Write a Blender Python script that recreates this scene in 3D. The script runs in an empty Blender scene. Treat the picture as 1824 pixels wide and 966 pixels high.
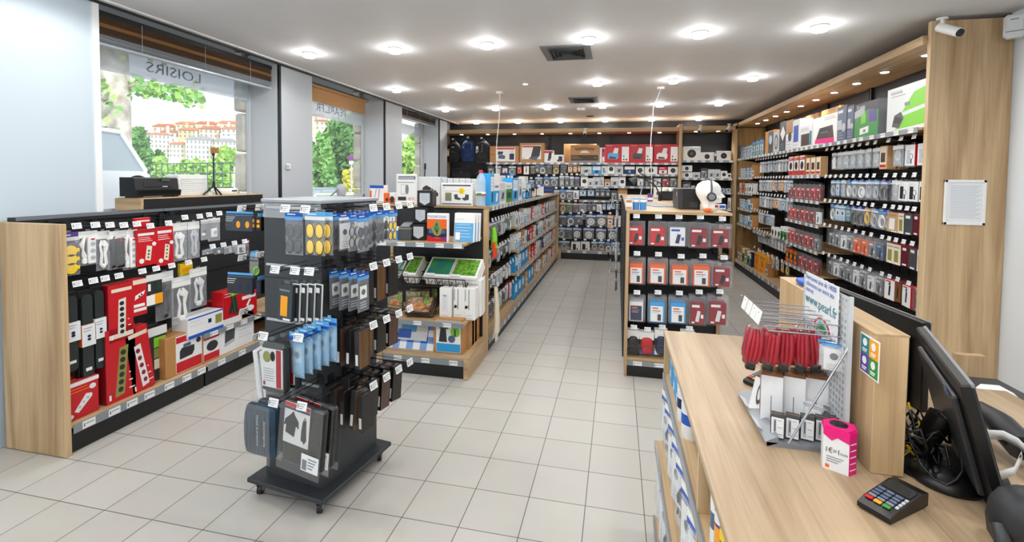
import bpy, math, random
from mathutils import Vector, Matrix

random.seed(7)
SC = bpy.context.scene
COL = SC.collection
PI = math.pi

# ------------------------------------------------------------------ camera, sky, sun, exposure
F_PX, CX, CY = 850.1, 912.0, 351.8
YAW, PITCH, ROLL = math.radians(-12.45), math.radians(2.23), math.radians(0.57)
EYE = Vector((0, 0, 1.718))
_f = Vector((math.sin(YAW) * math.cos(PITCH), math.cos(YAW) * math.cos(PITCH), -math.sin(PITCH)))
_r = Vector((math.cos(YAW), -math.sin(YAW), 0))
_u = _r.cross(_f)
_c, _s = math.cos(ROLL), math.sin(ROLL)
R_, U_ = _c * _r + _s * _u, -_s * _r + _c * _u
cam_data = bpy.data.cameras.new('camera')
cam = bpy.data.objects.new('camera', cam_data)
COL.objects.link(cam)
cam_data.sensor_width = 36
cam_data.lens = F_PX / 1824 * 36
cam_data.shift_y = (CY - 483) / 1824
cam_data.clip_start, cam_data.clip_end = 0.05, 900
_m = Matrix((R_, U_, -_f)).transposed().to_4x4()
_m.translation = EYE
cam.matrix_world = _m
SC.camera = cam

EXPOSURE = 0.42
LAMP_W = 17.0
GLOW_W = 2.0
DOWN_W = 9.0
SKY = 1.15
SC.view_settings.view_transform = 'Standard'
SC.view_settings.look = 'None'
SC.view_settings.exposure = EXPOSURE
SC.view_settings.gamma = 1
SC.view_settings.use_curve_mapping = False
SC.cycles.transparent_max_bounces = 24
SC.cycles.max_bounces = 8
SC.cycles.diffuse_bounces = 5
SC.cycles.sample_clamp_indirect = 4

world = bpy.data.worlds.new('sky')
SC.world = world
world.use_nodes = True
nt = world.node_tree
nt.nodes.clear()
wo = nt.nodes.new('ShaderNodeOutputWorld')
bg = nt.nodes.new('ShaderNodeBackground')
tc = nt.nodes.new('ShaderNodeTexCoord')
nz = nt.nodes.new('ShaderNodeTexNoise')
nz.inputs['Scale'].default_value = 3.2
nz.inputs['Detail'].default_value = 5
rp = nt.nodes.new('ShaderNodeValToRGB')
rp.color_ramp.elements[0].position, rp.color_ramp.elements[0].color = 0.40, (0.66, 0.82, 1.0, 1)
rp.color_ramp.elements[1].position, rp.color_ramp.elements[1].color = 0.56, (1.0, 1.0, 1.0, 1)
nt.links.new(tc.outputs['Generated'], nz.inputs['Vector'])
nt.links.new(nz.outputs['Fac'], rp.inputs['Fac'])
nt.links.new(rp.outputs['Color'], bg.inputs['Color'])
bg.inputs['Strength'].default_value = SKY
nt.links.new(bg.outputs[0], wo.inputs[0])

sun_data = bpy.data.lights.new('sun', 'SUN')
sun_data.energy, sun_data.angle = 2.7, math.radians(12)
sun = bpy.data.objects.new('sun', sun_data)
COL.objects.link(sun)
sun.rotation_euler = (math.radians(20), math.radians(48), 0)      # high, from the shop's side of the street


def ray(px, py):
    return (R_ * ((px - CX) / F_PX) - U_ * ((py - CY) / F_PX) + _f)


def at(px, py, x=None, y=None, z=None):
    """The point of a plane x=, y= or z= that the photograph shows at a pixel."""
    d = ray(px, py)
    i, v = (0, x) if x is not None else (1, y) if y is not None else (2, z)
    return EYE + d * ((v - EYE[i]) / d[i])


# ------------------------------------------------------------------ materials
def lin(c):
    return tuple((v / 12.92 if v <= 0.04045 else ((v + 0.055) / 1.055) ** 2.4) for v in c)


def hexc(h):
    return lin(tuple(int(h[i:i + 2], 16) / 255 for i in (0, 2, 4)))


MATS = {}


def mat(name, hx='ffffff', rough=0.5, metal=0.0, alpha=1.0, emit=0.0, spec=0.5, coat=0.0):
    if name in MATS:
        return MATS[name]
    m = bpy.data.materials.new(name)
    m.use_nodes = True
    b = m.node_tree.nodes['Principled BSDF']
    c = hexc(hx)
    b.inputs['Base Color'].default_value = (*c, 1)
    b.inputs['Roughness'].default_value = rough
    b.inputs['Metallic'].default_value = metal
    b.inputs['Alpha'].default_value = alpha
    b.inputs['Specular IOR Level'].default_value = spec
    if coat:
        b.inputs['Coat Weight'].default_value = coat
        b.inputs['Coat Roughness'].default_value = 0.1
    if emit:
        b.inputs['Emission Color'].default_value = (*c, 1)
        b.inputs['Emission Strength'].default_value = emit
    MATS[name] = m
    return m


def noisy(name, hx, hx2, scale=8.0, stretch=(1, 1, 1), rough=0.5, detail=4, lo=0.35, hi=0.65, bump=0.0, spec=0.5):
    if name in MATS:
        return MATS[name]
    m = mat(name, hx, rough, spec=spec)
    t = m.node_tree
    b = t.nodes['Principled BSDF']
    tcn = t.nodes.new('ShaderNodeTexCoord')
    mp = t.nodes.new('ShaderNodeMapping')
    mp.inputs['Scale'].default_value = stretch
    n = t.nodes.new('ShaderNodeTexNoise')
    n.inputs['Scale'].default_value = scale
    n.inputs['Detail'].default_value = detail
    r = t.nodes.new('ShaderNodeValToRGB')
    r.color_ramp.elements[0].position, r.color_ramp.elements[0].color = lo, (*hexc(hx), 1)
    r.color_ramp.elements[1].position, r.color_ramp.elements[1].color = hi, (*hexc(hx2), 1)
    t.links.new(tcn.outputs['Object'], mp.inputs['Vector'])
    t.links.new(mp.outputs['Vector'], n.inputs['Vector'])
    t.links.new(n.outputs['Fac'], r.inputs['Fac'])
    t.links.new(r.outputs['Color'], b.inputs['Base Color'])
    if bump:
        bp = t.nodes.new('ShaderNodeBump')
        bp.inputs['Strength'].default_value = bump
        bp.inputs['Distance'].default_value = 0.01
        t.links.new(n.outputs['Fac'], bp.inputs['Height'])
        t.links.new(bp.outputs['Normal'], b.inputs['Normal'])
    return m


def wood(name, axis, a='a98a64', b='d2b48b', c='8d6f4c'):
    """Light oak board, grain running along one axis: fine pores, broad bands and a few dark streaks."""
    if name in MATS:
        return MATS[name]
    m = mat(name, b, 0.42)
    t = m.node_tree
    bs = t.nodes['Principled BSDF']
    tcn = t.nodes.new('ShaderNodeTexCoord')
    st = [9.0, 9.0, 9.0]
    st[axis] = 0.55
    mp = t.nodes.new('ShaderNodeMapping')
    mp.inputs['Scale'].default_value = st
    n1 = t.nodes.new('ShaderNodeTexNoise')
    n1.inputs['Scale'].default_value, n1.inputs['Detail'].default_value = 1.3, 8
    n1.inputs['Distortion'].default_value = 0.6
    st2 = [90.0, 90.0, 90.0]
    st2[axis] = 2.2
    mp2 = t.nodes.new('ShaderNodeMapping')
    mp2.inputs['Scale'].default_value = st2
    n2 = t.nodes.new('ShaderNodeTexNoise')
    n2.inputs['Scale'].default_value, n2.inputs['Detail'].default_value = 1.0, 3
    r1 = t.nodes.new('ShaderNodeValToRGB')
    r1.color_ramp.elements[0].position, r1.color_ramp.elements[0].color = 0.33, (*hexc(a), 1)
    r1.color_ramp.elements[1].position, r1.color_ramp.elements[1].color = 0.62, (*hexc(b), 1)
    r2 = t.nodes.new('ShaderNodeValToRGB')
    r2.color_ramp.elements[0].position, r2.color_ramp.elements[0].color = 0.30, (0.62, 0.58, 0.52, 1)
    r2.color_ramp.elements[1].position, r2.color_ramp.elements[1].color = 0.52, (1, 1, 1, 1)
    mx = t.nodes.new('ShaderNodeMix')
    mx.data_type, mx.blend_type = 'RGBA', 'MULTIPLY'
    mx.inputs[0].default_value = 0.4
    for p, q in ((mp, n1), (mp2, n2)):
        t.links.new(tcn.outputs['Object'], p.inputs['Vector'])
        t.links.new(p.outputs['Vector'], q.inputs['Vector'])
    t.links.new(n1.outputs['Fac'], r1.inputs['Fac'])
    t.links.new(n2.outputs['Fac'], r2.inputs['Fac'])
    t.links.new(r1.outputs['Color'], mx.inputs[6])
    t.links.new(r2.outputs['Color'], mx.inputs[7])
    t.links.new(mx.outputs[2], bs.inputs['Base Color'])
    return m


def tile_mat():
    m = mat('floor_tiles', 'cfcac0', 0.36)
    t = m.node_tree
    bs = t.nodes['Principled BSDF']
    tcn = t.nodes.new('ShaderNodeTexCoord')
    mp = t.nodes.new('ShaderNodeMapping')
    mp.inputs['Location'].default_value = (0.451, -0.258, 0)
    mp.inputs['Scale'].default_value = (1 / 0.3, 1 / 0.3, 1)
    br = t.nodes.new('ShaderNodeTexBrick')
    br.offset = 0
    br.inputs['Scale'].default_value = 1
    br.inputs['Mortar Size'].default_value = 0.008
    br.inputs['Mortar Smooth'].default_value = 0.2
    br.inputs['Brick Width'].default_value = 1
    br.inputs['Row Height'].default_value = 1
    br.inputs['Color1'].default_value = (*hexc('cac8c2'), 1)
    br.inputs['Color2'].default_value = (*hexc('c3c0b9'), 1)
    br.inputs['Mortar'].default_value = (*hexc('5b564e'), 1)
    n = t.nodes.new('ShaderNodeTexNoise')
    n.inputs['Scale'].default_value, n.inputs['Detail'].default_value = 5, 5
    mx = t.nodes.new('ShaderNodeMix')
    mx.data_type, mx.blend_type = 'RGBA', 'MULTIPLY'
    mx.inputs[0].default_value = 0.08
    t.links.new(tcn.outputs['Object'], mp.inputs['Vector'])
    t.links.new(mp.outputs['Vector'], br.inputs['Vector'])
    t.links.new(tcn.outputs['Object'], n.inputs['Vector'])
    t.links.new(br.outputs['Color'], mx.inputs[6])
    t.links.new(n.outputs['Color'], mx.inputs[7])
    t.links.new(mx.outputs[2], bs.inputs['Base Color'])
    bp = t.nodes.new('ShaderNodeBump')
    bp.inputs['Strength'].default_value, bp.inputs['Distance'].default_value = 0.25, 0.002
    bp.invert = True
    t.links.new(br.outputs['Fac'], bp.inputs['Height'])
    t.links.new(bp.outputs['Normal'], bs.inputs['Normal'])
    return m


OAKZ, OAKY, OAKX = wood('oak_upright', 2), wood('oak_lengthwise', 1), wood('oak_crosswise', 0)
PALE = wood('pale_oak_top', 1, 'b79c79', 'd9c4a2', 'a08460')
PAL = dict(
    white='f2f2f0', offw='dfe2e2', pap='e9ebee', lgrey='b9bec4', grey='7d8288', dgrey='45494e', char='2b2d30', black='0c0c0d',
    red='c4121f', dred='8d1020', maroon='5a1a26', orange='e8641e', amber='f2a31b', yellow='f5cf1d', tan='c39a6b', cream='e6dcc6',
    kraft='b5834d', brown='7b4f2c', dbrown='3f2a1f', blue='1b55b8', lblue='5aa9e0', sky='2f9fe0', navy='14224d', teal='1f7f8c', lteal='6fb4b8',
    green='2f8f3f', lime='7ccb2a', dgreen='1f3a2e', purple='5b3f96', pink='e0157d', hpblue='a9cdea', slate='3a4148', steelb='50607c', skin='c98b63', olive='8d8f4a', umber='2e2119', walnut='54341d')


def P(n):
    """A printed or moulded colour."""
    return mat('ink_' + n, PAL[n], 0.38)




def clear(name, rough, lo, hi, bump):
    """Thin clear plastic: it lets everything through but for its reflections, which grow towards grazing angles."""
    m = bpy.data.materials.new(name)
    m.use_nodes = True
    t = m.node_tree
    t.nodes.clear()
    o, mx, tr, gl, lw, mr = (t.nodes.new('ShaderNode' + k) for k in ('OutputMaterial', 'MixShader', 'BsdfTransparent', 'BsdfGlossy', 'LayerWeight', 'MapRange'))
    gl.inputs['Roughness'].default_value = rough
    lw.inputs['Blend'].default_value = 0.25
    mr.inputs['To Min'].default_value, mr.inputs['To Max'].default_value = lo, hi
    t.links.new(lw.outputs['Facing'], mr.inputs['Value'])
    t.links.new(mr.outputs[0], mx.inputs[0])
    t.links.new(tr.outputs[0], mx.inputs[1])
    t.links.new(gl.outputs[0], mx.inputs[2])
    t.links.new(mx.outputs[0], o.inputs[0])
    if bump:
        n, b, c = (t.nodes.new('ShaderNode' + k) for k in ('TexNoise', 'Bump', 'TexCoord'))
        n.inputs['Scale'].default_value = 45
        b.inputs['Strength'].default_value, b.inputs['Distance'].default_value = bump, .01
        t.links.new(c.outputs['Object'], n.inputs['Vector'])
        t.links.new(n.outputs['Fac'], b.inputs['Height'])
        t.links.new(b.outputs[0], gl.inputs['Normal'])
    MATS[name] = m
    return m


FILM = clear('clear_film', .14, .018, .4, .4)
FILMW = mat('milky_film', 'eef4fa', 0.15, alpha=0.22, spec=1.0)
CLEAR = mat('clear_plastic', 'eef1f6', .08, alpha=.07, spec=1.0)
BAGF = mat('bag_film', 'f4f8ff', .12, alpha=.13, spec=1.0)
GLASS = mat('window_glass', 'e8f4f8', 0.03, alpha=0.05, spec=0.5)
BLKM = mat('black_metal', '141517', 0.45)
BLKP = mat('black_panel', '24272b', 0.5)
ANTH = mat('anthracite_panel', '3b3e42', 0.5)
CHROME = mat('chrome_wire', 'c9ced4', 0.22, metal=1.0)
WALLW = noisy('wall_paint', 'd6dce2', 'dde2e7', 2, rough=0.6)


# ------------------------------------------------------------------ mesh building
class MB:
    def __init__(self):
        self.v, self.f, self.mi, self.mats, self.sm = [], [], [], [], []

    def _mi(self, m):
        if m not in self.mats:
            self.mats.append(m)
        return self.mats.index(m)

    def add(self, vs, fs, m, smooth=False, mx=None):
        o = len(self.v)
        for p in vs:
            p = Vector(p)
            self.v.append(mx @ p if mx is not None else p)
        k = self._mi(m)
        for f in fs:
            self.f.append(tuple(i + o for i in f))
            self.mi.append(k)
            self.sm.append(smooth)
        return self

    def box(self, x0, x1, y0, y1, z0, z1, m, mx=None, ch=0.0):
        if ch <= 0:
            vs = [(x, y, z) for x in (x0, x1) for y in (y0, y1) for z in (z0, z1)]
            fs = [(0, 1, 3, 2), (4, 6, 7, 5), (0, 4, 5, 1), (2, 3, 7, 6), (0, 2, 6, 4), (1, 5, 7, 3)]
            return self.add(vs, fs, m, mx=mx)
        ch = min(ch, (x1 - x0) * .3, (y1 - y0) * .3, (z1 - z0) * .3)
        X, Y, Z = (x0, x1), (y0, y1), (z0, z1)
        vs, idx = [], {}
        for i in (0, 1):
            for j in (0, 1):
                for k in (0, 1):
                    for a in range(3):
                        p = [X[i], Y[j], Z[k]]
                        for q, s in enumerate((i, j, k)):
                            if q != a:
                                p[q] += ch * (1 if s == 0 else -1)
                        idx[i, j, k, a] = len(vs)
                        vs.append(tuple(p))
        fs = []
        for a in range(3):
            b, c = (a + 1) % 3, (a + 2) % 3
            for s in (0, 1):
                q = []
                for (u, w) in ((0, 0), (1, 0), (1, 1), (0, 1)):
                    t = [0, 0, 0]
                    t[a], t[b], t[c] = s, u, w
                    q.append(idx[t[0], t[1], t[2], a])
                fs.append(tuple(q) if s else tuple(reversed(q)))
            for u in (0, 1):
                for w in (0, 1):
                    t0, t1 = [0, 0, 0], [0, 0, 0]
                    t0[a], t1[a] = 0, 1
                    t0[b] = t1[b] = u
                    t0[c] = t1[c] = w
                    q = (idx[(*t0, b)], idx[(*t1, b)], idx[(*t1, c)], idx[(*t0, c)])
                    fs.append(q if u == w else tuple(reversed(q)))
        for i in (0, 1):
            for j in (0, 1):
                for k in (0, 1):
                    q = (idx[i, j, k, 0], idx[i, j, k, 1], idx[i, j, k, 2])
                    fs.append(q if (i + j + k) % 2 else tuple(reversed(q)))
        return self.add(vs, fs, m, mx=mx)

    def cyl(self, p0, p1, r0, r1, m, n=12, caps=True, smooth=True):
        p0, p1 = Vector(p0), Vector(p1)
        d = (p1 - p0).normalized()
        a = d.orthogonal().normalized()
        b = d.cross(a)
        vs = []
        for p, r in ((p0, r0), (p1, r1)):
            for i in range(n):
                t = 2 * PI * i / n
                vs.append(p + (a * math.cos(t) + b * math.sin(t)) * r)
        fs = [(i, (i + 1) % n, n + (i + 1) % n, n + i) for i in range(n)]
        self.add(vs, fs, m, smooth)
        if caps:
            self.add(vs[:n], [tuple(reversed(range(n)))], m)
            self.add(vs[n:], [tuple(range(n))], m)
        return self

    def lathe(self, prof, m, o=(0, 0, 0), n=16, smooth=True):
        vs, fs = [], []
        for r, z in prof:
            for i in range(n):
                t = 2 * PI * i / n
                vs.append((o[0] + r * math.cos(t), o[1] + r * math.sin(t), o[2] + z))
        for k in range(len(prof) - 1):
            for i in range(n):
                j = (i + 1) % n
                fs.append((k * n + i, k * n + j, (k + 1) * n + j, (k + 1) * n + i))
        self.add(vs, fs, m, smooth)
        if prof[0][0] > 1e-4:
            self.add(vs[:n], [tuple(reversed(range(n)))], m)
        if prof[-1][0] > 1e-4:
            self.add(vs[-n:], [tuple(range(n))], m)
        return self

    def tube(self, pts, r, m, n=6, closed=False, smooth=True):
        pts = [Vector(p) for p in pts]
        N = len(pts)
        vs, fs = [], []
        a = None
        for i, p in enumerate(pts):
            if closed:
                d = pts[(i + 1) % N] - pts[i - 1]
            else:
                d = pts[min(i + 1, N - 1)] - pts[max(i - 1, 0)]
            d.normalize()
            if a is None:
                a = d.orthogonal().normalized()
            else:
                a = (a - d * a.dot(d))
                a = a.normalized() if a.length > 1e-6 else d.orthogonal().normalized()
            b = d.cross(a)
            rr = r[i] if isinstance(r, (list, tuple)) else r
            for k in range(n):
                t = 2 * PI * k / n
                vs.append(p + (a * math.cos(t) + b * math.sin(t)) * rr)
        for i in range(N if closed else N - 1):
            j = (i + 1) % N
            for k in range(n):
                l = (k + 1) % n
                fs.append((i * n + k, i * n + l, j * n + l, j * n + k))
        self.add(vs, fs, m, smooth)
        if not closed:
            self.add(vs[:n], [tuple(reversed(range(n)))], m)
            self.add(vs[-n:], [tuple(range(n))], m)
        return self

    def ring(self, c, R, r, m, n=16, k=6, ax='y', sx=1.0, sz=1.0):
        pts = []
        for i in range(n):
            t = 2 * PI * i / n
            u, w = R * sx * math.cos(t), R * sz * math.sin(t)
            pts.append((c[0] + u, c[1], c[2] + w) if ax == 'y' else (c[0], c[1] + u, c[2] + w) if ax == 'x' else (c[0] + u, c[1] + w, c[2]))
        return self.tube(pts, r, m, k, True)

    def ell(self, c, rx, ry, rz, m, nu=12, nv=8, e=1.0):
        vs, fs = [], []
        sg = lambda v: math.copysign(abs(v) ** e, v)
        for j in range(nv + 1):
            ph = -PI / 2 + PI * j / nv
            for i in range(nu):
                t = 2 * PI * i / nu
                vs.append((c[0] + rx * sg(math.cos(ph)) * sg(math.cos(t)), c[1] + ry * sg(math.cos(ph)) * sg(math.sin(t)), c[2] + rz * sg(math.sin(ph))))
        for j in range(nv):
            for i in range(nu):
                k = (i + 1) % nu
                fs.append((j * nu + i, j * nu + k, (j + 1) * nu + k, (j + 1) * nu + i))
        return self.add(vs, fs, m, True)

    def prism(self, poly, y0, y1, m, mx=None, axis='y'):
        """Extrude an outline given in (x, z); axis x or z turns the same outline onto (y, z) or (x, y)."""
        def q(u, w, t):
            return (u, t, w) if axis == 'y' else (t, u, w) if axis == 'x' else (u, w, t)
        n = len(poly)
        vs = [q(a, b, y0) for a, b in poly] + [q(a, b, y1) for a, b in poly]
        fs = [tuple(range(n)), tuple(reversed(range(n, 2 * n)))] + [(i, i + n, (i + 1) % n + n, (i + 1) % n) for i in range(n)]
        return self.add(vs, fs, m, mx=mx)

    def disc(self, c, rx, rz, y0, y1, m, n=16):
        return self.prism([(c[0] + rx * math.cos(2 * PI * i / n), c[1] + rz * math.sin(2 * PI * i / n)) for i in range(n)], y0, y1, m)

    def text(self, s, x, y, z, size, m, mx=None, ext=0.0006, mirror=False, maxw=None):
        """Flat raised lettering facing -y, lower left corner at x, z."""
        cu = bpy.data.curves.new('lettering', 'FONT')
        cu.body = s
        cu.size = size
        cu.resolution_u = 2
        ob = bpy.data.objects.new('lettering', cu)
        me = bpy.data.meshes.new_from_object(ob)
        k = -1 if mirror else 1
        xs = [v.co.x for v in me.vertices] or [0]
        w = max(xs)
        fx = min(1.0, maxw / w) if maxw and w > 0 else 1.0
        vs = [((x + k * v.co.x * fx), y - ext, z + v.co.y) for v in me.vertices]
        fs = [tuple(p.vertices) for p in me.polygons]
        self.add(vs, fs, m, mx=mx)
        bpy.data.objects.remove(ob)
        bpy.data.curves.remove(cu)
        bpy.data.meshes.remove(me)
        return self

    def mesh(self, name):
        me = bpy.data.meshes.new(name)
        me.from_pydata([tuple(p) for p in self.v], [], self.f)
        for m in self.mats:
            me.materials.append(m)
        me.polygons.foreach_set('material_index', self.mi)
        me.polygons.foreach_set('use_smooth', self.sm)
        me.update()
        return me


# ------------------------------------------------------------------ objects
LABELS = {}


def new(name, data, parent=None):
    o = bpy.data.objects.new(name, data)
    COL.objects.link(o)
    if parent is not None:
        o.parent = parent
    return o


def tag(o, label=None, cat=None, group=None, kind=None):
    if label:
        n = len(label.split())
        if not 4 <= n <= 16:
            print('LABEL LENGTH', n, label)
        if label in LABELS and LABELS[label] != group:
            print('LABEL REPEATS', label)
        LABELS[label] = group
        o['label'] = label
    if cat:
        o['category'] = cat
    if group:
        o['group'] = group
    if kind:
        o['kind'] = kind
    return o


def struct(name, mb, loc=(0, 0, 0)):
    o = new(name, mb.mesh(name))
    o.location = loc
    o['kind'] = 'structure'
    return o


def solo(name, mb, label, cat, group=None, loc=(0, 0, 0), rz=0, kind=None):
    o = new(name, mb.mesh(name))
    o.location = loc
    o.rotation_euler = (0, 0, rz)
    return tag(o, label, cat, group, kind)


def part(name, mb, parent, label=None, kind=None):
    o = new(name, mb.mesh(name), parent)
    if label:
        o['label'] = label
    if kind:
        o['kind'] = kind
    return o


def empty(name, loc, rz, label, cat, group=None):
    o = new(name, None)
    o.location = loc
    o.rotation_euler = (0, 0, rz)
    return tag(o, label, cat, group)


# a kind of product: (name, own mesh, [(part name, mesh, [(sub-part name, mesh)])]); the first is built, the rest are copies of it
BUILT = {}


def place(key, proto, loc, rz, label, cat, group=None, tilt=0.0, lean=0.0):
    if key in BUILT:
        src = BUILT[key]
        r = src.copy()
        COL.objects.link(r)
        for ch in src.children:
            c = ch.copy()
            COL.objects.link(c)
            c.parent = r
            for g in ch.children:
                d = g.copy()
                COL.objects.link(d)
                d.parent = c
    else:
        p = proto()
        r = new(p[0], p[1].mesh(p[0]) if p[1] else None)
        for pn, pm, subs in p[2]:
            c = part(pn, pm, r)
            for sn, sm in subs:
                part(sn, sm, c)
        BUILT[key] = r
    r.location = loc
    r.rotation_euler = (lean, tilt, rz)
    if 'group' in r and not group:
        del r['group']
    return tag(r, label, cat, group)


ORD = ('zeroth first second third fourth fifth sixth seventh eighth ninth tenth eleventh twelfth thirteenth fourteenth fifteenth sixteenth '
       'seventeenth eighteenth nineteenth twentieth twenty-first twenty-second twenty-third twenty-fourth').split()


# ------------------------------------------------------------------ products. Origin: middle of the front face's lower edge; the front looks to -y
def bag(w, h, d, head='blue', head2='white', kind='coil', col='white', film=None):
    """Clear bag under a printed header card with what it holds."""
    def f():
        film_ = film or BAGF
        rnd = random.Random(int(w * 1000) + int(h * 999) + len(kind) * 31)
        hh = h * 0.24
        b = MB()
        nu, nv = 6, 7
        grid = {}
        vs = []
        for s in (0, 1):
            for j in range(nv + 1):
                for i in range(nu + 1):
                    u, v = i / nu, j / nv
                    k = (1 - (2 * u - 1) ** 4) * (1 - (2 * v - 1) ** 4)
                    y = d / 2 + (-1 if s == 0 else 1) * (d / 2 * k * (0.82 + 0.36 * rnd.random()) + 0.0008)
                    grid[s, i, j] = len(vs)
                    vs.append(((u - 0.5) * w, y, v * (h - hh * 0.7)))
        fs = []
        for s in (0, 1):
            for j in range(nv):
                for i in range(nu):
                    q = (grid[s, i, j], grid[s, i + 1, j], grid[s, i + 1, j + 1], grid[s, i, j + 1])
                    fs.append(q if s == 0 else tuple(reversed(q)))
        b.add(vs, fs, film_, False)
        c = MB()
        zt = h - hh
        c.box(-w / 2, w / 2, d / 2 - .0025, d / 2 - .0012, zt, h - .012, P(head))
        c.box(-w / 2, w / 2, d / 2 - .0030, d / 2 - .0024, zt + hh * .05, zt + hh * .38, P(head2))
        c.box(-w * .36, w * .1, d / 2 - .0032, d / 2 - .0024, zt + hh * .52, zt + hh * .62, P('white'))
        c.box(-w * .12, w * .12, d / 2 - .0020, d / 2 - .0012, h - .014, h, film_)
        g = MB()
        cz, r = (h - hh) * 0.47, min(w * 0.37, (h - hh) * 0.36)
        m = P(col)
        if kind == 'coil':
            for q in range(3):
                g.ring((rnd.uniform(-.003, .003), d * (.36 + .14 * q), cz + rnd.uniform(-.004, .004)), r * (1 - .10 * q), r * .085 + .001, m, 16, 5, sz=1.12)
            g.box(-r * .22, r * .2, d * .3, d * .7, cz + r * .75, cz + r * 1.3, m)
            g.box(r * .3, r * .62, d * .3, d * .65, cz - r * 1.25, cz - r * .6, P('lgrey'))
        elif kind == 'spool':
            g.ring((0, d * .45, cz), r * .86, r * .2, m, 20, 6)
            g.ring((0, d * .35, cz), r * .62, r * .05, P('lgrey'), 16, 4)
            g.disc((0, cz), r * .5, r * .5, d * .48, d * .55, P('pap'))
        elif kind == 'hank':
            for q in range(4):
                x = (q - 1.5) * r * .38
                g.tube([(x * .5, d * .5, cz + r * 1.3), (x * 1.3, d * (.4 + .05 * (q % 2)), cz + r * .5), (x * .8, d * .45, cz - r * .3), (x * 1.5, d * .5, cz - r * 1.15)], r * .12 + .001, m, 5)
            g.box(-r * .5, r * .5, d * .3, d * .65, cz - r * .25, cz + r * .02, P('white'))
        elif kind == 'plug':
            g.box(-r * .6, r * .6, d * .2, d * .8, cz - r * .9, cz + r * .7, m, ch=.006)
            g.disc((0, cz), r * .36, r * .36, d * .12, d * .2, P('lgrey'), 12)
            for s in (-1, 1):
                g.cyl((s * r * .22, d * .5, cz + r * .7), (s * r * .22, d * .5, cz + r * 1.1), .0025, .0025, P('grey'), 6)
        elif kind == 'small':
            g.box(-r * .8, r * .3, d * .3, d * .7, cz - r, cz - r * .2, m, ch=.004)
            g.box(-r * .1, r * .7, d * .35, d * .65, cz - r * .5, cz + r * .6, P('dgrey'), ch=.003)
        elif kind == 'card':
            g.box(-w * .42, w * .42, d * .40, d * .52, (h - hh) * .06, (h - hh) * .92, m)
            g.box(-w * .30, w * .30, d * .385, d * .40, (h - hh) * .42, (h - hh) * .82, P('white'))
            g.disc((0, (h - hh) * .62), w * .18, w * .18, d * .37, d * .385, P('dgrey'), 12)
            for q in range(3):
                g.box(-w * .3, w * .25, d * .385, d * .40, (h - hh) * (.12 + .08 * q), (h - hh) * (.15 + .08 * q), P('lgrey'))
        elif kind == 'pads':
            for q in range(2):
                for s in (-1, 1):
                    g.ell((s * w * .23, d * .5, cz + (q - .5) * r * 1.75), w * .20, d * .3, r * .8, m, 14, 6, .8)
                    g.ring((s * w * .23, d * .4, cz + (q - .5) * r * 1.75), w * .20, .003, P('black'), 14, 4, sz=r * .8 / (w * .20))
        return ('bag_pack', b, [('header_card', c, []), ('contents', g, [])])
    return f


def case(w, h, d, front='cream', spine='red', pic='grey', style=0):
    """Slim retail box with a hang tab; the spine has its own colour."""
    def f():
        b = MB()
        b.box(-w / 2, w / 2, 0, d, 0, h * .9, P(spine), ch=.002)
        t = MB()
        t.box(-w * .2, w * .2, d * .4, d * .4 + .001, h * .89, h, FILM)
        p = MB()
        p.box(-w * .485, w * .485, -.0012, .0, h * .01, h * .89, P(front))
        if style == 0:
            p.box(-w * .30, w * .18, -.002, -.001, h * .12, h * .62, P(pic), ch=.0)
            p.box(-w * .40, w * .3, -.002, -.001, h * .74, h * .78, P('grey'))
            p.box(-w * .1, w * .4, -.002, -.001, h * .02, h * .07, P('white'))
        elif style == 1:
            p.box(-w * .44, w * .44, -.002, -.001, h * .05, h * .80, P('pap'))
            p.box(-w * .32, w * .02, -.003, -.002, h * .10, h * .66, P(pic))
            p.ring((w * .16, -.002, h * .40), w * .16, .0025, P('dgrey'), 12, 4)
            p.box(w * .10, w * .22, -.003, -.002, h * .1, h * .28, P('navy'))
        elif style == 2:
            p.box(-w * .25, w * .25, -.002, -.001, h * .70, h * .82, P('white'))
            p.box(-w * .25, w * .3, -.002, -.001, h * .03, h * .10, P('white'))
        elif style == 3:
            p.prism([(-w * .1, h * .2), (w * .05, h * .18), (w * .12, h * .62), (-w * .05, h * .66)], -.002, -.001, P(pic))
            p.disc((0, h * .72), w * .1, w * .1, -.002, -.001, P('dgrey'), 10)
            p.box(-w * .42, w * .1, -.002, -.001, h * .80, h * .85, P('red'))
        return ('sleeve_box', b, [('printed_front', p, []), ('hang_tab', t, [])])
    return f


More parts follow.
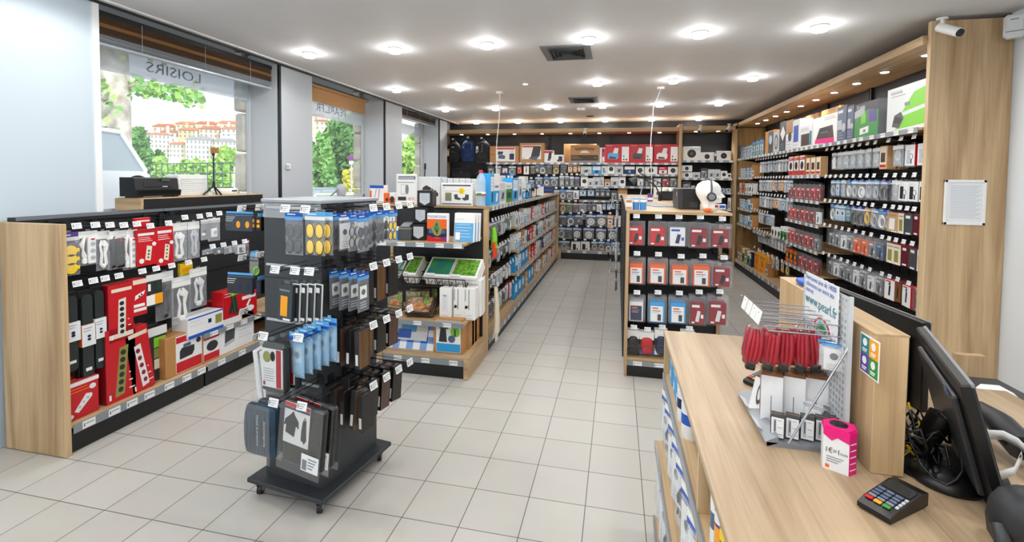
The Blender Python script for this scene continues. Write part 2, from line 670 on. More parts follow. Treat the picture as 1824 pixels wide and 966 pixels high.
def blister(w, h, d, card='red', patch='white', dev='black', sit=0.0):
    """Clear anti-theft shell with a printed card box inside."""
    def f():
        b = MB()
        b.box(-w / 2, w / 2, 0, d, 0, h * .93, CLEAR, ch=.006)
        b.ring((0, 0, h * .465), .5, .0015, CLEAR, 4, 4) if False else None
        for s in (-1, 1):
            b.box(s * w * .485 - .002, s * w * .485 + .002, -.003, .002, .01, h * .92, CLEAR)
        b.box(-w * .48, w * .48, -.003, .002, h * .90, h * .93, CLEAR)
        t = MB()
        t.box(-w * .16, w * .16, d * .4, d * .46, h * .92, h, P('dgrey'))
        t.ring((0, d * .43, h * .965), .007, .0015, P('black'), 10, 4)
        c = MB()
        c.box(-w * .40, w * .38, d * .25, d * .8, h * .03, h * (.72 + sit), P(card), ch=.003)
        c.box(-w * .34, w * .10, d * .235, d * .25, h * (.58 + sit), h * (.66 + sit), P(patch))
        c.prism([(-w * .14, h * .14), (w * .06, h * .12), (w * .16, h * .46), (-w * .02, h * .48)], d * .23, d * .25, P(dev))
        c.box(-w * .34, -w * .18, d * .235, d * .25, h * .07, h * .12, P('white'))
        c.box(w * .18, w * .32, d * .235, d * .25, h * .24, h * .36, P(patch))
        return ('security_case', b, [('printed_box', c, []), ('hang_clip', t, [])])
    return f


def carton(w, h, d, body='kraft', prints=(), name='product_carton', pm='printed_front', ch=.004, lift=.0012):
    """Closed box; prints are shapes on its front, in fractions of width and height."""
    def f():
        b = MB()
        b.box(-w / 2, w / 2, 0, d, 0, h, P(body) if isinstance(body, str) else body, ch=min(ch, w * .05))
        b.box(-w * .47, w * .47, d * .485, d * .515, h, h + .0006, P('tan'))
        p = MB()
        y = 0
        for k, s in enumerate(prints):
            y = -lift * .35 * (k + 1)
            y0 = y - lift * .3
            if s[0] == 'r':
                p.box((s[1] - .5) * w, (s[3] - .5) * w, y0, 0, s[2] * h, s[4] * h, P(s[5]))
            elif s[0] == 'd':
                p.disc(((s[1] - .5) * w, s[2] * h), s[3] * min(w, h), s[3] * min(w, h), y0, 0, P(s[4]), 14)
            elif s[0] == 'e':
                p.disc(((s[1] - .5) * w, s[2] * h), s[3] * w, s[4] * h, y0, 0, P(s[5]), 14)
            elif s[0] == 'p':
                p.prism([((a - .5) * w, c * h) for a, c in s[1]], y0, 0, P(s[2]))
            elif s[0] == 't':
                p.text(s[1], (s[2] - .5) * w, y0, s[3] * h, s[4] * h, P(s[5]), maxw=s[6] * w)
            elif s[0] == 'l':      # lines of small print
                for q in range(s[5]):
                    z = s[2] * h + (s[4] - s[2]) * h * q / max(1, s[5] - 1)
                    p.box((s[1] - .5) * w, (s[3] - .5 - .07 * (q % 3)) * w, y0, 0, z, z + h * .012, P(s[6]))
        return (name, b, [(pm, p, [])] if prints else [])
    return f


def span(box, plane, v):
    """Width, height and lower middle of a pixel box lying on a plane x=v or y=v."""
    xl, yt, xr, yb = box
    xm, ym = (xl + xr) / 2, (yt + yb) / 2
    k = {plane: v}
    lo, hi = at(xm, yb, **k), at(xm, yt, **k)
    a, b = at(xl, ym, **k), at(xr, ym, **k)
    return (b - a).length, hi.z - lo.z, lo


def rq(v, s=0.01):
    return max(s, round(v / s) * s)


FACE = {'-y': 0.0, '-x': -PI / 2, '+x': PI / 2}


def put(box, plane, v, face, builder, label, cat, group=None, d=.05, z=None, key=None, tilt=0.0, lean=0.0, q=.004):
    """Stand or hang one product so that its front fills the pixel box on the given plane."""
    w, h, lo = span(box, plane, v)
    w, h = rq(w, q), rq(h, q)
    if z is not None:
        lo.z = z
    k = (key, w, h, d) if key else (id(builder), w, h, d, label)
    return place(k, builder(w, h, d), lo, FACE[face], label, cat, group, tilt, lean)


# ------------------------------------------------------------------ room shell
XW, XG, ZC = -3.75, -4.15, 3.0
m = MB()
m.add([(-4.4, -2.6, 0), (3.2, -2.6, 0), (3.2, 11, 0), (-4.4, 11, 0)], [(0, 1, 2, 3)], tile_mat())
struct('floor', m)
CEIL = noisy('ceiling_paint', 'dcdcdd', 'e0e0e0', 1.5, rough=0.7)
m = MB()
m.box(-3.70, 3.1, -2.6, 11, ZC, ZC + .03, CEIL)
struct('ceiling', m)
m = MB()
m.box(-4.5, 3.3, -2.8, 11.2, ZC + .12, ZC + .2, BLKP)  # slab added above the whole ceiling to block the sun
struct('sun_block_slab', m)
m = MB()
m.box(-3.72, -3.68, -2.6, 10.8, ZC - .012, ZC + .01, mat('trim_white', 'eceef0', .4))
m.box(-3.735, -3.72, -2.6, 10.8, ZC - .03, ZC + .03, BLKM)  # solid dark strip: the shade of the shadow gap beside the trim, as colour
struct('trim_1', m)
PIER = mat('pier_panel', 'bcc2c9', .5)
PIERD = mat('reveal_panel', 'c4c7ca', .5)
m = MB()
m.box(-4.25, XW, -2.6, 2.81, 0, ZC + .12, mat('left_panel', 'c0cdd7', .45))
m.box(XW, XW + .012, 2.765, 2.81, 0, ZC - .03, mat('trim_white', 'eceef0', .4))
struct('wall_left', m)
m = MB()
m.box(-4.3, -3.80, 2.81, 9.74, 0, 1.40, noisy('sill_stone', '8f8d88', 'd8d6d0', 60, rough=.8))
struct('wall_left_sill', m)
for k, (y0, y1) in enumerate(((4.74, 5.33), (7.25, 7.88), (9.71, 10.18))):
    m = MB()
    m.box(XW - .10, XW, y0 + .03, y1, 0, ZC + .05, PIER)
    m.box(-4.2, XW - .03, y0, y0 + .03, 1.4, ZC + .1, PIERD)
    m.box(-4.2, XW - .1, y1 - .03, y1, 1.4, ZC + .1, PIERD)
    m.box(XW - .035, XW - .004, y0 + .002, y0 + .03, 0, ZC - .02, BLKM)  # thin dark box painted in for the shadow gap between reveal and pier
    struct('wall_left_pier_%d' % (k + 1), m)
    m = MB()
    stone = noisy('facade_stone', 'b9b2a4', 'ddd8cc', 5, rough=.9, bump=.4)
    for q in range(8):
        m.box(-4.30, -4.175, y0 - .08 + .02 * (q % 2), y1 - .02, -.3 + q * .46, -.3 + q * .46 + .435, stone, ch=.02)
    struct('facade_column_%d' % (k + 1), m)
m = MB()
m.box(2.875, 3.05, -2.6, 4.36, 0, ZC + .05, mat('right_wall_paint', 'dfe6ec', .5))
struct('wall_right', m)
m = MB()
m.box(2.86, 3.05, 4.36, 11, 0, ZC + .05, BLKP)
struct('wall_right_rear', m)
m = MB()
m.box(-4.4, 3.05, 10.86, 11, 0, ZC + .05, BLKP)
struct('wall_back', m)
m = MB()
m.box(-4.3, -3.93, 10.19, 10.85, 0, ZC + .05, PIER)
struct('wall_left_rear', m)
m = MB()
m.box(-4.4, 3.1, -2.75, -2.6, 0, ZC + .05, WALLW)
struct('wall_front', m)
m = MB()
m.box(2.855, 2.875, 2.9, 3.02, 0, 2.3, mat('door_paint', 'e9eef2', .4))
m.box(2.835, 2.875, 3.02, 3.75, 0.01, 2.2, mat('door_paint', 'e9eef2', .4), ch=.01)
m.box(2.855, 2.875, 3.75, 3.86, 0, 2.3, mat('door_paint', 'e9eef2', .4))
d1 = struct('door_1', m)
hz = at(1817, 272, x=2.83)
m = MB()
m.cyl((2.826, 3.77, hz.z - .06), (2.826, 3.77, hz.z + .06), .011, .011, mat('hinge_steel', 'd8dadd', .3, 1), 10)
part('hinge', m, d1)

# windows: aluminium frame, pane, frosted band with its lettering
ALU = mat('window_aluminium', 'c3c8cc', .35)
BAND = mat('frosted_band', 'cfdce6', .6, alpha=.80)
LETT = mat('band_letters', '9aa7b1', .5)


def window(k, y0, y1, band, word=None, wy=None):
    m = MB()
    for a, b, c, d_ in ((y0, y0 + .035, 1.40, 3.02), (y1 - .035, y1, 1.40, 3.02), (y0, y1, 1.40, 1.435), (y0, y1, 2.99, 3.03)):
        m.box(XG - .02, XG + .02, a, b, c, d_, ALU)
    w = struct('window_%d' % k, m)
    m = MB()
    m.box(XG - .004, XG + .002, y0 + .03, y1 - .03, 1.43, 3.0, GLASS)
    part('pane', m, w)
    m = MB()
    m.add([(XG + .004, y0 + .035, band[0]), (XG + .004, y1 - .035, band[0]), (XG + .004, y1 - .035, band[1]), (XG + .004, y0 + .035, band[1])], [(0, 1, 2, 3)], BAND)
    part('frosted_band', m, w, 'frosted white strip across the glass')
    if word:
        m = MB()
        h = (band[1] - band[0]) * .40
        m.text(word, 0, 0, 0, h * 1.38, LETT, mirror=True, ext=0)
        xs = [p.x for p in m.v]
        f = (wy[1] - wy[0]) / (max(xs) - min(xs))
        mx = Matrix.Translation((XG + .008, wy[1], (band[0] + band[1]) / 2 - h * .5)) @ Matrix.Rotation(PI / 2, 4, 'Z') @ Matrix.Diagonal((f, 1, 1, 1))
        m.v = [mx @ p for p in m.v]
        part('lettering', m, w, 'grey mirrored lettering on the band')


b1 = (at(309, 152, x=XG).z, at(309, 106.8, x=XG).z)
window(1, 2.80, 4.74, b1, 'LOISIRS', (at(262, 130, x=XG).y, at(358, 130, x=XG).y))
b2 = (at(605, 217, x=XG).z, at(605, 183, x=XG).z)
window(2, 5.30, 7.25, b2, 'PEARL.FR', (at(563, 195, x=XG).y, at(616, 195, x=XG).y))
b3 = (at(737, 243, x=XG).z, at(737, 225, x=XG).z)
window(3, 7.86, 9.71, b3)

BRZ = mat('blind_bronze', '6a5443', .35)
BRW = mat('blind_tan', 'b98a58', .4)
SLV = mat('blind_silver', 'b4babf', .35, .2)


def blind(y0, y1, n, z0, z1, colours, label):
    e = empty('venetian_blind', (-3.86, (y0 + y1) / 2, z1), 0, label, 'blind')
    L = (y1 - y0) / 2
    m = MB()
    m.box(-.035, .03, -L, L, -.04, 0, BLKM)
    part('head_rail', m, e)
    m = MB()
    for i in range(n):
        z = -.05 - (z1 - z0 - .09) * i / (n - 1)
        c = colours[i * len(colours) // n]
        mx = Matrix.Translation((0, 0, z)) @ Matrix.Rotation(math.radians(-24), 4, 'Y')
        m.box(-.03, .03, -L, L, -.0015, .0015, c, mx=mx)
    part('slats', m, e)
    m = MB()
    m.box(-.03, .025, -L, L, z0 - z1, z0 - z1 + .022, SLV, ch=.004)
    part('bottom_rail', m, e)
    m = MB()
    for t in (-.6, 0.05, .65):
        m.cyl((.036, L * t, -.02), (.036, L * t, z0 - z1), .002, .002, P('lgrey'), 5)
    part('ladder_cord', m, e)


blind(2.83, 4.72, 13, 2.70, 2.96, (BRZ, BRZ, BRW, BRZ, BRZ, SLV, SLV), 'raised dark venetian blind with brown and silver slats, over the big near window')
blind(7.90, 9.69, 8, 2.80, 2.98, (BRZ, BRZ, SLV), 'raised dark venetian blind over the farthest narrow window')
e = empty('roller_blind', (-4.06, 6.29, 2.97), 0, 'tan roller blind pulled a little way down over the middle window', 'blind')
m = MB()
m.cyl((0, -.92, 0), (0, .92, 0), .025, .025, P('tan'), 12)
part('roller', m, e)
m = MB()
m.box(-.03, -.027, -.92, .92, -.20, .01, mat('blind_fabric', 'cf9f6b', .7))
part('fabric', m, e)
m = MB()
m.box(-.036, -.02, -.92, .92, -.215, -.2, P('tan'), ch=.004)
part('hem_bar', m, e)

# ------------------------------------------------------------------ ceiling fittings
LENS = mat('lamp_diffuser', 'ffffff', .4, emit=14.0)
ROWS = (-1.58, .42, 2.42, 4.42, 6.42, 8.43, 10.42)
COLS = (-3.14, -2.18, -1.235, -.28, .67, 1.60)
RN = ('', '', '', 'nearest', 'second', 'third', 'farthest')


def lamp_proto():
    a = MB()
    a.cyl((0, 0, -.012), (0, 0, 0), .066, .070, P('white'), 24)
    b = MB()
    b.lathe([(.060, -.012), (.060, -.040), (.052, -.047), (0.0001, -.049)], LENS, n=24)
    return ('ceiling_lamp', a, [('diffuser', b, [])])


pl = bpy.data.lights.new('lamp_light', 'SPOT')
pl.energy, pl.shadow_soft_size, pl.color = LAMP_W, .05, (1, .985, .96)
pl.spot_size, pl.spot_blend = math.radians(172), .35
gl_ = bpy.data.lights.new('lamp_glow', 'POINT')
gl_.energy, gl_.shadow_soft_size = GLOW_W, .05
for i, y in enumerate(ROWS):
    for j, x in enumerate(COLS):
        if i == 4 and j == 2:
            continue
        lo = bpy.data.objects.new('lamp_light', pl)
        COL.objects.link(lo)
        lo.location = (x, y, ZC - .06)
        lo = bpy.data.objects.new('lamp_glow', gl_)
        COL.objects.link(lo)
        lo.location = (x, y, ZC - .10)
        if i >= 3:
            place('ceiling_lamp', lamp_proto, (x, y, ZC), 0,
                  'round white ceiling lamp, %s from the window side in the %s lamp row' % (ORD[j + 1], RN[i]), 'ceiling lamp', 'round lamps on the ceiling')


def spot_proto():
    a = MB()
    a.cyl((0, 0, -.008), (0, 0, 0), .038, .040, P('white'), 20)
    b = MB()
    b.cyl((0, 0, -.012), (0, 0, -.008), .026, .03, LENS, 16)
    return ('recessed_spot', a, [('lens', b, [])])


place('recessed_spot', spot_proto, (-1.235, 6.36, ZC), 0, 'small bare spot light on the ceiling, smaller than the round lamps', 'ceiling lamp')

VG = mat('vent_grey', '6f7173', .45)


def vent(x0, x1, y0, y1, label):
    e = empty('ceiling_vent', ((x0 + x1) / 2, (y0 + y1) / 2, ZC), 0, label, 'vent')
    a, b = (x1 - x0) / 2, (y1 - y0) / 2
    m = MB()
    for u0, u1, w0, w1 in ((-a, a, -b, -b * .72), (-a, a, b * .72, b), (-a, -a * .72, -b * .72, b * .72), (a * .72, a, -b * .72, b * .72)):
        m.box(u0, u1, w0, w1, -.012, 0, VG)
    part('frame', m, e)
    m = MB()
    m.box(-a * .7, a * .7, -b * .7, b * .7, -.003, -.001, BLKM)
    for s in (.70, .54, .38, .22):
        t = .05 * a
        for q in range(4):
            mx = Matrix.Rotation(PI / 2 * q, 4, 'Z')
            k = s * (a if q % 2 == 0 else b) if True else 0
            L = s * (a if q % 2 == 0 else b)
            D = s * (b if q % 2 == 0 else a)
            m.add([(-L, -D, -.026), (L, -D, -.026), (L - t, -D + t, -.004), (-L + t, -D + t, -.004)], [(0, 1, 2, 3), (3, 2, 1, 0)], VG, mx=mx)
    part('louvres', m, e)


vent(-.76, -.28, 4.60, 5.15, 'grey square ceiling air vent with concentric louvres, the nearer and larger looking one')
vent(-.78, -.33, 7.55, 8.05, 'grey square ceiling air vent farther back, beside a small white sensor')
m = MB()
m.box(-.07, .07, -.06, .06, -.035, 0, P('white'), ch=.012)
m.disc((0, -.02), .018, .010, -.062, -.058, P('lgrey'))
solo('smoke_detector', m, 'small white sensor box on the ceiling behind the farther air vent', 'sensor', loc=(-.666, 8.71, ZC))
m = MB()
m.lathe([(.085, 0), (.085, -.006), (.07, -.012), (.0001, -.012)], BLKM, n=24)
solo('ceiling_speaker', m, 'flat dark round disc set in the ceiling near the back wall', 'speaker', loc=(-.568, 9.81, ZC))

WCAB = mat('white_cable', 'eceeee', .4)


def drop_cable(p, low, label, plate):
    e = empty('hanging_cable', (p[0], p[1], ZC), 0, label, 'cable')
    m = MB()
    m.box(-.05, .05, -.035, .035, -.03, 0, P('white'), ch=.006)
    part('ceiling_socket', m, e)
    m = MB()
    pts = []
    for i in range(25):
        t = i / 24
        z = -.03 + (low[2] - ZC + .03) * t
        sw = math.sin(t * 9) * .012
        k = min(1, t * 6)
        pts.append(((low[0] - p[0]) * (k if plate else t) + sw, (low[1] - p[1]) * t, z - (0 if t else 0)))
    m.tube(pts, .006, WCAB, 6)
    part('cord', m, e)


drop_cable((-1.717, 6.863), (-1.78, 6.90, 1.46), 'thin white cable hanging from the ceiling to the middle display island', False)
drop_cable((.556, 6.895), (.45, 6.90, 1.46), 'thin white cable hanging from a ceiling socket down to the workbench', True)


def camera_proto(dx=.0):
    def f():
        b = MB()
        b.cyl((0, .05, .03), (0, -.10, -.055), .034, .034, P('white'), 16)
        g = MB()
        g.cyl((0, -.10, -.055), (0, -.107, -.059), .030, .028, P('black'), 16)
        k = MB()
        k.cyl((0, .02, .03), (0, .03, .085), .012, .012, P('white'), 10)
        k.cyl((0, .03, .08), (0, .03, .092), .036, .036, P('white'), 16)
        return ('security_camera', b, [('lens', g, []), ('bracket', k, [])])
    return f


place('camera', camera_proto(), at(1685, 52, y=4.23), .35, 'white security camera on the tall wooden end panel', 'camera', 'security cameras')
place('camera', camera_proto(), at(1042, 236, y=10.19), 0, 'white security camera on the rear wooden canopy above the tan monitor box', 'camera', 'security cameras')
place('camera', camera_proto(), at(1247, 231, y=10.13), -.3, 'white security camera on the canopy above the corner bay, nearer the wooden divider', 'camera', 'security cameras')
place('camera', camera_proto(), at(1298, 229, y=10.10), -.5, 'white security camera in the corner where the rear and right canopies meet', 'camera', 'security cameras')
m = MB()
m.box(-.06, .06, -.05, .04, -.09, .08, P('offw'), ch=.02)
m.box(-.045, .045, -.053, -.049, -.05, -.045, P('grey'))
m.box(-.025, .02, -.053, -.049, .035, .042, P('grey'))
solo('motion_detector', m, 'white motion detector at the top of the right wall by the wooden panel', 'sensor', loc=at(1808, 46, x=2.80), rz=-.6)
m = MB()
m.box(-.05, .04, -.06, .06, -.09, .09, P('offw'), ch=.015)
solo('wall_sensor', m, 'small white box at the end of the rear canopy beside the far window', 'sensor', loc=(-3.83, 10.08, 2.79))
m = MB()
m.box(-.03, .0, -.03, .03, -.035, .035, P('offw'), ch=.008)
m.disc((0, 0), .012, .012, -.034, -.028, P('lgrey'))
solo('wall_switch', m, 'small white switch box on the grey pier between the first two windows', 'switch', loc=(XW + .03, at(512, 297, x=XW).y, at(512, 297, x=XW).z))

# ------------------------------------------------------------------ canopies with their downlights
XF = 2.30


def canopy(name, x0, x1, y0, y1, z0, z1, wd, lights, label):
    e = empty(name, ((x0 + x1) / 2, (y0 + y1) / 2, z0), 0, label, 'canopy')
    cx, cy = (x0 + x1) / 2, (y0 + y1) / 2
    m = MB()
    m.box(x0 - cx, x1 - cx, y0 - cy, y1 - cy, 0, z1 - z0, wd, ch=.003)
    part('board', m, e)
    sp = bpy.data.lights.new('downlight', 'SPOT')
    sp.energy, sp.spot_size, sp.spot_blend, sp.shadow_soft_size = DOWN_W, math.radians(120), .8, .03
    sp.color = (1, .95, .88)
    mesh_r = MB().cyl((0, 0, -.006), (0, 0, 0), .048, .05, mat('downlight_ring', 'd0c4b4', .3, .6), 20)
    mesh_l = MB().cyl((0, 0, -.009), (0, 0, -.006), .034, .036, LENS, 16)
    mr, ml = mesh_r.mesh('downlight'), mesh_l.mesh('bulb')
    for (x, y) in lights:
        o = new('downlight', mr, e)
        o.location = (x - cx, y - cy, 0)
        b = new('bulb', ml, o)
        s = bpy.data.objects.new('downlight_beam', sp)
        COL.objects.link(s)
        s.location = (x, y, z0 - .03)


ZR0, ZR1 = 2.795, 2.865
lx = [at(px, py, z=ZR0) for px, py in ((1618, 99), (1549, 129), (1503, 149), (1467, 165), (1437, 178), (1409, 189), (1385, 199), (1364, 207), (1346, 214), (1331, 220))]
canopy('light_canopy', XF, 2.86, 4.36, 10.42, ZR0, ZR1, OAKY, [(2.52, p.y) for p in lx if p.y < 10.2], 'long light oak canopy with round downlights above the right wall shelving')
canopy('light_canopy', -3.88, 1.20, 10.22, 10.86, 2.72, 2.80, OAKX, [(-3.5 + i * .62, 10.45) for i in range(8)], 'light oak canopy with downlights above the rear wall shelving')
canopy('light_canopy', 1.27, 2.29, 10.16, 10.86, 2.73, 2.81, OAKX, [(1.55, 10.42), (1.98, 10.42)], 'short light oak canopy above the corner bay right of the rear divider')

m = MB()
m.box(2.35, 2.872, 4.33, 4.36, 0, 2.962, OAKZ)
m.box(2.335, 2.365, 4.325, 4.368, 0, 2.964, wood('oak_pale', 2, 'c4a67e', 'dcc39c', 'b0926a'), ch=.003)
solo('oak_side_board', m, 'tall light oak end panel closing the right wall shelving, camera above and notice on it', 'panel')
# framed notice on it
a, b = at(1682, 320, y=4.325), at(1753, 402, y=4.325)
e = empty('framed_notice', ((a.x + b.x) / 2, 4.327, (a.z + b.z) / 2), 0, 'white framed notice with lines of small print on the tall oak panel', 'notice')
w, h = (b.x - a.x) / 2, (a.z - b.z) / 2
m = MB()
for u0, u1, w0, w1 in ((-w, w, -h, -h + .022), (-w, w, h - .022, h), (-w, -w + .022, -h, h), (w - .022, w, -h, h)):
    m.box(u0, u1, -.014, 0, w0, w1, P('white'), ch=.003)
part('frame', m, e)
m = MB()
m.box(-w + .02, w - .02, -.004, -.001, -h + .02, h - .02, P('pap'))
for i in range(22):
    z = h - .05 - i * (2 * h - .09) / 22
    m.box(-w + .045, w * (.8 - .25 * ((i * 7) % 3) / 2), -.005, -.004, z, z + .003, P('lgrey'))
part('printed_sheet', m, e)


# ------------------------------------------------------------------ street, river bank and hill outside the windows
m = MB()
m.add([(-160, -60, -.35), (-4.65, -60, -.35), (-4.65, 140, -.35), (-160, 140, -.35)], [(0, 1, 2, 3)], noisy('street_paving', '9b9a97', 'bdbbb6', 2, rough=.9))
struct('street', m)
m = MB()
hillm = noisy('hill_green', '9ab37f', 'cfc6a6', .05, rough=1)
vs, fs = [], []
NX, NY = 14, 26
for i in range(NX):
    for j in range(NY):
        x = -150 - i * 16
        y = 20 + j * 20
        vs.append((x, y, -6 + 30 * min(1, i / 11) ** 1.1 + 2 * math.sin(j * .8 + i)))
for i in range(NX - 1):
    for j in range(NY - 1):
        fs.append((i * NY + j, i * NY + j + 1, (i + 1) * NY + j + 1, (i + 1) * NY + j))
m.add(vs, fs, hillm, True)
struct('hill', m)

WALLS = [mat('facade_' + n, h, .9) for n, h in (('cream', 'eadfca'), ('white', 'ece9e2'), ('pink', 'e3c6b0'), ('ochre', 'dcbf97'), ('grey', 'cfcbc4'))]
ROOFS = [mat('roof_' + n, h, .9) for n, h in (('tile', 'b8765a'), ('rust', 'a9654c'), ('slate', '8c8f94'))]
WIN = mat('far_window', '8f9699', .3)


def house(px, base, top, wpx, dist, wallm, roofm, floors, bays, label, hip=True):
    """A town house whose front, seen from the shop, spans wpx pixels and rises from pixel row base to top."""
    d = ray(px, base)
    d.z = 0
    d = d / _f.to_2d().normalized().dot(d.to_2d())
    p = EYE + d * dist
    sc = dist / F_PX
    zb = EYE.z + ray(px, base).z / _f.to_2d().normalized().dot(ray(px, base).to_2d()) * dist
    zt = EYE.z + ray(px, top).z / _f.to_2d().normalized().dot(ray(px, top).to_2d()) * dist
    w, h, dp = wpx * sc, zt - zb, 5.0
    rz = math.atan2(-d.x, d.y) * 0.8
    e = empty('town_house', (p.x, p.y, zb), rz, label, 'house', 'houses on the far bank')
    m = MB()
    m.box(-w / 2, w / 2, 0, dp, -8, h, wallm)
    part('walls', m, e)
    m = MB()
    r = min(4.5, w * .22)
    o = .5
    m.add([(-w / 2 - o, -o, h), (w / 2 + o, -o, h), (w / 2 + o, dp + o, h), (-w / 2 - o, dp + o, h), (-w / 2 + r, dp / 2, h + r * .75), (w / 2 - r, dp / 2, h + r * .75)],
          [(0, 1, 5, 4), (1, 2, 5), (2, 3, 4, 5), (3, 0, 4), (3, 2, 1, 0)], roofm)
    part('roof', m, e)
    m = MB()
    m.box(-w * .2, -w * .2 + 1, dp * .4, dp * .5, h, h + r + 1.6, wallm)
    m.box(w * .25, w * .25 + 1, dp * .6, dp * .7, h, h + r + 1.2, wallm)
    part('chimney', m, e)
    if floors:
        wm = MB()
        fh, bw = h / floors, w / bays
        wm.box(-bw * .21, bw * .21, -.15, 0, fh * .22, fh * .78, WIN)
        me = wm.mesh('window')
        for f_ in range(floors):
            for b in range(bays):
                q = new('window', me, e)
                q.location = (-w / 2 + bw * (b + .5), 0, fh * f_)


HL = [(286, 281, 240, 29, 215, 1, 0, 5, 5, 'white five storey house with red roof, leftmost on the far bank'),
      (318, 281, 257, 28, 215, 0, 0, 3, 5, 'low cream house with many windows on the far bank, right of the tallest white one'),
      (261, 274, 238, 15, 215, 4, 1, 3, 2, 'pale narrow house on the far bank, left of the white five storey house'),
      (356, 284, 249, 42, 215, 1, 2, 4, 7, 'long white house with slate roof on the far bank behind the tripod'),
      (400, 282, 252, 38, 215, 0, 2, 4, 6, 'slate roofed cream house on the far bank next to the stone column'),
      (303, 254, 236, 30, 245, 1, 1, 2, 4, 'white house with rust roof in the second tier of the hill'),
      (338, 246, 232, 34, 245, 3, 0, 2, 5, 'ochre house with broad red roof in the second hill tier'),
      (376, 246, 230, 36, 245, 2, 1, 2, 5, 'pink house with rust roof in the second hill tier'),
      (412, 244, 230, 32, 245, 0, 0, 2, 4, 'cream house with red roof at the right of the second hill tier'),
      (294, 236, 226, 36, 275, 2, 1, 1, 5, 'pink house with rust roof in the third hill tier, left'),
      (332, 232, 221, 32, 275, 3, 0, 1, 4, 'ochre house near the crest of the hill, below the middle of the sky'),
      (368, 232, 221, 34, 275, 2, 1, 1, 4, 'wide pink house near the hill crest above the tripod phone'),
      (406, 232, 220, 34, 275, 2, 0, 1, 4, 'pink red roofed house at the hill crest beside the stone column'),
      (574, 232, 216, 24, 275, 2, 1, 2, 3, 'pink house seen through the middle window, left edge above the trees'),
      (563, 218, 206, 24, 305, 2, 1, 1, 3, 'rust roofed house higher up the hill in the middle window')]
for (px, ba, to, wp, di, wa, ro, fl, by, lb) in HL:
    house(px, ba, to, wp, di, WALLS[wa], ROOFS[ro], fl, by, lb)

LEAF = [noisy('leaf_' + n, a, b, 3, rough=.8) for n, a, b in (('spring', '86b84c', 'b4d876'), ('mid', '5f9a4a', '8fc06a'), ('yellow', 'c8c83c', 'e6dd5a'), ('deep', '4a7f45', '79a860'))]


def tree(px, base, top, wpx, dist, lm, label, name='tree', trunk=True, n=420, group='trees across the street'):
    fd = _f.to_2d().normalized()
    ra = ray(px, base)
    k = dist / fd.dot(ra.to_2d())
    p = EYE + ra * k
    zb = p.z
    rt = ray(px, top)
    zt = EYE.z + rt.z / fd.dot(rt.to_2d()) * dist
    W, H = wpx * dist / F_PX / 2, zt - zb
    rnd = random.Random(px * 13 + top)
    if dist < 200:
        H += zb + .35
        zb = -.35
    e = empty(name, (p.x, p.y, zb), 0, label, 'tree' if trunk else 'shrub', group)
    if trunk:
        m = MB()
        m.tube([(0, 0, 0), (W * .05, 0, H * .3), (-W * .04, 0, H * .75)], [W * .10, W * .08, W * .03], mat('bark', '6b5c4a', .9), 7)
        part('trunk', m, e)
    m = MB()
    blobs = [(rnd.uniform(-.7, .7) * W, rnd.uniform(-.6, .6) * W, rnd.uniform(.25 if trunk else .1, .85) * H, rnd.uniform(.28, .45)) for _ in range(12)]
    ls = max(W, H) * .075
    for i in range(n):
        b = blobs[i % 12]
        th, ph = rnd.uniform(0, 2 * PI), math.acos(rnd.uniform(-1, 1))
        r = b[3] * rnd.uniform(.6, 1.0)
        c = Vector((b[0] + math.cos(th) * math.sin(ph) * r * W, b[1] + math.sin(th) * math.sin(ph) * r * W, max(.02 * H, b[2] + math.cos(ph) * r * H * .6)))
        u = Vector((rnd.gauss(0, 1), rnd.gauss(0, 1), rnd.gauss(0, 1))).normalized() * ls
        v = u.orthogonal().normalized() * ls * .7
        m.add([c - u, c + v, c + u * 1.1, c - v], [(0, 1, 2, 3)], lm)
    part('foliage', m, e)


fdx = 0
TL = [(250, 300, 232, 60, 150, 3, 'green tree at the left of the far bank beside the plane trunk'), (300, 312, 280, 60, 60, 0, 'bright green riverside tree behind the black printer'),
      (335, 312, 281, 56, 62, 0, 'bright green riverside tree behind the white slatted box'), (372, 312, 284, 50, 64, 0, 'bright green riverside tree just left of the tripod'),
      (408, 312, 262, 44, 58, 0, 'taller bright green riverside tree right of the tripod'),
      (575, 322, 240, 60, 40, 1, 'leafy green tree at the left of the middle window'), (610, 322, 212, 70, 42, 3, 'tall dense green tree in the centre of the middle window'),
      (645, 322, 225, 60, 38, 1, 'leafy green tree behind the parking sign in the middle window'), (735, 312, 238, 60, 40, 0, 'light green tree filling the farthest window'), (765, 312, 232, 50, 44, 1, 'green tree at the right of the farthest window'),
      (532, 322, 228, 60, 46, 3, 'green tree half hidden by the pier left of the middle window')]
for px, ba, to, wp, di, lm, lb in TL:
    tree(px, ba, to, wp, di, LEAF[lm], lb, n=1000)
tree(622, 326, 302, 36, 30, LEAF[2], 'yellow green round shrub below the parking sign', 'shrub', False, 420, 'shrubs across the street')
tree(738, 318, 300, 44, 30, LEAF[2], 'yellow green shrub low in the farthest window', 'shrub', False, 420, 'shrubs across the street')
tree(590, 332, 308, 34, 28, LEAF[3], 'dark green shrub behind the white parked car', 'shrub', False, 420, 'shrubs across the street')

# the plane tree at the kerb
fd = _f.to_2d().normalized()
bk = noisy('plane_bark', 'a79c8a', 'd8d2c4', 4, rough=.9, bump=.3)
D = 10.5


def dp_(px, py, dist):
    r = ray(px, py)
    return EYE + r * (dist / fd.dot(r.to_2d()))


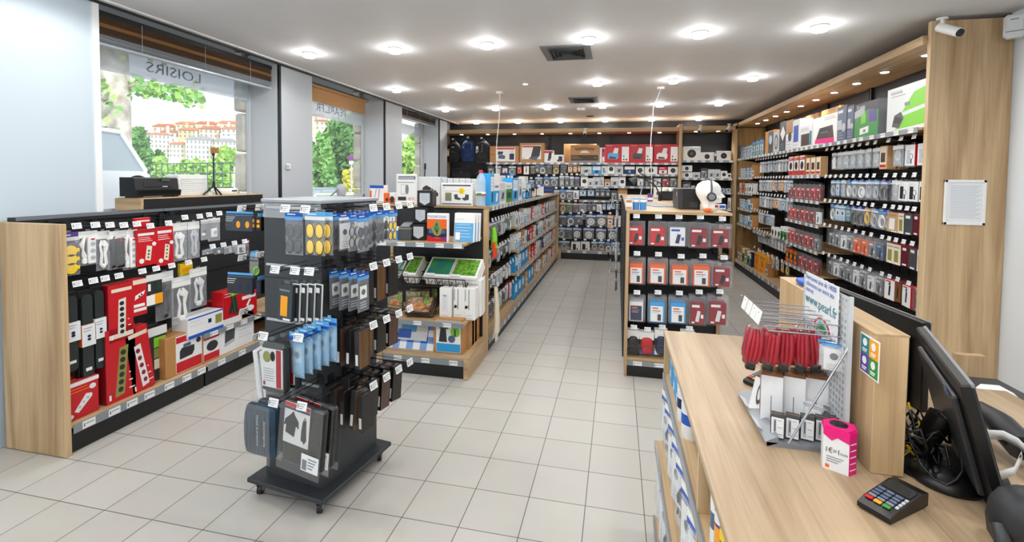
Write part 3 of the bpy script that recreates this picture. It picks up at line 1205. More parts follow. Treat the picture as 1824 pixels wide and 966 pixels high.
b0 = dp_(205, 330, D)
e = empty('plane_tree', (b0.x, b0.y, -.35), 0, 'thick pale barked plane tree with a long branch at the kerb outside the near window', 'tree')
m = MB()
m.tube([Vector(dp_(px, py, D)) - e.location for px, py in ((208, 420), (206, 300), (205, 200), (204, 130), (200, 60), (196, -20))], [.34, .30, .28, .27, .24, .2], bk, 12)
part('trunk', m, e)
m = MB()
m.tube([Vector(dp_(px, py, D + .1 * i)) - e.location for i, (px, py) in enumerate(((206, 170), (228, 156), (250, 152), (285, 152), (320, 160), (352, 172)))], [.12, .08, .065, .05, .035, .015], bk, 8)
m.tube([Vector(dp_(px, py, D)) - e.location for px, py in ((202, 90), (240, 70), (300, 60), (380, 70), (430, 90))], [.12, .08, .06, .04, .02], bk, 8)
part('branch', m, e)
m = MB()
rnd = random.Random(4)
spots = [(rnd.uniform(225, 352), None) for _ in range(230)]
for i in range(520):
    if i < 190:
        px = rnd.uniform(228, 362)
        py = 155 + (px - 250) * .16 + rnd.gauss(0, 9)
    elif i < 400:
        px = rnd.uniform(180, 440)
        py = 62 + (px - 180) * .22 + rnd.gauss(0, 12)
    else:
        px = rnd.gauss(190, 12)
        py = rnd.uniform(140, 250)
    c = Vector(dp_(px, py, D + rnd.uniform(-.5, .8))) - e.location
    u = Vector((rnd.gauss(0, 1), rnd.gauss(0, 1), rnd.gauss(0, 1))).normalized() * .085
    v = u.orthogonal().normalized() * .06
    m.add([c - u, c + v, c + u * 1.1, c - v], [(0, 1, 2, 3)], LEAF[1] if i % 3 else LEAF[0])
part('foliage', m, e)

# railing along the river
a, b = dp_(268, 308, 30), dp_(440, 308, 24)
e = empty('river_railing', (a.x, a.y, -.35), 0, 'thin green metal railing along the river bank outside the near window', 'railing')
m = MB()
v = b - a
rh = a.z + .9
for t in (0, .55):
    m.tube([(0, 0, rh - t), (v.x, v.y, rh - t)], .03, mat('railing_green', '4f7a66', .5), 6)
part('rail', m, e)
pm = MB().cyl((0, 0, 0), (0, 0, rh), .03, .03, mat('railing_green', '4f7a66', .5), 6).mesh('post')
for i in range(15):
    o = new('post', pm, e)
    o.location = (v.x * i / 14, v.y * i / 14, 0)

# vehicles
CARW = mat('car_white', 'e8ebee', .25, coat=1)
CARG = mat('car_glass', '8d9ba2', .06)
TYRE = mat('tyre', '1c1c1d', .8)


def vehicle(name, loc, rz, L, W, Hb, Hr, label, cat, paint, snout):
    e = empty(name, loc, rz, label, cat)
    m = MB()
    pf = [(-L / 2, .28), (-L / 2 + .08, Hb * .62), (-L / 2 + snout, Hb), (L / 2 - .35, Hb), (L / 2, Hb * .8), (L / 2, .28)]
    m.prism(pf, -W / 2, W / 2, paint)
    part('body', m, e)
    m = MB()
    c0, c1 = -L / 2 + snout, L / 2 - .3
    ww = W / 2 - .05
    t = ww - .18
    vs = [(c0, -ww, Hb), (c1, -ww, Hb), (c1, ww, Hb), (c0, ww, Hb), (c0 + .75, -t, Hr), (c1 - .2, -t, Hr), (c1 - .2, t, Hr), (c0 + .75, t, Hr)]
    m.add(vs, [(0, 1, 5, 4), (1, 2, 6, 5), (2, 3, 7, 6), (3, 0, 4, 7)], CARG)
    part('windows', m, e)
    m = MB()
    m.box(c0 + .7, c1 - .15, -t - .03, t + .03, Hr - .02, Hr + .05, paint, ch=.03)
    for s in (-1, 1):
        for x0, x1 in ((c0, c0 + .75), (c1, c1 - .2), ((c0 + c1) / 2, (c0 + c1) / 2)):
            m.tube([(x0, s * (ww + .01), Hb), (x1, s * (t + .01), Hr)], .035, paint, 5)
    part('roof', m, e)
    wm = MB().cyl((0, -.1, 0), (0, .1, 0), .31, .31, TYRE, 18)
    wm.cyl((0, -.105, 0), (0, .105, 0), .19, .19, P('lgrey'), 14)
    wm = wm.mesh('wheel')
    for x in (-L / 2 + .8, L / 2 - .8):
        for s in (-1, 1):
            o = new('wheel', wm, e)
            o.location = (x, s * (W / 2 - .08), .31 - .0)
    return e


p = dp_(602, 335, 16)
vehicle('car', (p.x, p.y, -.35), 2.0, 4.2, 1.75, 1.0, 1.48, 'white car parked outside the middle window', 'car', CARW, 1.1)
p = dp_(540, 335, 22)
vehicle('car', (p.x, p.y, -.35), 1.6, 4.2, 1.75, 1.0, 1.5, 'grey car parked left of the white car, half hidden by the pier', 'car', mat('car_grey', '8d969c', .3), 1.1)
p = dp_(190, 340, 5.2)
vehicle('van', (p.x - 1.1, p.y - 1.12, -.35), PI / 2 + .35, 5.0, 1.95, 2.12, 2.62, 'white van parked right outside the near window, windscreen reflecting branches', 'van', CARW, .9)

# parking sign
p = dp_(626, 327, 24)
e = empty('road_sign', (p.x, p.y, -.35), math.atan2(-ray(626, 300).x, ray(626, 300).y), 'round red and blue no parking sign on a thin pole outside the middle window', 'sign')
k = 24 / F_PX
m = MB()
m.cyl((0, 0, 0), (0, 0, 3.2), .035, .035, P('lgrey'), 8)
part('pole', m, e)
zc = dp_(626, 281, 24).z + .35
m = MB()
m.disc((0, zc), 5.2 * k, 5.2 * k, -.06, -.04, P('red'), 20)
m.disc((0, zc), 3.9 * k, 3.9 * k, -.07, -.05, P('blue'), 20)
m.prism([(-3 * k, zc + 2.2 * k), (-2.2 * k, zc + 3 * k), (3 * k, zc - 2.2 * k), (2.2 * k, zc - 3 * k)], -.08, -.06, P('red'))
m.box(-4 * k, 4 * k, -.06, -.04, zc - 12 * k, zc - 6 * k, P('white'))
part('plates', m, e)


# ------------------------------------------------------------------ peg hooks with price tags, shelf edges
TAGW = mat('tag_white', 'eef0f1', .35)
TAGI = mat('tag_ink', '7b8086', .5)
HOOKS = {}


def hook_meshes(L, steel=False):
    k = (round(L, 2), steel)
    if k not in HOOKS:
        mm = CHROME if steel else BLKM
        a = MB()
        a.tube([(0, 0, .0), (0, -L, 0), (0, -L - .006, .012)], .0028, mm, 5)
        a.tube([(0, 0, .022), (0, -L + .01, .020), (0, -L - .004, .024)], .002, mm, 4)
        a.box(-.02, .02, -.004, .004, -.02, .03, mm)
        b = MB()
        mx = Matrix.Translation((0, -L - .012, .012)) @ Matrix.Rotation(math.radians(-14), 4, 'X')
        b.box(-.027, .027, -.002, .002, -.018, .019, TAGW, mx=mx)
        for q in range(3):
            b.box(-.014, .021 - .006 * q, -.0028, -.002, .008 - .009 * q, .0105 - .009 * q, TAGI, mx=mx)
        b.box(-.023, -.017, -.0028, -.002, -.008, .010, TAGI, mx=mx)
        HOOKS[k] = (a.mesh('peg_hook'), b.mesh('price_tag'))
    return HOOKS[k]


def add_hook(parent, p, face, L=.28, steel=False, rz=None):
    """A hook whose tip is at the world point p."""
    a, b = hook_meshes(L, steel)
    r = FACE[face] if rz is None else rz
    o = new('peg_hook', a, parent)
    base = Vector(p) + Matrix.Rotation(r, 3, 'Z') @ Vector((0, L, 0))
    o.location = Matrix.Rotation(-parent.rotation_euler.z, 3, 'Z') @ (base - parent.location)
    o.rotation_euler = (0, 0, r - parent.rotation_euler.z)
    t = new('price_tag', b, o)
    return o


EDGE = mat('shelf_edge_grey', '8d949a', .3, .2)


def edge_strip(mb, x0, x1, y, z, h=.04, seed=1, n=6):
    """Price rail along x at y, facing -y, with tags on it."""
    mb.box(x0, x1, y - .006, y, z - h, z, EDGE)
    rnd = random.Random(seed)
    for i in range(n):
        u = x0 + (x1 - x0) * (i + .25 + .3 * rnd.random()) / n
        w = min(.075, (x1 - x0) / n * .62)
        mb.box(u, u + w, y - .0075, y - .006, z - h * .92, z - h * .08, TAGW)
        mb.box(u + .25 * w, u + w * .9, y - .0085, y - .0075, z - h * .45, z - h * .36, TAGI)
        mb.box(u + .08 * w, u + w * .18, y - .0085, y - .0075, z - h * .7, z - h * .3, TAGI)


def unit(name, loc, rz, label, W, D, H, shelves=(), base=.18, back=BLKP, deck=OAKX, cheeks=False, cat='shelving unit', rail_n=7, deckd=None):
    """A shop shelving unit in its own frame: width along x from 0 to W, front at y=0, back at y=D."""
    e = empty(name, loc, rz, label, cat)
    m = MB()
    m.box(0, W, D - .03, D, 0, H, back)
    nz = int(H / .42)
    for i in range(1, nz + 1):
        m.box(0, W, D - .033, D - .03, i * .42 - .003, i * .42 + .003, BLKM)
    part('back_panel', m, e)
    m = MB()
    for u in (0.002, W - .032):
        m.box(u, u + .03, D - .06, D - .031, 0, H, BLKM)
    part('upright', m, e)
    m = MB()
    m.box(.005, W - .005, .02, D - .03, .0, base - .06, BLKM)
    part('kick_plate', m, e)
    m = MB()
    m.box(.0, W, .0, D - .03, base - .022, base, deck)
    part('base_deck', m, e)
    m = MB()
    edge_strip(m, 0.01, W - .01, 0, base - .005, .055, int(W * 100), rail_n)
    part('price_rail', m, e)
    for k, (z, d0, u0, u1) in enumerate(shelves):
        m = MB()
        m.box(u0, u1, d0, D - .03, z - .02, z, deck)
        s = part('shelf', m, e)
        m = MB()
        edge_strip(m, u0, u1, d0, z + .002, .042, k + int(W * 77), max(3, int((u1 - u0) / .16)))
        part('price_rail', m, s)
        m = MB()
        for u in (u0 + .012, u1 - .018):
            m.prism([(D - .05, z - .02), (d0 + .05, z - .02), (D - .05, z - .10)], u, u + .006, BLKM, axis='x')
        part('bracket', m, s)
    return e


# product kinds: builder, width, height, depth, look, category
K = {
    'cw': (lambda w, h, d: bag(w, h, d, 'blue', 'lblue', 'coil', 'white'), .12, .20, .035, 'bag of coiled white cable', 'cable pack'),
    'cb': (lambda w, h, d: bag(w, h, d, 'blue', 'white', 'coil', 'black'), .12, .20, .035, 'bag of coiled black cable', 'cable pack'),
    'cg': (lambda w, h, d: bag(w, h, d, 'lblue', 'white', 'coil', 'lgrey'), .12, .20, .035, 'bag of coiled grey cable', 'cable pack'),
    'cs': (lambda w, h, d: bag(w, h, d, 'offw', 'white', 'hank', 'lgrey', FILMW), .13, .20, .03, 'milky bag of bundled grey cable', 'cable pack'),
    'ch': (lambda w, h, d: bag(w, h, d, 'white', 'lgrey', 'hank', 'white', FILMW), .12, .20, .03, 'milky bag of bundled white cable', 'cable pack'),
    'sp': (lambda w, h, d: bag(w, h, d, 'blue', 'white', 'spool', 'white'), .15, .21, .04, 'bag with white cable ring', 'cable pack'),
    'ad': (lambda w, h, d: bag(w, h, d, 'white', 'lblue', 'plug', 'offw'), .09, .17, .04, 'bag holding a white plug adapter', 'adapter pack'),
    'ak': (lambda w, h, d: bag(w, h, d, 'blue', 'white', 'plug', 'dgrey'), .09, .17, .04, 'bag holding a dark plug adapter', 'adapter pack'),
    'sm': (lambda w, h, d: bag(w, h, d, 'blue', 'white', 'small', 'grey'), .08, .15, .025, 'small bag of electronic parts', 'parts pack'),
    'sw': (lambda w, h, d: bag(w, h, d, 'white', 'lgrey', 'small', 'white', FILMW), .08, .15, .025, 'small milky bag of white parts', 'parts pack'),
    'hb': (lambda w, h, d: bag(w, h, d, 'lblue', 'white', 'card', 'hpblue'), .11, .19, .03, 'pale blue card pack', 'accessory pack'),
    'hd': (lambda w, h, d: bag(w, h, d, 'navy', 'lblue', 'card', 'teal'), .10, .18, .03, 'dark teal card pack', 'accessory pack'),
    'ay': (lambda w, h, d: bag(w, h, d, 'amber', 'white', 'card', 'amber'), .12, .18, .03, 'amber yellow card pack', 'accessory pack'),
    'ag': (lambda w, h, d: bag(w, h, d, 'green', 'white', 'coil', 'green'), .11, .18, .03, 'bag of coiled green cable', 'cable pack'),
    'ar': (lambda w, h, d: bag(w, h, d, 'red', 'white', 'coil', 'dred'), .11, .18, .03, 'bag of coiled red cable', 'cable pack'),
    'au': (lambda w, h, d: bag(w, h, d, 'navy', 'white', 'coil', 'blue'), .11, .18, .03, 'bag of coiled blue cable', 'cable pack'),
    'yc': (lambda w, h, d: bag(w, h, d, 'amber', 'white', 'coil', 'yellow'), .11, .18, .03, 'bag of coiled yellow cable', 'cable pack'),
    'wr': (lambda w, h, d: case(w, h, d, 'pap', 'red', 'lgrey', 1), .12, .20, .05, 'white fronted box with red sides', 'accessory box'),
    'pi': (lambda w, h, d: case(w, h, d, 'white', 'dgrey', 'black', 1), .12, .19, .03, 'white box with black device picture', 'accessory box'),
    'tn': (lambda w, h, d: case(w, h, d, 'tan', 'brown', 'pap', 0), .14, .20, .02, 'tan card phone sleeve', 'phone case'),
    'cr': (lambda w, h, d: case(w, h, d, 'cream', 'red', 'olive', 0), .09, .20, .03, 'cream phone case with red spine', 'phone case'),
    'gr': (lambda w, h, d: case(w, h, d, 'dgrey', 'maroon', 'grey', 2), .10, .20, .03, 'dark grey phone case', 'phone case'),
    'rd': (lambda w, h, d: case(w, h, d, 'red', 'dred', 'red', 2), .09, .20, .04, 'bright red phone case', 'phone case'),
    'ma': (lambda w, h, d: case(w, h, d, 'maroon', 'dred', 'maroon', 2), .08, .19, .03, 'maroon phone case', 'phone case'),
    'wh': (lambda w, h, d: case(w, h, d, 'white', 'lgrey', 'grey', 1), .09, .20, .02, 'plain white phone case box', 'phone case'),
    'w3': (lambda w, h, d: case(w, h, d, 'white', 'red', 'navy', 3), .11, .20, .035, 'white holder box with dark picture', 'accessory box'),
    'br': (lambda w, h, d: case(w, h, d, 'brown', 'dbrown', 'black', 3), .07, .19, .03, 'brown holder box', 'accessory box'),
    'xr': (lambda w, h, d: blister(w, h, d, 'red', 'white', 'black'), .12, .21, .05, 'security case with red box', 'security case'),
    'xd': (lambda w, h, d: blister(w, h, d, 'dred', 'cream', 'dgrey'), .12, .21, .05, 'security case with dark red box', 'security case'),
    'xo': (lambda w, h, d: blister(w, h, d, 'orange', 'cream', 'red'), .12, .21, .05, 'security case with orange box', 'security case'),
    'xb': (lambda w, h, d: blister(w, h, d, 'steelb', 'lblue', 'navy'), .12, .21, .05, 'security case with blue striped box', 'security case'),
    'xw': (lambda w, h, d: blister(w, h, d, 'pap', 'lgrey', 'dgrey'), .12, .21, .05, 'security case with white box', 'security case'),
    'xg': (lambda w, h, d: blister(w, h, d, 'grey', 'offw', 'char'), .12, .21, .05, 'security case with grey box', 'security case'),
    'kr': (lambda w, h, d: carton(w, h, d, 'kraft', (('r', .02, .02, .98, .98, 'pap'), ('r', .02, .78, .98, .93, 'red'), ('r', .02, .03, .98, .25, 'red'), ('d', .5, .5, .3, 'black'), ('l', .1, .84, .7, .88, 2, 'white'))), .14, .26, .12, 'red and white carton with black gadget', 'carton'),
    'kt': (lambda w, h, d: carton(w, h, d, 'tan', (('r', .08, .05, .92, .95, 'cream'), ('r', .2, .3, .8, .7, 'dbrown'), ('r', .1, .08, .9, .2, 'red'))), .11, .22, .08, 'tan carton with brown picture', 'carton'),
    'ob': (lambda w, h, d: carton(w, h, d, 'char', (('r', .05, .05, .95, .3, 'orange'), ('r', .05, .7, .95, .95, 'orange'), ('d', .5, .5, .22, 'amber'))), .11, .2, .06, 'orange and black carton', 'carton'),
    'wb': (lambda w, h, d: carton(w, h, d, 'white', (('d', .5, .5, .3, 'black'), ('d', .5, .5, .12, 'dgrey'), ('l', .08, .85, .6, .92, 2, 'lgrey'))), .13, .15, .1, 'white carton with black lens', 'carton'),
    'gw': (lambda w, h, d: carton(w, h, d, 'white', (('r', 0, .0, 1, .68, 'green'), ('r', .1, .78, .7, .86, 'lgrey'), ('r', .2, .2, .8, .5, 'dgreen'))), .13, .2, .1, 'green and white carton', 'carton'),
    'yk': (lambda w, h, d: carton(w, h, d, 'amber', (('d', .5, .5, .2, 'orange'), ('r', .1, .1, .6, .16, 'brown'), ('r', .1, .8, .9, .9, 'kraft'))), .3, .3, .2, 'amber yellow carton', 'carton'),
    'bb': (lambda w, h, d: carton(w, h, d, 'sky', (('r', .12, .45, .88, .9, 'pap'), ('p', ((.3, .1), (.6, .12), (.7, .4), (.4, .42)), 'navy'), ('l', .2, .6, .8, .8, 3, 'sky'))), .12, .2, .08, 'sky blue carton', 'carton'),
    'bw': (lambda w, h, d: carton(w, h, d, 'white', (('r', 0, 0, 1, .45, 'sky'), ('r', .15, .55, .8, .62, 'grey'), ('p', ((.3, .1), (.6, .12), (.7, .36), (.4, .38)), 'white'))), .12, .2, .08, 'white and sky blue carton', 'carton'),
    'rw': (lambda w, h, d: carton(w, h, d, 'red', (('r', .08, .1, .92, .55, 'white'), ('d', .5, .32, .15, 'dgrey'), ('r', .1, .75, .7, .85, 'white'))), .12, .18, .08, 'red carton with white picture', 'carton'),
    'ww': (lambda w, h, d: carton(w, h, d, 'offw', (('r', .1, .12, .9, .62, 'lgrey'), ('l', .1, .74, .8, .9, 3, 'grey'), ('p', ((.3, .2), (.6, .22), (.7, .5), (.4, .52)), 'dgrey'))), .11, .18, .07, 'off white carton with grey picture', 'carton'),
    'nb': (lambda w, h, d: carton(w, h, d, 'navy', (('r', .08, .55, .92, .9, 'white'), ('d', .5, .3, .16, 'lblue'))), .1, .18, .07, 'navy blue carton', 'carton'),
    'kf': (lambda w, h, d: carton(w, h, d, 'kraft', (('r', .1, .1, .9, .55, 'pap'), ('r', .25, .2, .7, .45, 'dgrey'))), .14, .22, .1, 'plain kraft carton', 'carton'),
}
ROWN = ('', 'top', 'second', 'third', 'fourth', 'fifth', 'sixth', 'lowest')


def row(codes, face, front, y0, y1, ztop, place_name, group, hook_on=None, behind=0, stand=None, gap=.0, hooks_front=.04, L=.3, order='near', rnd=None, nmax=99, sc=1.0):
    """A row of packs along y (faces +-x) or x (face -y), hung from ztop or standing at `stand`."""
    rnd = rnd or random.Random(int(ztop * 1000) + int(abs(y0) * 100))
    codes = codes.split()
    n = len(codes)
    ws = [K[c][1] for c in codes]
    s = (y1 - y0) / sum(ws)
    pos = y0
    cnt = {}
    for i, c in enumerate(codes):
        bld, w, h, d, look, cat = K[c]
        wid = ws[i] * s
        mid = pos + wid / 2
        pos += wid
        w2, h2 = rq(min(wid * (1.02 if stand is None else .94), w * 1.25), .01) , h
        if sc != 1:
            h2 = rq(h * sc, .01)
        if stand is not None:
            z = stand
            if h2 > ztop - stand:
                h2 = rq(ztop - stand - .01, .01)
        else:
            z = ztop - h2
        for q in range(behind + 1 if stand is None else 1):
            t = front + (.045 if stand is None else 0) + q * (d + .015)
            jt = rnd.uniform(-.006, .006)
            if face == '-y':
                loc = (mid + jt, t, z - .004 * q)
            elif face == '-x':
                loc = (t, mid + jt, z - .004 * q)
            else:
                loc = (-t, mid + jt, z - .004 * q)
            lb = '%s, %s in %s' % (look, ORD[i + 1], place_name) if q == 0 else '%s, %s on %s hook, %s' % (look, ('rear', 'middle')[behind - q], ORD[i + 1], place_name)
            place((c, w2, h2, d), bld(w2, h2, d), loc, FACE[face] + (rnd.uniform(-.10, .10) if stand is None else rnd.uniform(-.03, .03)), lb, cat, group,
                  tilt=rnd.uniform(-.03, .03) if stand is None else 0)
        if hook_on is not None and stand is None:
            t = front - .0 + hooks_front - .05
            p = (mid, t, ztop + .02) if face == '-y' else (t, mid, ztop + .02) if face == '-x' else (-t, mid, ztop + .02)
            add_hook(hook_on, p, face, L)


# ------------------------------------------------------------------ right wall: five bays, first one next to the tall oak panel
BAYS = [('panel bay', 4.37, 4.985), ('second bay', 4.995, 6.235), ('third bay', 6.245, 7.395), ('fourth bay', 7.405, 9.095), ('far bay', 9.105, 10.15)]
BL = ['black shelving bay on the right wall next to the tall oak panel', 'black shelving bay on the right wall, second from the tall oak panel',
      'black shelving bay on the right wall, third from the tall oak panel, with red boxes', 'wide black shelving bay on the right wall, fourth from the tall oak panel',
      'black shelving bay on the right wall farthest from the tall oak panel']
TOPS = 2.155
RW = []
for k, (nm, y0, y1) in enumerate(BAYS):
    sh = [(TOPS, .0, 0, y1 - y0)]
    if k == 2:
        sh += [(z, .02, 0, y1 - y0) for z in (1.80, 1.49, 1.205, .89, .60)]
    if k == 3:
        sh += [(.86, .04, 0, .75)]
    if k == 4:
        sh += [(z, .02, 0, y1 - y0) for z in (1.79, 1.50, 1.20, .90)]
    RW.append(unit('shelf_bay', (XF, y1, 0), -PI / 2, BL[k], y1 - y0, .55, 2.79, sh, base=.19))
Z1 = 2.06
GRP = 'packs on the right wall shelving'
f0 = XF + .06
rows = [
    (0, ['wr wr cs', 'pi pi pi cs', 'rd ma gr cr tn', 'wh gr ma cr cr', 'xb w3 br w3', 'sw sm sw sm sw'], 2),
    (1, ['kt cs cs cs cs cs cs ch', 'cb cg cg sp cg cw cs hb cg', 'cw cg yc cb cb hd hb hb cw', 'xb xg xo xo xg xw xg xg', 'xg xw xg xw xg xg xw xg', 'sm xg sm xw sm xg sm sm'], 1),
    (3, ['hd cg cs cs ch cg cg hb cs cg cs ch', 'hb hb cs ay ay cg ay cs cs cg cg cs', 'cg cs hb cs ay ay cg cs ch cg cs', '', 'cs cs ch ch cs cs cg cg cs cs cs', 'yc ay hb cg cs cg cs'], 0),
]
ZR = (2.06, 1.75, 1.475, 1.195, .865, .545)
for b, rs, bh in rows:
    nm, y0, y1 = BAYS[b]
    for r, codes in enumerate(rs):
        if codes:
            row(codes, '-x', f0, y0 + .03, y1 - .02, ZR[r], '%s row, %s, right wall' % (ROWN[r + 1], nm), GRP, RW[b], behind=bh if r < 5 or b == 0 else 0)
nm, y0, y1 = BAYS[2]
for r, (z, codes) in enumerate(((1.80, 'kt kt kt kr kr kr'), (1.49, 'xd xr xd xd xr xd xd'), (1.205, 'xw xd xd xr xd xr xr'), (.89, 'xg xd xr xd xd xr xr'), (.60, 'xd xr xd xr ob ob ob'), (.19, 'ww xw kf ob kf xw'))):
    row(codes, '-x', f0 - .03, y0 + .02, y1 - .02, z + .28, '%s shelf, %s, right wall' % (ROWN[r + 1], nm), GRP, stand=z)
nm, y0, y1 = BAYS[3]
row('gw gw wb wb wb', '-x', f0, y0 + .02, y0 + .74, 1.10, 'fourth row, fourth bay, right wall', GRP, stand=.86)
row('cs hb cg cb cs cs', '-x', f0, y0 + .80, y1 - .02, 1.195, 'fourth peg row, fourth bay, right wall', GRP, RW[3])
row('kf yk yk', '-x', f0, y1 - .85, y1 - .05, .52, 'lowest shelf, fourth bay, right wall', GRP, stand=.19)
nm, y0, y1 = BAYS[4]
for r, (z, codes) in enumerate(((1.79, 'kf hb hd hb hd hb hb hb'), (1.50, 'ww wb ww ww ob ob ww'), (1.20, 'kf bb hb hd hb hb hb'), (.90, 'kf bb hb hb hd hb hb'), (.19, 'nb gw kf gw kf kf'))):
    row(codes, '-x', f0 - .02, y0 + .02, y1 - .02, z + .27, '%s shelf, %s, right wall' % (ROWN[r + 1], nm), GRP, stand=z, sc=1.0 if z > .5 else 1.8)

c1 = lambda ox, oy, s, bx: (ox + bx[0] / s, oy + bx[1] / s, ox + bx[2] / s, oy + bx[3] / s)
XT = 2.36
TS = 'cartons on the top shelf of the right wall'
put((1578, 147, 1643, 228), 'x', XT, '-x', lambda w, h, d: carton(w, h, d, 'lgrey', (
    ('r', .0, .0, 1, 1, 'offw'), ('p', ((.42, .42), (1, .5), (1, .86), (.72, .80)), 'lime'), ('p', ((.25, .06), (1, .1), (1, .42), (.45, .34)), 'lime'),
    ('p', ((.16, .14), (.36, .08), (.48, .28), (.40, .44), (.22, .38)), 'dgrey'), ('p', ((.18, .22), (.38, .18), (.44, .28), (.26, .36)), 'black'),
    ('l', .12, .80, .5, .86, 2, 'grey'), ('r', .1, .88, .4, .92, 'lgrey'), ('r', .5, .55, .62, .62, 'grey'))),
    'big white and lime green carton with projector picture, top shelf against the oak panel', 'carton', TS, d=.25, z=TOPS)
put((1521, 178, 1562, 241), 'x', XT, '-x', lambda w, h, d: carton(w, h, d, 'grey', (
    ('r', 0, 0, 1, 1, 'char'), ('p', ((0, 0), (1, 0), (1, .72), (.55, .78), (0, .60)), 'green'), ('p', ((.25, .1), (.62, .14), (.62, .32), (.25, .28)), 'white'), ('r', .4, .16, .5, .24, 'grey'),
    ('p', ((0, .60), (.45, .66), (.45, .9), (0, .80)), 'lgrey'), ('r', .62, .42, .92, .74, 'purple'), ('p', ((.3, .4), (.5, .42), (.5, .7), (.3, .66)), 'lime'),
    ('t', 'Q-sonic', .10, .86, .14, 'white', .75))),
    'black and green audio carton beside the big lime green one, top shelf', 'carton', TS, d=.2, z=TOPS)
for i, (bx, lb) in enumerate((((1490, 185, 1507, 247), 'grey see-through carton with a white leaflet, beside the black and green audio carton'), ((1508, 183, 1520, 245), 'slim dark grey carton leaning next to the black and green audio carton'))):
    put(bx, 'x', XT, '-x', lambda w, h, d: carton(w, h, d, 'slate', (('r', .05, .04, .95, .96, 'steelb'), ('r', .08, .35, .5, .62, 'lgrey'), ('r', .1, .82, .6, .9, 'offw'), ('d', .7, .4, .2, 'lgrey'), ('l', .1, .1, .7, .25, 3, 'lgrey'))),
        lb, 'carton', TS, d=.14, z=TOPS)
put((1446, 205, 1489, 256), 'x', XT, '-x', lambda w, h, d: carton(w, h, d, 'white', (
    ('p', ((.1, .08), (.9, .02), (.82, .62), (.3, .6)), 'dbrown'), ('p', ((.1, .08), (.9, .02), (.88, .2), (.14, .24)), 'pink'), ('e', .5, .48, .22, .12, 'black'), ('r', .34, .4, .66, .46, 'steelb'), ('l', .5, .84, .95, .9, 2, 'grey'))),
    'wide white carton with purple and black headset picture on the top shelf', 'carton', TS, d=.16, z=TOPS)
put((1424, 219, 1445, 259), 'x', XT, '-x', lambda w, h, d: carton(w, h, d, 'pap', (('r', .12, .1, .8, .62, 'dbrown'), ('r', .82, .1, .98, .7, 'teal'), ('l', .1, .75, .8, .86, 3, 'grey'))),
    'white carton with dark brown picture left of the purple headset carton', 'carton', TS, d=.16, z=TOPS)
put((1411, 209, 1423, 262), 'x', XT, '-x', lambda w, h, d: carton(w, h, d, 'pap', (('r', .15, .25, .85, .8, 'blue'), ('l', .1, .05, .8, .15, 2, 'grey'))),
    'tall narrow white carton with blue phone picture on the top shelf', 'carton', TS, d=.16, z=TOPS)
put((1399, 211, 1411, 265), 'x', XT, '-x', lambda w, h, d: carton(w, h, d, 'kraft', (('r', .0, .0, 1, .55, 'pap'), ('d', .6, .45, .25, 'dgreen'), ('l', .1, .1, .8, .3, 3, 'grey'))),
    'kraft carton with white lower half on the top shelf, right of the grey diamond carton', 'carton', TS, d=.16, z=TOPS)
put((1388, 213, 1399, 267), 'x', XT, '-x', lambda w, h, d: carton(w, h, d, 'slate', (('p', ((.5, .35), (.9, .6), (.5, .85), (.1, .6)), 'white'), ('l', .15, .1, .8, .25, 3, 'lgrey'))),
    'dark grey carton with white diamond picture on the top shelf', 'carton', TS, d=.16, z=TOPS)
put((1377, 231, 1387, 269), 'x', XT, '-x', lambda w, h, d: carton(w, h, d, 'lgrey', (('e', .5, .5, .3, .35, 'dgrey'), ('e', .5, .5, .18, .25, 'lgrey'))),
    'pale grey carton with oval picture on the top shelf', 'carton', TS, d=.12, z=TOPS)
put((1362, 231, 1376, 272), 'x', XT, '-x', lambda w, h, d: carton(w, h, d, 'kraft', (('r', .45, .02, .98, .95, 'dgrey'), ('d', .7, .6, .2, 'hpblue'))),
    'kraft carton with grey picture panel, leftmost carton on the top shelf', 'carton', TS, d=.12, z=TOPS)
for i, (x0, y0, y1, dx) in enumerate(((2.62, 7.2, 7.75, .22), (2.62, 6.55, 7.1, .22))):
    bb_ = carton(y1 - y0, .50, dx, 'kraft', (('r', .1, .2, .6, .6, 'tan'),))
    place(('behindkraft', i), bb_, (x0, (y0 + y1) / 2, TOPS), -PI / 2, ('tall' if i == 0 else 'wide') + ' kraft carton standing behind the %s on the top shelf' % ('blue phone carton' if i == 0 else 'white carton with brown picture'), 'carton', TS)
for i, (bx, c) in enumerate(((c1(1300, 170, 5.367, (200, 425, 310, 590)), 'hd'), (c1(1300, 170, 5.367, (112, 475, 198, 600)), 'hb'), (c1(1300, 170, 5.367, (45, 480, 108, 612)), 'hb'))):
    w, h, lo = span(bx, 'x', XT)
    n = 3 if i < 2 else 2
    for q in range(n):
        ww = rq(w / n, .02)
        yc_ = at(bx[0], (bx[1] + bx[3]) / 2, x=XT).y + (q + .5) * (at(bx[2], (bx[1] + bx[3]) / 2, x=XT).y - at(bx[0], (bx[1] + bx[3]) / 2, x=XT).y) / n
        place((c, ww, rq(h, .02), .05), K[c][0](ww, rq(h, .02), .05), (XT, yc_, TOPS), -PI / 2, '%s at far end of the top shelf, %s group, number %s' % (K[c][4], ('first', 'second', 'last')[i], ('one', 'two', 'three')[q]), 'accessory pack', TS)


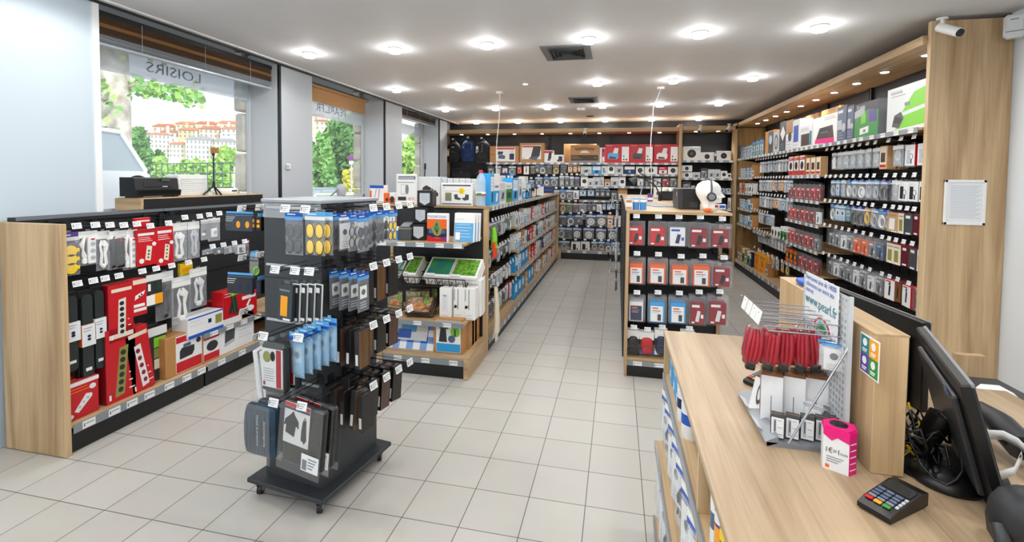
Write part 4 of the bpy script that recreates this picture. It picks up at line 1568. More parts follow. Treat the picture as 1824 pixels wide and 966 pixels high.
# ------------------------------------------------------------------ rear wall shelving
YB = 10.24
bays = [(-3.88, -2.86), (-2.85, -1.53), (-1.52, -.17), (-.16, 1.19)]
BLB = ['black rear wall bay with backpacks beside the far window', 'black rear wall bay with kraft laptop cartons on top', 'black rear wall bay with the big tan monitor carton on top', 'black rear wall bay with the red printer cartons on top']
z_t = at(1000, 290, y=YB).z
zs = lambda py, px=1000: at(px, py, y=YB).z
BW = []
for k, (x0, x1) in enumerate(bays):
    sh = []
    if k:
        sh.append((z_t, 0, 0, x1 - x0))
    if k == 2:
        sh += [(zs(309.5), .02, .72, x1 - x0), (zs(332), .02, .72, x1 - x0), (zs(356), .02, .72, x1 - x0)]
    if k == 3:
        sh += [(zs(309.5), .02, 0, x1 - x0), (zs(332, 1100), .02, 0, x1 - x0), (zs(356, 1100), .02, 0, .5)]
    BW.append(unit('shelf_bay', (x0, YB, 0), 0, BLB[k], x1 - x0, .55, 2.72, sh, base=.20, rail_n=4))
m = MB()
m.box(1.20, 1.26, YB - .06, 10.86, 0, 2.86, OAKZ)
solo('wooden_divider', m, 'light oak upright divider between the rear wall shelving and the corner bay', 'divider')
m = MB()
m.box(2.25, 2.855, 10.43, 10.46, 0, 2.79, wood('oak_honey', 2, 'b98f55', 'd8b47a', '9a7442'))
m.box(2.25, 2.29, 10.16, 10.43, 0, 2.86, OAKZ)
solo('wooden_divider', m, 'light oak corner divider between the corner bay and the right wall shelving', 'divider')
m = MB()
m.box(-3.92, -3.885, YB - .05, 10.86, 0, 2.80, OAKZ)
solo('wooden_divider', m, 'light oak side panel at the left end of the rear wall, beside the backpacks', 'divider')
zc1, zc2, zc3 = at(1250, 286, y=YB).z, at(1250, 317.5, y=YB).z, at(1290, 343, y=YB).z
CB = unit('shelf_bay', (1.27, YB, 0), 0, 'black corner shelving bay with white cartons between two wooden dividers', .97, .55, 2.72,
          [(zc1, 0, 0, .97), (zc2, 0, 0, .97), (zc3, .0, 0, .97), (1.15, 0, 0, .97), (.8, 0, 0, .97)], base=.2, rail_n=4)

C3 = lambda *b: c1(860, 220, 7.4286, b)
C1 = lambda *b: c1(980, 220, 7.4286, b)
C2 = lambda *b: c1(980, 340, 7.4286, b)
C4 = lambda *b: c1(1100, 220, 5.682, b)
C5 = lambda *b: c1(780, 220, 8.05, b)
YF = YB + .03
GB = 'cartons on the top shelf of the rear wall'
LAP = (('p', ((.45, .28), (.80, .34), (.86, .82), (.56, .84)), 'char'), ('p', ((.36, .20), (.66, .12), (.80, .34), (.45, .30)), 'steelb'))
put(C3(90, 250, 475, 470), 'y', YF, '-y', lambda w, h, d: carton(w, h, d, 'kraft', (
    ('r', .23, .08, .88, .92, 'white'), ('r', .24, .80, .86, .89, 'red'), ('p', ((.27, .48), (.44, .5), (.47, .66), (.29, .68)), 'char'), ('p', ((.3, .24), (.52, .22), (.54, .4), (.44, .48), (.3, .46)), 'steelb'),
    ('r', .68, .18, .84, .54, 'navy'), ('r', .73, .54, .74, .75, 'grey'), ('r', .78, .54, .79, .75, 'grey'), ('r', 0, .47, .2, .5, 'brown'))),
    'wide kraft carton with trolley and device picture, first beside the backpacks', 'carton', GB, d=.3, z=z_t)
put(C3(485, 210, 815, 470), 'y', YF, '-y', lambda w, h, d: carton(w, h, d, 'kraft', (('r', .09, .18, .86, .88, 'white'), ('r', .11, .78, .83, .85, 'red')) + LAP + (('r', .13, .22, .2, .25, 'grey'),)),
    'tall kraft carton with a big laptop picture on white, rear top shelf', 'carton', GB, d=.3, z=z_t)
put(C3(805, 305, 928, 470), 'y', YF, '-y', lambda w, h, d: carton(w, h, d, 'white', (('r', .02, .78, .98, .95, 'red'),) + LAP), 'white carton with red band and laptop picture, rear top shelf', 'carton', GB, d=.2, z=z_t)
put(C1(30, 365, 175, 470), 'y', YF, '-y', lambda w, h, d: carton(w, h, d, 'white', (('r', .55, .15, .9, .8, 'navy'), ('e', .55, .28, .14, .16, 'dgrey'), ('l', .06, .3, .4, .7, 3, 'lgrey'))), 'low white carton with dark blue device left of the tan monitor carton', 'carton', GB, d=.2, z=z_t)
put(C1(175, 218, 615, 475), 'y', YF + .30, '-y', lambda w, h, d: carton(w, h, d, 'tan', (('r', .02, .02, .18, .98, 'kraft'),)), 'large plain tan carton behind the monitor carton', 'carton', GB, d=.18, z=z_t)
put(C1(262, 240, 645, 475), 'y', YF, '-y', lambda w, h, d: carton(w, h, d, 'kraft', (
    ('r', .03, .12, .97, .44, 'dbrown'), ('r', 0, 0, 1, .1, 'grey'), ('p', ((.12, .82), (.3, .86), (.5, .88), (.7, .86), (.88, .82), (.80, .68), (.5, .76), (.22, .68)), 'brown'),
    ('p', ((.34, .56), (.42, .68), (.58, .68), (.68, .56)), 'cream'), ('l', .06, .24, .4, .36, 3, 'tan'), ('r', .85, .26, .9, .3, 'tan'), ('r', .05, .9, .25, .93, 'brown'))),
    'tan carton with a curved monitor picture and dark band, centre of the rear top shelf', 'carton', GB, d=.26, z=z_t)
put(C1(648, 278, 724, 478), 'y', YF, '-y', lambda w, h, d: carton(w, h, d, 'pap', (('r', .45, .05, .95, .95, 'red'), ('d', .7, .8, .2, 'char'), ('r', .55, .1, .9, .4, 'white'), ('r', .06, .02, .14, .98, 'steelb'))),
    'narrow white and red carton between the tan monitor carton and the red cartons', 'carton', GB, d=.2, z=z_t)
for i, (a, b, cl, lb) in enumerate(((1077, 1121, 'lblue', 'red printer carton with light blue printer picture, leftmost of the three red ones'), (1121, 1163, 'dgrey', 'red printer carton with dark printer picture, middle of the three red ones'),
                                    (1164, 1208, 'white', 'red printer carton with white printer picture, rightmost of the three, by the divider'))):
    put((a, 251, b, 284.5), 'y', YF, '-y', lambda w, h, d: carton(w, h, d, 'red', (
        ('r', .69, .08, .98, .86, 'white'), ('p', ((.12, .22), (.5, .2), (.56, .3), (.56, .5), (.2, .55), (.12, .45)), cl), ('p', ((.32, .52), (.52, .5), (.56, .78), (.40, .8)), 'pap'),
        ('p', ((.18, .24), (.45, .22), (.45, .3), (.2, .34)), 'char'), ('l', .05, .92, .3, .95, 1, 'white'), ('r', .74, .14, .80, .22, 'dgrey'), ('r', .84, .14, .92, .22, 'dgrey'), ('r', .74, .30, .80, .40, 'grey'))),
        lb, 'carton', 'red printer cartons', d=.26, z=z_t)

GR = 'packs on the rear wall shelving'


def many(Cf, rowname, lst, hook=True, z=None, plane=YF + .05):
    cnt = 0
    for it in lst:
        c, bx = it[0], it[1]
        cnt += 1
        look, cat = K[c][4], K[c][5]
        p = Cf(*bx)
        d = K[c][2 + 1]
        w, h, lo = span(p, 'y', plane)
        w, h = rq(w, .015), rq(h, .015)
        loc = Vector((lo.x, plane, lo.z if z is None else z))
        place((c, w, h, d), K[c][0](w, h, d), loc, 0, '%s, %s from left, %s' % (look, ORD[cnt], rowname), cat, GR)
        if hook and z is None:
            top = at((p[0] + p[2]) / 2, p[1] - 1.2, y=plane - .03)
            u = max(range(4), key=lambda q: 1 if bays[q][0] <= top.x <= bays[q][1] else 0)
            add_hook(BW[u], (top.x, plane - .04, top.z), '-y', .3)


many(C3, 'first peg row, rear wall', [('xg', (62, 555, 152, 690)), ('ch', (160, 555, 240, 690)), ('xw', (252, 555, 328, 690)), ('cg', (338, 555, 435, 690)), ('xo', (452, 545, 515, 665)), ('w3', (540, 550, 610, 675)),
     ('ag', (625, 550, 690, 670)), ('ad', (692, 545, 743, 655)), ('cw', (745, 545, 835, 670)), ('cb', (838, 545, 915, 670)), ('yc', (925, 540, 1010, 670))])
many(C1, 'right part of first peg row, rear wall', [('cb', (135, 545, 218, 670)), ('ay', (230, 545, 296, 652)), ('ay', (300, 545, 357, 652)), ('ay', (361, 545, 402, 642))])
many(C3, 'second peg row, left half, rear wall', [('ad', (150, 730, 210, 850)), ('cw', (215, 730, 290, 850)), ('sm', (340, 730, 400, 850)), ('cg', (430, 745, 515, 860)), ('cw', (525, 745, 600, 860)), ('cg', (605, 740, 680, 860)), ('cg', (690, 705, 790, 830)), ('cw', (800, 700, 885, 835)), ('cg', (890, 700, 995, 835))])
many(C1, 'second peg row, right half, rear wall', [('ch', (120, 690, 185, 842)), ('ad', (195, 690, 246, 845)), ('cs', (258, 690, 312, 842)), ('cb', (322, 690, 386, 842))])
many(C2, 'third peg row of the rear wall', [('cg', (38, -22, 120, 100)), ('cw', (125, -25, 205, 120)), ('cg', (210, -25, 300, 125)), ('wh', (305, -20, 380, 110)), ('hb', (385, -20, 480, 72)), ('hb', (490, -20, 585, 72)), ('ad', (595, -20, 655, 80)), ('ad', (660, -20, 725, 80)), ('ad', (735, -20, 790, 76))])
many(C2, 'fourth peg row of the rear wall', [('au', (45, 150, 122, 285)), ('yc', (128, 150, 206, 292)), ('ag', (212, 150, 292, 287)), ('ar', (298, 150, 376, 292)), ('sw', (380, 160, 482, 280)), ('ak', (488, 160, 543, 270)), ('ad', (548, 160, 612, 270)), ('wr', (618, 160, 680, 280)), ('hb', (688, 160, 738, 255)), ('hb', (748, 160, 797, 255)), ('hb', (803, 160, 857, 245)), ('sm', (862, 160, 917, 248))])
many(C2, 'fifth peg row of the rear wall', [('cw', (40, 310, 102, 442)), ('cb', (112, 310, 217, 460)), ('cw', (220, 310, 322, 460)), ('ak', (325, 310, 430, 450)), ('sm', (414, 300, 470, 385)), ('sp', (472, 305, 602, 472)), ('sp', (612, 305, 742, 472)), ('ay', (750, 312, 834, 502)), ('w3', (848, 315, 930, 480))])
many(C2, 'sixth peg row of the rear wall', [('cg', (88, 475, 200, 630)), ('cb', (204, 475, 286, 640)), ('sp', (296, 480, 410, 635)), ('sp', (437, 485, 577, 647)), ('sp', (602, 488, 738, 657)), ('sp', (762, 490, 884, 655))])
many(C2, 'lowest row of the rear wall', [('cb', (35, 650, 112, 785)), ('cg', (118, 655, 252, 785)), ('pi', (277, 660, 396, 795)), ('pi', (404, 660, 521, 795)), ('cg', (543, 670, 626, 795)), ('cg', (636, 670, 718, 795)), ('cw', (724, 672, 812, 822)), ('hb', (812, 672, 918, 822))])
BS = [(zs(309.5), 'first low shelf, rear wall'), (zs(332), 'second low shelf, rear wall')]
many(C1, BS[0][1], [('ww', (405, 560, 546, 660)), ('bb', (550, 540, 680, 655)), ('wh', (682, 535, 755, 660)), ('wb', (757, 525, 855, 660)), ('ww', (858, 530, 966, 660))], False, BS[0][0])
many(C4, BS[0][1] + ', right part', [('nb', (62, 410, 181, 497)), ('wb', (185, 425, 270, 502)), ('wb', (275, 420, 402, 502)), ('rw', (412, 420, 506, 502)), ('wb', (510, 420, 612, 502))], False, BS[0][0])
many(C1, BS[1][1], [('wb', (405, 685, 496, 822)), ('ww', (500, 712, 562, 825)), ('ww', (566, 690, 656, 825)), ('wh', (660, 675, 712, 825)), ('kf', (718, 700, 797, 800)), ('ww', (800, 690, 906, 825)), ('wb', (910, 685, 996, 825))], False, BS[1][0])
many(C4, BS[1][1] + ', right part', [('xw', (195, 520, 270, 625)), ('xg', (276, 525, 356, 615)), ('xw', (362, 520, 446, 630)), ('xr', (450, 530, 524, 630)), ('xg', (527, 520, 606, 635))], False, zs(332, 1160))
many(C1, 'third low shelf, rear wall', [('xg', (802, 870, 890, 1015)), ('kf', (895, 840, 1020, 1010))], False, zs(356))

# corner bay
many(C4, 'upper shelf of the corner bay', [('wb', (660, 222, 838, 362)), ('wb', (835, 280, 976, 360)), ('nb', (979, 276, 1001, 358)), ('wb', (1004, 262, 1146, 360))], False, zc1)
many(C4, 'middle shelf of the corner bay', [('wb', (645, 488, 756, 548)), ('ww', (757, 490, 836, 548)), ('xg', (840, 438, 914, 546)), ('ww', (917, 455, 981, 546)), ('ww', (984, 452, 1041, 546)), ('wb', (1046, 475, 1108, 548)), ('wb', (1110, 495, 1152, 548))], False, zc2)
p = C4(645, 425, 756, 487)
w, h, lo = span(p, 'y', YF + .05)
place(('wb', 'stacked'), K['wb'][0](w, h, .1), (lo.x, YF + .05, zc2 + span(C4(645, 488, 756, 548), 'y', YF + .05)[1] + .012), 0, 'white lens carton stacked on another at the left of the corner bay', 'carton', GR)
many(C4, 'third shelf of the corner bay', [('xg', (655, 580, 742, 690)), ('sw', (745, 620, 786, 690)), ('hb', (1030, 645, 1092, 690)), ('hb', (1096, 645, 1150, 690))], False, zc3)
many(C4, 'lower shelf right of white head', [('ad', (1026, 750, 1062, 792)), ('ad', (1066, 750, 1110, 792)), ('wh', (1112, 770, 1146, 900))], False, 1.15)
many(C4, 'fifth shelf of the corner bay', [('rw', (660, 940, 740, 1040)), ('wb', (780, 930, 900, 1040)), ('hb', (960, 940, 1060, 1040))], False, .8)


# backpacks
def backpack(w, h, d, col, style):
    def f():
        m1 = noisy('fabric_' + col, PAL[col] if col != 'slate' else '1c1d20', {'black': '1d1e20', 'navy': '223c74', 'slate': '2a2c30'}[col], 40, rough=.8)
        b = MB()
        prof = []
        nu, nv = 16, 12
        vs, fs = [], []
        for j in range(nv + 1):
            v = j / nv
            kw = (1 - max(0, (v - .62) / .38) ** 2.4 * .55) * (1 - max(0, (.10 - v) / .10) ** 2 * .22)
            kd = (1 - .45 * v ** 2) * (1 - max(0, (v - .86) / .14) ** 2 * .5)
            for i in range(nu):
                t = 2 * PI * i / nu
                e_ = .55
                sg = lambda q: math.copysign(abs(q) ** e_, q)
                vs.append((w / 2 * kw * sg(math.cos(t)), d / 2 + d / 2 * kd * sg(math.sin(t)), v * h * .93))
        for j in range(nv):
            for i in range(nu):
                k = (i + 1) % nu
                fs.append((j * nu + i, j * nu + k, (j + 1) * nu + k, (j + 1) * nu + i))
        b.add(vs, fs, m1, True)
        b.add(vs[:nu], [tuple(reversed(range(nu)))], m1)
        b.add(vs[-nu:], [tuple(range(nu))], m1)
        g = MB()
        g.ell((0, d * .10, h * .28), w * .37, d * .20, h * .20, m1, 14, 8, .6)
        z = MB()
        zm = P('grey')
        z.tube([(-w * .42, d * .22, h * .12), (-w * .41, d * .2, h * .5), (-w * .3, d * .22, h * .8), (0, d * .24, h * .89), (w * .3, d * .22, h * .8), (w * .41, d * .2, h * .5), (w * .42, d * .22, h * .12)], .005, zm, 5)
        z.tube([(-w * .30, -.002 + d * .02, h * .42), (0, -d * .03, h * .47), (w * .30, -.002 + d * .02, h * .42)], .004, zm, 5)
        s = MB()
        s.tube([(-w * .09, d * .8, h * .88), (-w * .08, d * .7, h * .98), (0, d * .65, h), (w * .08, d * .7, h * .98), (w * .09, d * .8, h * .88)], .008, P('black'), 6)
        for q in (-1, 1):
            s.tube([(q * w * .2, d * .95, h * .86), (q * w * .34, d * 1.12, h * .6), (q * w * .32, d * 1.0, h * .12)], .018, P('black'), 6)
        l = MB()
        if style == 0:
            l.box(-w * .1, w * .1, d * .06, d * .1, h * .66, h * .70, P('lgrey'))
        elif style == 1:
            l.tube([(-w * .28, d * .08, h * .5), (-w * .26, d * .1, h * .8), (w * .26, d * .1, h * .8), (w * .28, d * .08, h * .5)], .004, P('lblue'), 5)
            l.box(-w * .38, -w * .33, d * .1, d * .14, h * .58, h * .66, P('lgrey'))
        else:
            l.box(-w * .34, -w * .2, -d * .0, d * .03, h * .42, h * .70, P('white'))
            l.box(-w * .31, -w * .23, -d * .01, d * .0, h * .46, h * .58, P('dgrey'))
            l.tube([(w * .02, d * .02, h * .3), (w * .05, d * .06, h * .8)], .006, P('grey'), 5)
        return ('backpack', b, [('front_pocket', g, []), ('zip', z, []), ('straps', s, []), ('trim_label', l, [])])
    return f


BP = 'backpacks on the rear wall'
for bx, col, st, lb in (((120, 240, 310, 555), 'black', 0, 'plain black backpack, leftmost of three on the rear wall'), ((332, 215, 528, 545), 'navy', 1, 'dark blue backpack between two black ones'),
                        ((512, 225, 738, 568), 'slate', 2, 'black backpack with white label and centre strip, nearest the kraft cartons')):
    p = C5(*bx)
    w, h, lo = span(p, 'y', 10.36)
    place(('bp', col), backpack(w, h, .19, col, st), (lo.x, 10.34, lo.z), 0, lb, 'backpack', BP)
    add_hook(BW[0], (lo.x, 10.36, lo.z + h + .01), '-y', .3)
bx = C5(108, 362, 160, 470)
put(bx, 'y', 10.30, '-y', lambda w, h, d: bag(w, h, d, 'amber', 'kraft', 'card', 'amber'), 'small orange pouch hanging at the left edge beside the plain black backpack', 'pouch', d=.03)
p = C5(188, 645, 475, 815)
w, h, lo = span(p, 'y', 10.36)
e = empty('laptop_bag', (lo.x, 10.36, lo.z), 0, 'flat black laptop bag hanging below the backpacks', 'bag')
m = MB()
m.box(-w / 2, w / 2, 0, .07, 0, h, noisy('fabric_black', '0c0c0d', '1d1e20', 40, rough=.8), ch=.02)
part('body', m, e)
m = MB()
m.box(-w * .44, w * .44, -.012, .0, h * .1, h * .62, noisy('fabric_slate', '1c1d20', '2a2c30', 40, rough=.8), ch=.006)
m.box(-w * .06, w * .06, -.014, -.011, h * .68, h * .71, P('grey'))
part('front_flap', m, e)
m = MB()
m.tube([(-w * .18, .035, h - .01), (-w * .14, .035, h + .05), (w * .14, .035, h + .05), (w * .18, .035, h - .01)], .009, P('black'), 6)
part('handle', m, e)
p = C5(520, 650, 700, 815)
w, h, lo = span(p, 'y', 10.36)
e = empty('round_bag', (lo.x, 10.36, lo.z), 0, 'rounded black bag hanging right of the flat laptop bag', 'bag')
m = MB()
m.ell((0, .09, h * .5), w / 2, .09, h * .5, noisy('fabric_black', '0c0c0d', '1d1e20', 40, rough=.8), 16, 10, .75)
part('body', m, e)
m = MB()
m.tube([(-w * .42, .0, h * .55), (0, -.02, h * .8), (w * .42, .0, h * .55)], .005, P('grey'), 5)
part('zip', m, e)


# ------------------------------------------------------------------ middle display island: aisle side and the end unit that faces us
XM = -1.21
mid = unit('display_island', (XM, 4.47, 0), PI / 2, 'long black shelving island with oak ends between the windows and the aisle', 5.6, .52, 1.44,
           [(1.44, .0, 0, 5.6), (1.10, .03, 1.45, 5.6), (.80, .03, 1.45, 5.6), (.50, .03, 1.45, 5.6)], base=.15, rail_n=22)
m = MB()
m.box(0, 5.6, .52, 1.43, 0, 1.42, BLKP)
m.box(0, 5.6, .50, 1.45, 1.42, 1.44, OAKX)
part('rear_half', m, mid)
m = MB()
m.box(XM - .05, XM, 10.085, 10.12, 0, 1.46, OAKZ)
m.box(XM - 1.45, XM - .05, 10.085, 10.105, 0, 1.46, OAKZ)
m.box(XM, XM + .06, 10.085, 10.12, 0, .24, OAKZ)
solo('oak_side_board', m, 'light oak end panel at the far end of the middle island', 'panel')
GM = 'packs on the aisle side of the middle island'
xm = -XM      # rows on a +x face take minus x
AM = 'aisle side of island'
row('ch cs cb cb ak cb cs cg ad ag cw', '+x', xm + .03, 4.56, 5.86, 1.27, 'top peg row, ' + AM, GM, mid)
row('ww wh xw bw ww ww rw ww ww xw ww rw wh nb ww xr ww wh xw ww', '+x', xm + .06, 5.95, 9.95, 1.37, 'top boxed shelf, ' + AM, GM, stand=1.10)
row('cb cg sm sm cg sw cb ad cg', '+x', xm + .03, 4.56, 5.86, .98, 'second peg row, ' + AM, GM, mid)
row('bw bw kf ww nb rw rw ww nb ww bw ww kr ww wh nb ww wh ww ww', '+x', xm + .06, 5.95, 9.95, 1.05, 'second boxed shelf, ' + AM, GM, stand=.80)
row('sm cb sw ad cs cs ad cw cw', '+x', xm + .03, 4.56, 5.86, .70, 'third peg row, ' + AM, GM, mid)
row('bb bw bb bb kf rw rw ww ww xg nb ww wh ww wh ww rw ww', '+x', xm + .06, 5.95, 9.95, .76, 'third boxed shelf, ' + AM, GM, stand=.50)
row('cs cb cb cb cs cb cs wr', '+x', xm + .03, 4.60, 5.86, .44, 'fourth peg row, ' + AM, GM, mid)
row('bb bb bb kf bb bb kf sp ww kf ww wh kf ww ww rw ww', '+x', xm + .06, 5.95, 9.95, .46, 'lowest shelf, ' + AM, GM, stand=.15)

A = lambda *b: c1(860, 300, 6.9, b)
TG = 'packs standing on top of the middle island'
TL_ = [((92, 150, 138, 545), 'bb', 'tall sky blue pack behind the plastic bottle'), ((138, 160, 204, 535), 'bw', 'white topped blue pack, first beside the tall blue one'), ((206, 240, 284, 505), 'ww', 'white pack with dark picture on top of the island'),
       ((286, 245, 360, 480), 'gw', 'green striped white pack on top of the island'), ((362, 190, 436, 470), 'bb', 'royal blue pack standing in the middle of the row of packs'), ((438, 190, 480, 462), 'ww', 'white pack right of the royal blue one'),
       ((482, 240, 534, 452), 'bw', 'half blue half white pack near the end of the row'), ((536, 250, 592, 435), 'bb', 'last sky blue pack before the open shelf top')]
for i, (bx, c, lb) in enumerate(TL_):
    put(A(*bx), 'x', XM - .05, '+x', K[c][0], lb, 'carton', TG, d=.12, z=1.44, q=.01)
for i, (bx, c, lb) in enumerate((((295, 125, 328, 330), 'nb', 'tall blue pack in the back row of the island top'), ((335, 130, 372, 330), 'bb', 'second tall blue pack in the back row of the island top'), ((150, 150, 200, 330), 'rw', 'red and white box in the back row of the island top'),
                                 ((205, 150, 290, 330), 'ww', 'white box in the back row of the island top'), ((430, 180, 480, 330), 'wh', 'slim white box in the back row of the island top'), ((490, 190, 580, 330), 'ww', 'second white box in the back row of the island top'))):
    w, h, lo = span(A(*bx), 'x', XM - .28)
    w, h = rq(min(w, .3), .02), rq(at(900, 300 + bx[1] / 6.9, x=XM - .28).z - 1.44, .02) if False else rq(h + .12, .02)
    place((c, w, h, .1), K[c][0](w, h, .1), (XM - .28, lo.y, 1.44), PI / 2, lb, 'carton', TG)
p = A(635, 205, 745, 345)
put(p, 'y', 7.9, '-y', lambda w, h, d: carton(w, h, d, 'pap', (('r', 0, .8, 1, 1, 'blue'), ('l', .1, .3, .8, .7, 4, 'lgrey'))), 'white card with blue top edge standing farther along the island', 'sign', d=.02, z=1.44)
p = A(748, 245, 862, 335)
put(p, 'y', 8.9, '-y', lambda w, h, d: carton(w, h, d, 'navy', (('r', .0, .0, 1, .12, 'tan'), ('r', .1, .5, .9, .6, 'blue'))), 'dark blue wide box at the far end of the island top', 'carton', d=.15, z=1.44)
for i, (px, col) in enumerate(((650, 'char'), (680, 'dgrey'), (710, 'black'), (765, 'char'), (790, 'offw'))):
    q = at(860 + px / 6.9, 300 + (375 - i * 8) / 6.9, z=1.44) - Vector((.14, 0, 0))
    m = MB()
    m.box(-.03, .03, -.03, .03, 0, .012, P('black'), ch=.004)
    m.cyl((0, 0, .01), (0, 0, .09 + .012 * i), .006, .006, P(col), 8)
    m.ell((0, 0, .11 + .012 * i), .03, .022, .025, P(col), 12, 8)
    solo('webcam', m, '%s small %s webcam on a stand on the island top' % (('first', 'second', 'third', 'fourth', 'fifth')[i], 'white' if col == 'offw' else 'dark'), 'webcam', 'webcams on the island top', loc=q)

# orange and green fishing-lure style gloves hanging at the front of the aisle side
e = empty('work_gloves', (XM + .03, 4.53, .94), PI / 2, 'bright orange and lime gloves hanging at the front corner of the island', 'gloves')
m = MB()
m.tube([(0, 0, .30), (-.01, -.01, .2), (.0, 0, .1)], [.02, .03, .035], P('lime'), 8)
part('upper_glove', m, e)
m = MB()
for q in range(4):
    m.tube([(-.03 + .02 * q, -.01, .16), (-.04 + .025 * q, -.015, .06), (-.045 + .028 * q, -.01, 0.01 * (q % 2))], [.016, .013, .008], P('orange') if q % 2 else mat('ink_flame', 'f23c1a', .4), 7)
part('fingers', m, e)
add_hook(mid, (XM + .06, 4.55, .66), '+x', .09)
e = empty('rubber_gloves', (XM + .05, 4.55, .05), PI / 2, 'pair of cream rubber gloves hanging low at the island corner', 'gloves')
for s in (-1, 1):
    m = MB()
    m.tube([(s * .012, 0, .60), (s * .014, -.01, .45), (s * .018, -.015, .25), (s * .02, -.01, .14)], [.016, .022, .026, .028], P('cream'), 8)
    for q in range(4):
        m.tube([(s * .02 + (q - 1.5) * .012, -.01, .15), (s * .02 + (q - 1.5) * .015, -.012, .05 + .01 * abs(q - 1.5))], [.009, .006], P('cream'), 6)
    part('glove', m, e)

# end unit
EY, EX0, EX1 = 4.44, -2.22, -1.21
end = empty('end_unit', ((EX0 + EX1) / 2, 3.84, 0), 0, 'end display unit of the middle island with oak frame and three stepped shelves', 'shelving unit')
ox, oy = (EX0 + EX1) / 2, 3.84


def epart(name, fn, parent=None):
    m = MB()
    fn(m)
    return part(name, m, parent or end)


hw = (EX1 - EX0) / 2
epart('back_panel', lambda m: m.box(-hw + .03, hw - .03, EY - oy - .02, EY - oy, 0, 1.42, BLKP))
epart('side_post', lambda m: m.box(hw - .042, hw, EY - oy - .035, EY - oy + .02, 0, 1.43, OAKZ))
epart('side_post', lambda m: m.box(-hw, -hw + .03, EY - oy - .035, EY - oy + .02, 0, 1.43, OAKZ))
epart('top_board', lambda m: m.box(-hw, hw, EY - oy - .05, EY - oy + .03, 1.43, 1.45, OAKX))
epart('base_cheek', lambda m: m.box(hw - .042, hw, -.02, EY - oy - .03, 0.005, .19, OAKY))
epart('base_cheek', lambda m: m.box(-hw + .18, -hw + .21, -.02, EY - oy - .03, 0.005, .19, OAKY))
epart('kick_plate', lambda m: m.box(-hw + .21, hw - .045, .0, EY - oy - .02, 0, .125, BLKM))
epart('base_deck', lambda m: m.box(-hw + .21, hw - .045, .0, EY - oy - .02, .155, .18, OAKX))
epart('price_rail', lambda m: edge_strip(m, -hw + .21, hw - .045, -.002, .158, .05, 5, 3))
S1, S2 = 1.155, .465
for z, n in ((S1, 5), (S2, 3)):
    s = epart('shelf', lambda m: m.box(-hw + .08, hw - .06, .03, EY - oy - .02, z - .022, z, OAKX))
    epart('price_rail', lambda m: edge_strip(m, -hw + .08, hw - .06, .03, z + .002, .042, n, n), s)

# on its top
TOPZ = 1.45
B3 = lambda *b: c1(640, 300, 6.04, b)
put(B3(395, 95, 612, 425), 'y', 4.40, '-y', lambda w, h, d: carton(w, h, d, 'pap', (
    ('r', .06, .04, .94, .96, 'white'), ('r', .12, .83, .95, .93, 'dgrey'), ('r', .14, .85, .9, .9, 'lgrey'), ('r', .08, .72, .9, .74, 'grey'), ('r', .25, .34, .48, .66, 'lgrey'), ('r', .27, .36, .46, .64, 'white'), ('e', .55, .5, .08, .16, 'grey'),
    ('r', .1, .14, .5, .26, 'char'), ('t', '-42 %', .55, .16, .12, 'orange', .36), ('r', .6, .03, .9, .07, 'dgrey')), name='price_sign', pm='printed_face'),
    'tall white price card with minus 42 percent on top of the end unit', 'sign', d=.02, z=TOPZ, lean=-.0)
put(B3(612, 128, 870, 430), 'y', 4.46, '-y', lambda w, h, d: carton(w, h, d, 'lgrey', (
    ('r', .02, .02, .98, .98, 'offw'), ('p', ((.22, .45), (.3, .3), (.5, .28), (.9, .3), (.92, .42), (.6, .62), (.42, .7), (.28, .62)), 'char'), ('d', .42, .54, .07, 'maroon'), ('p', ((.3, .34), (.82, .22), (.88, .3), (.5, .4)), 'white'), ('r', .62, .0, .63, 1, 'white'))),
    'pale grey carton with black hand vacuum picture on the end unit top', 'carton', d=.2, z=TOPZ)
put(B3(875, 185, 1218, 428), 'y', 4.40, '-y', lambda w, h, d: carton(w, h, d, 'pap', (
    ('r', .03, .05, .97, .97, 'white'), ('r', .06, .87, .94, .93, 'dgrey'), ('l', .1, .64, .6, .66, 1, 'grey'), ('t', 'C', .08, .76, .1, 'dgrey', .1), ('r', .14, .22, .34, .58, 'olive'), ('r', .17, .26, .31, .5, 'grey'), ('d', .66, .66, .14, 'yellow'),
    ('t', '2', .63, .61, .14, 'char', .1), ('p', ((.44, .3), (.6, .26), (.64, .34), (.55, .38), (.52, .52), (.42, .5)), 'dgrey'), ('p', ((.66, .34), (.74, .24), (.88, .28), (.88, .5), (.78, .52), (.76, .38)), 'dgrey'), ('r', .04, .06, .96, .12, 'grey')), name='price_sign', pm='printed_face'),
    'wide white price card with yellow disc beside the plastic bottle', 'sign', d=.02, z=TOPZ)
for i in range(6):
    a = 880 + i * 65
    put(B3(a, 132, a + 62, 420), 'y', 4.52, '-y', lambda w, h, d: carton(w, h, d, 'lgrey', (('r', .05, .02, .95, .98, 'offw'), ('l', .2, .8, .8, .9, 2, 'grey'))), 'narrow grey carton, %s in the row behind the wide price card' % ORD[i + 1], 'carton', 'narrow grey cartons', d=.18, z=TOPZ)
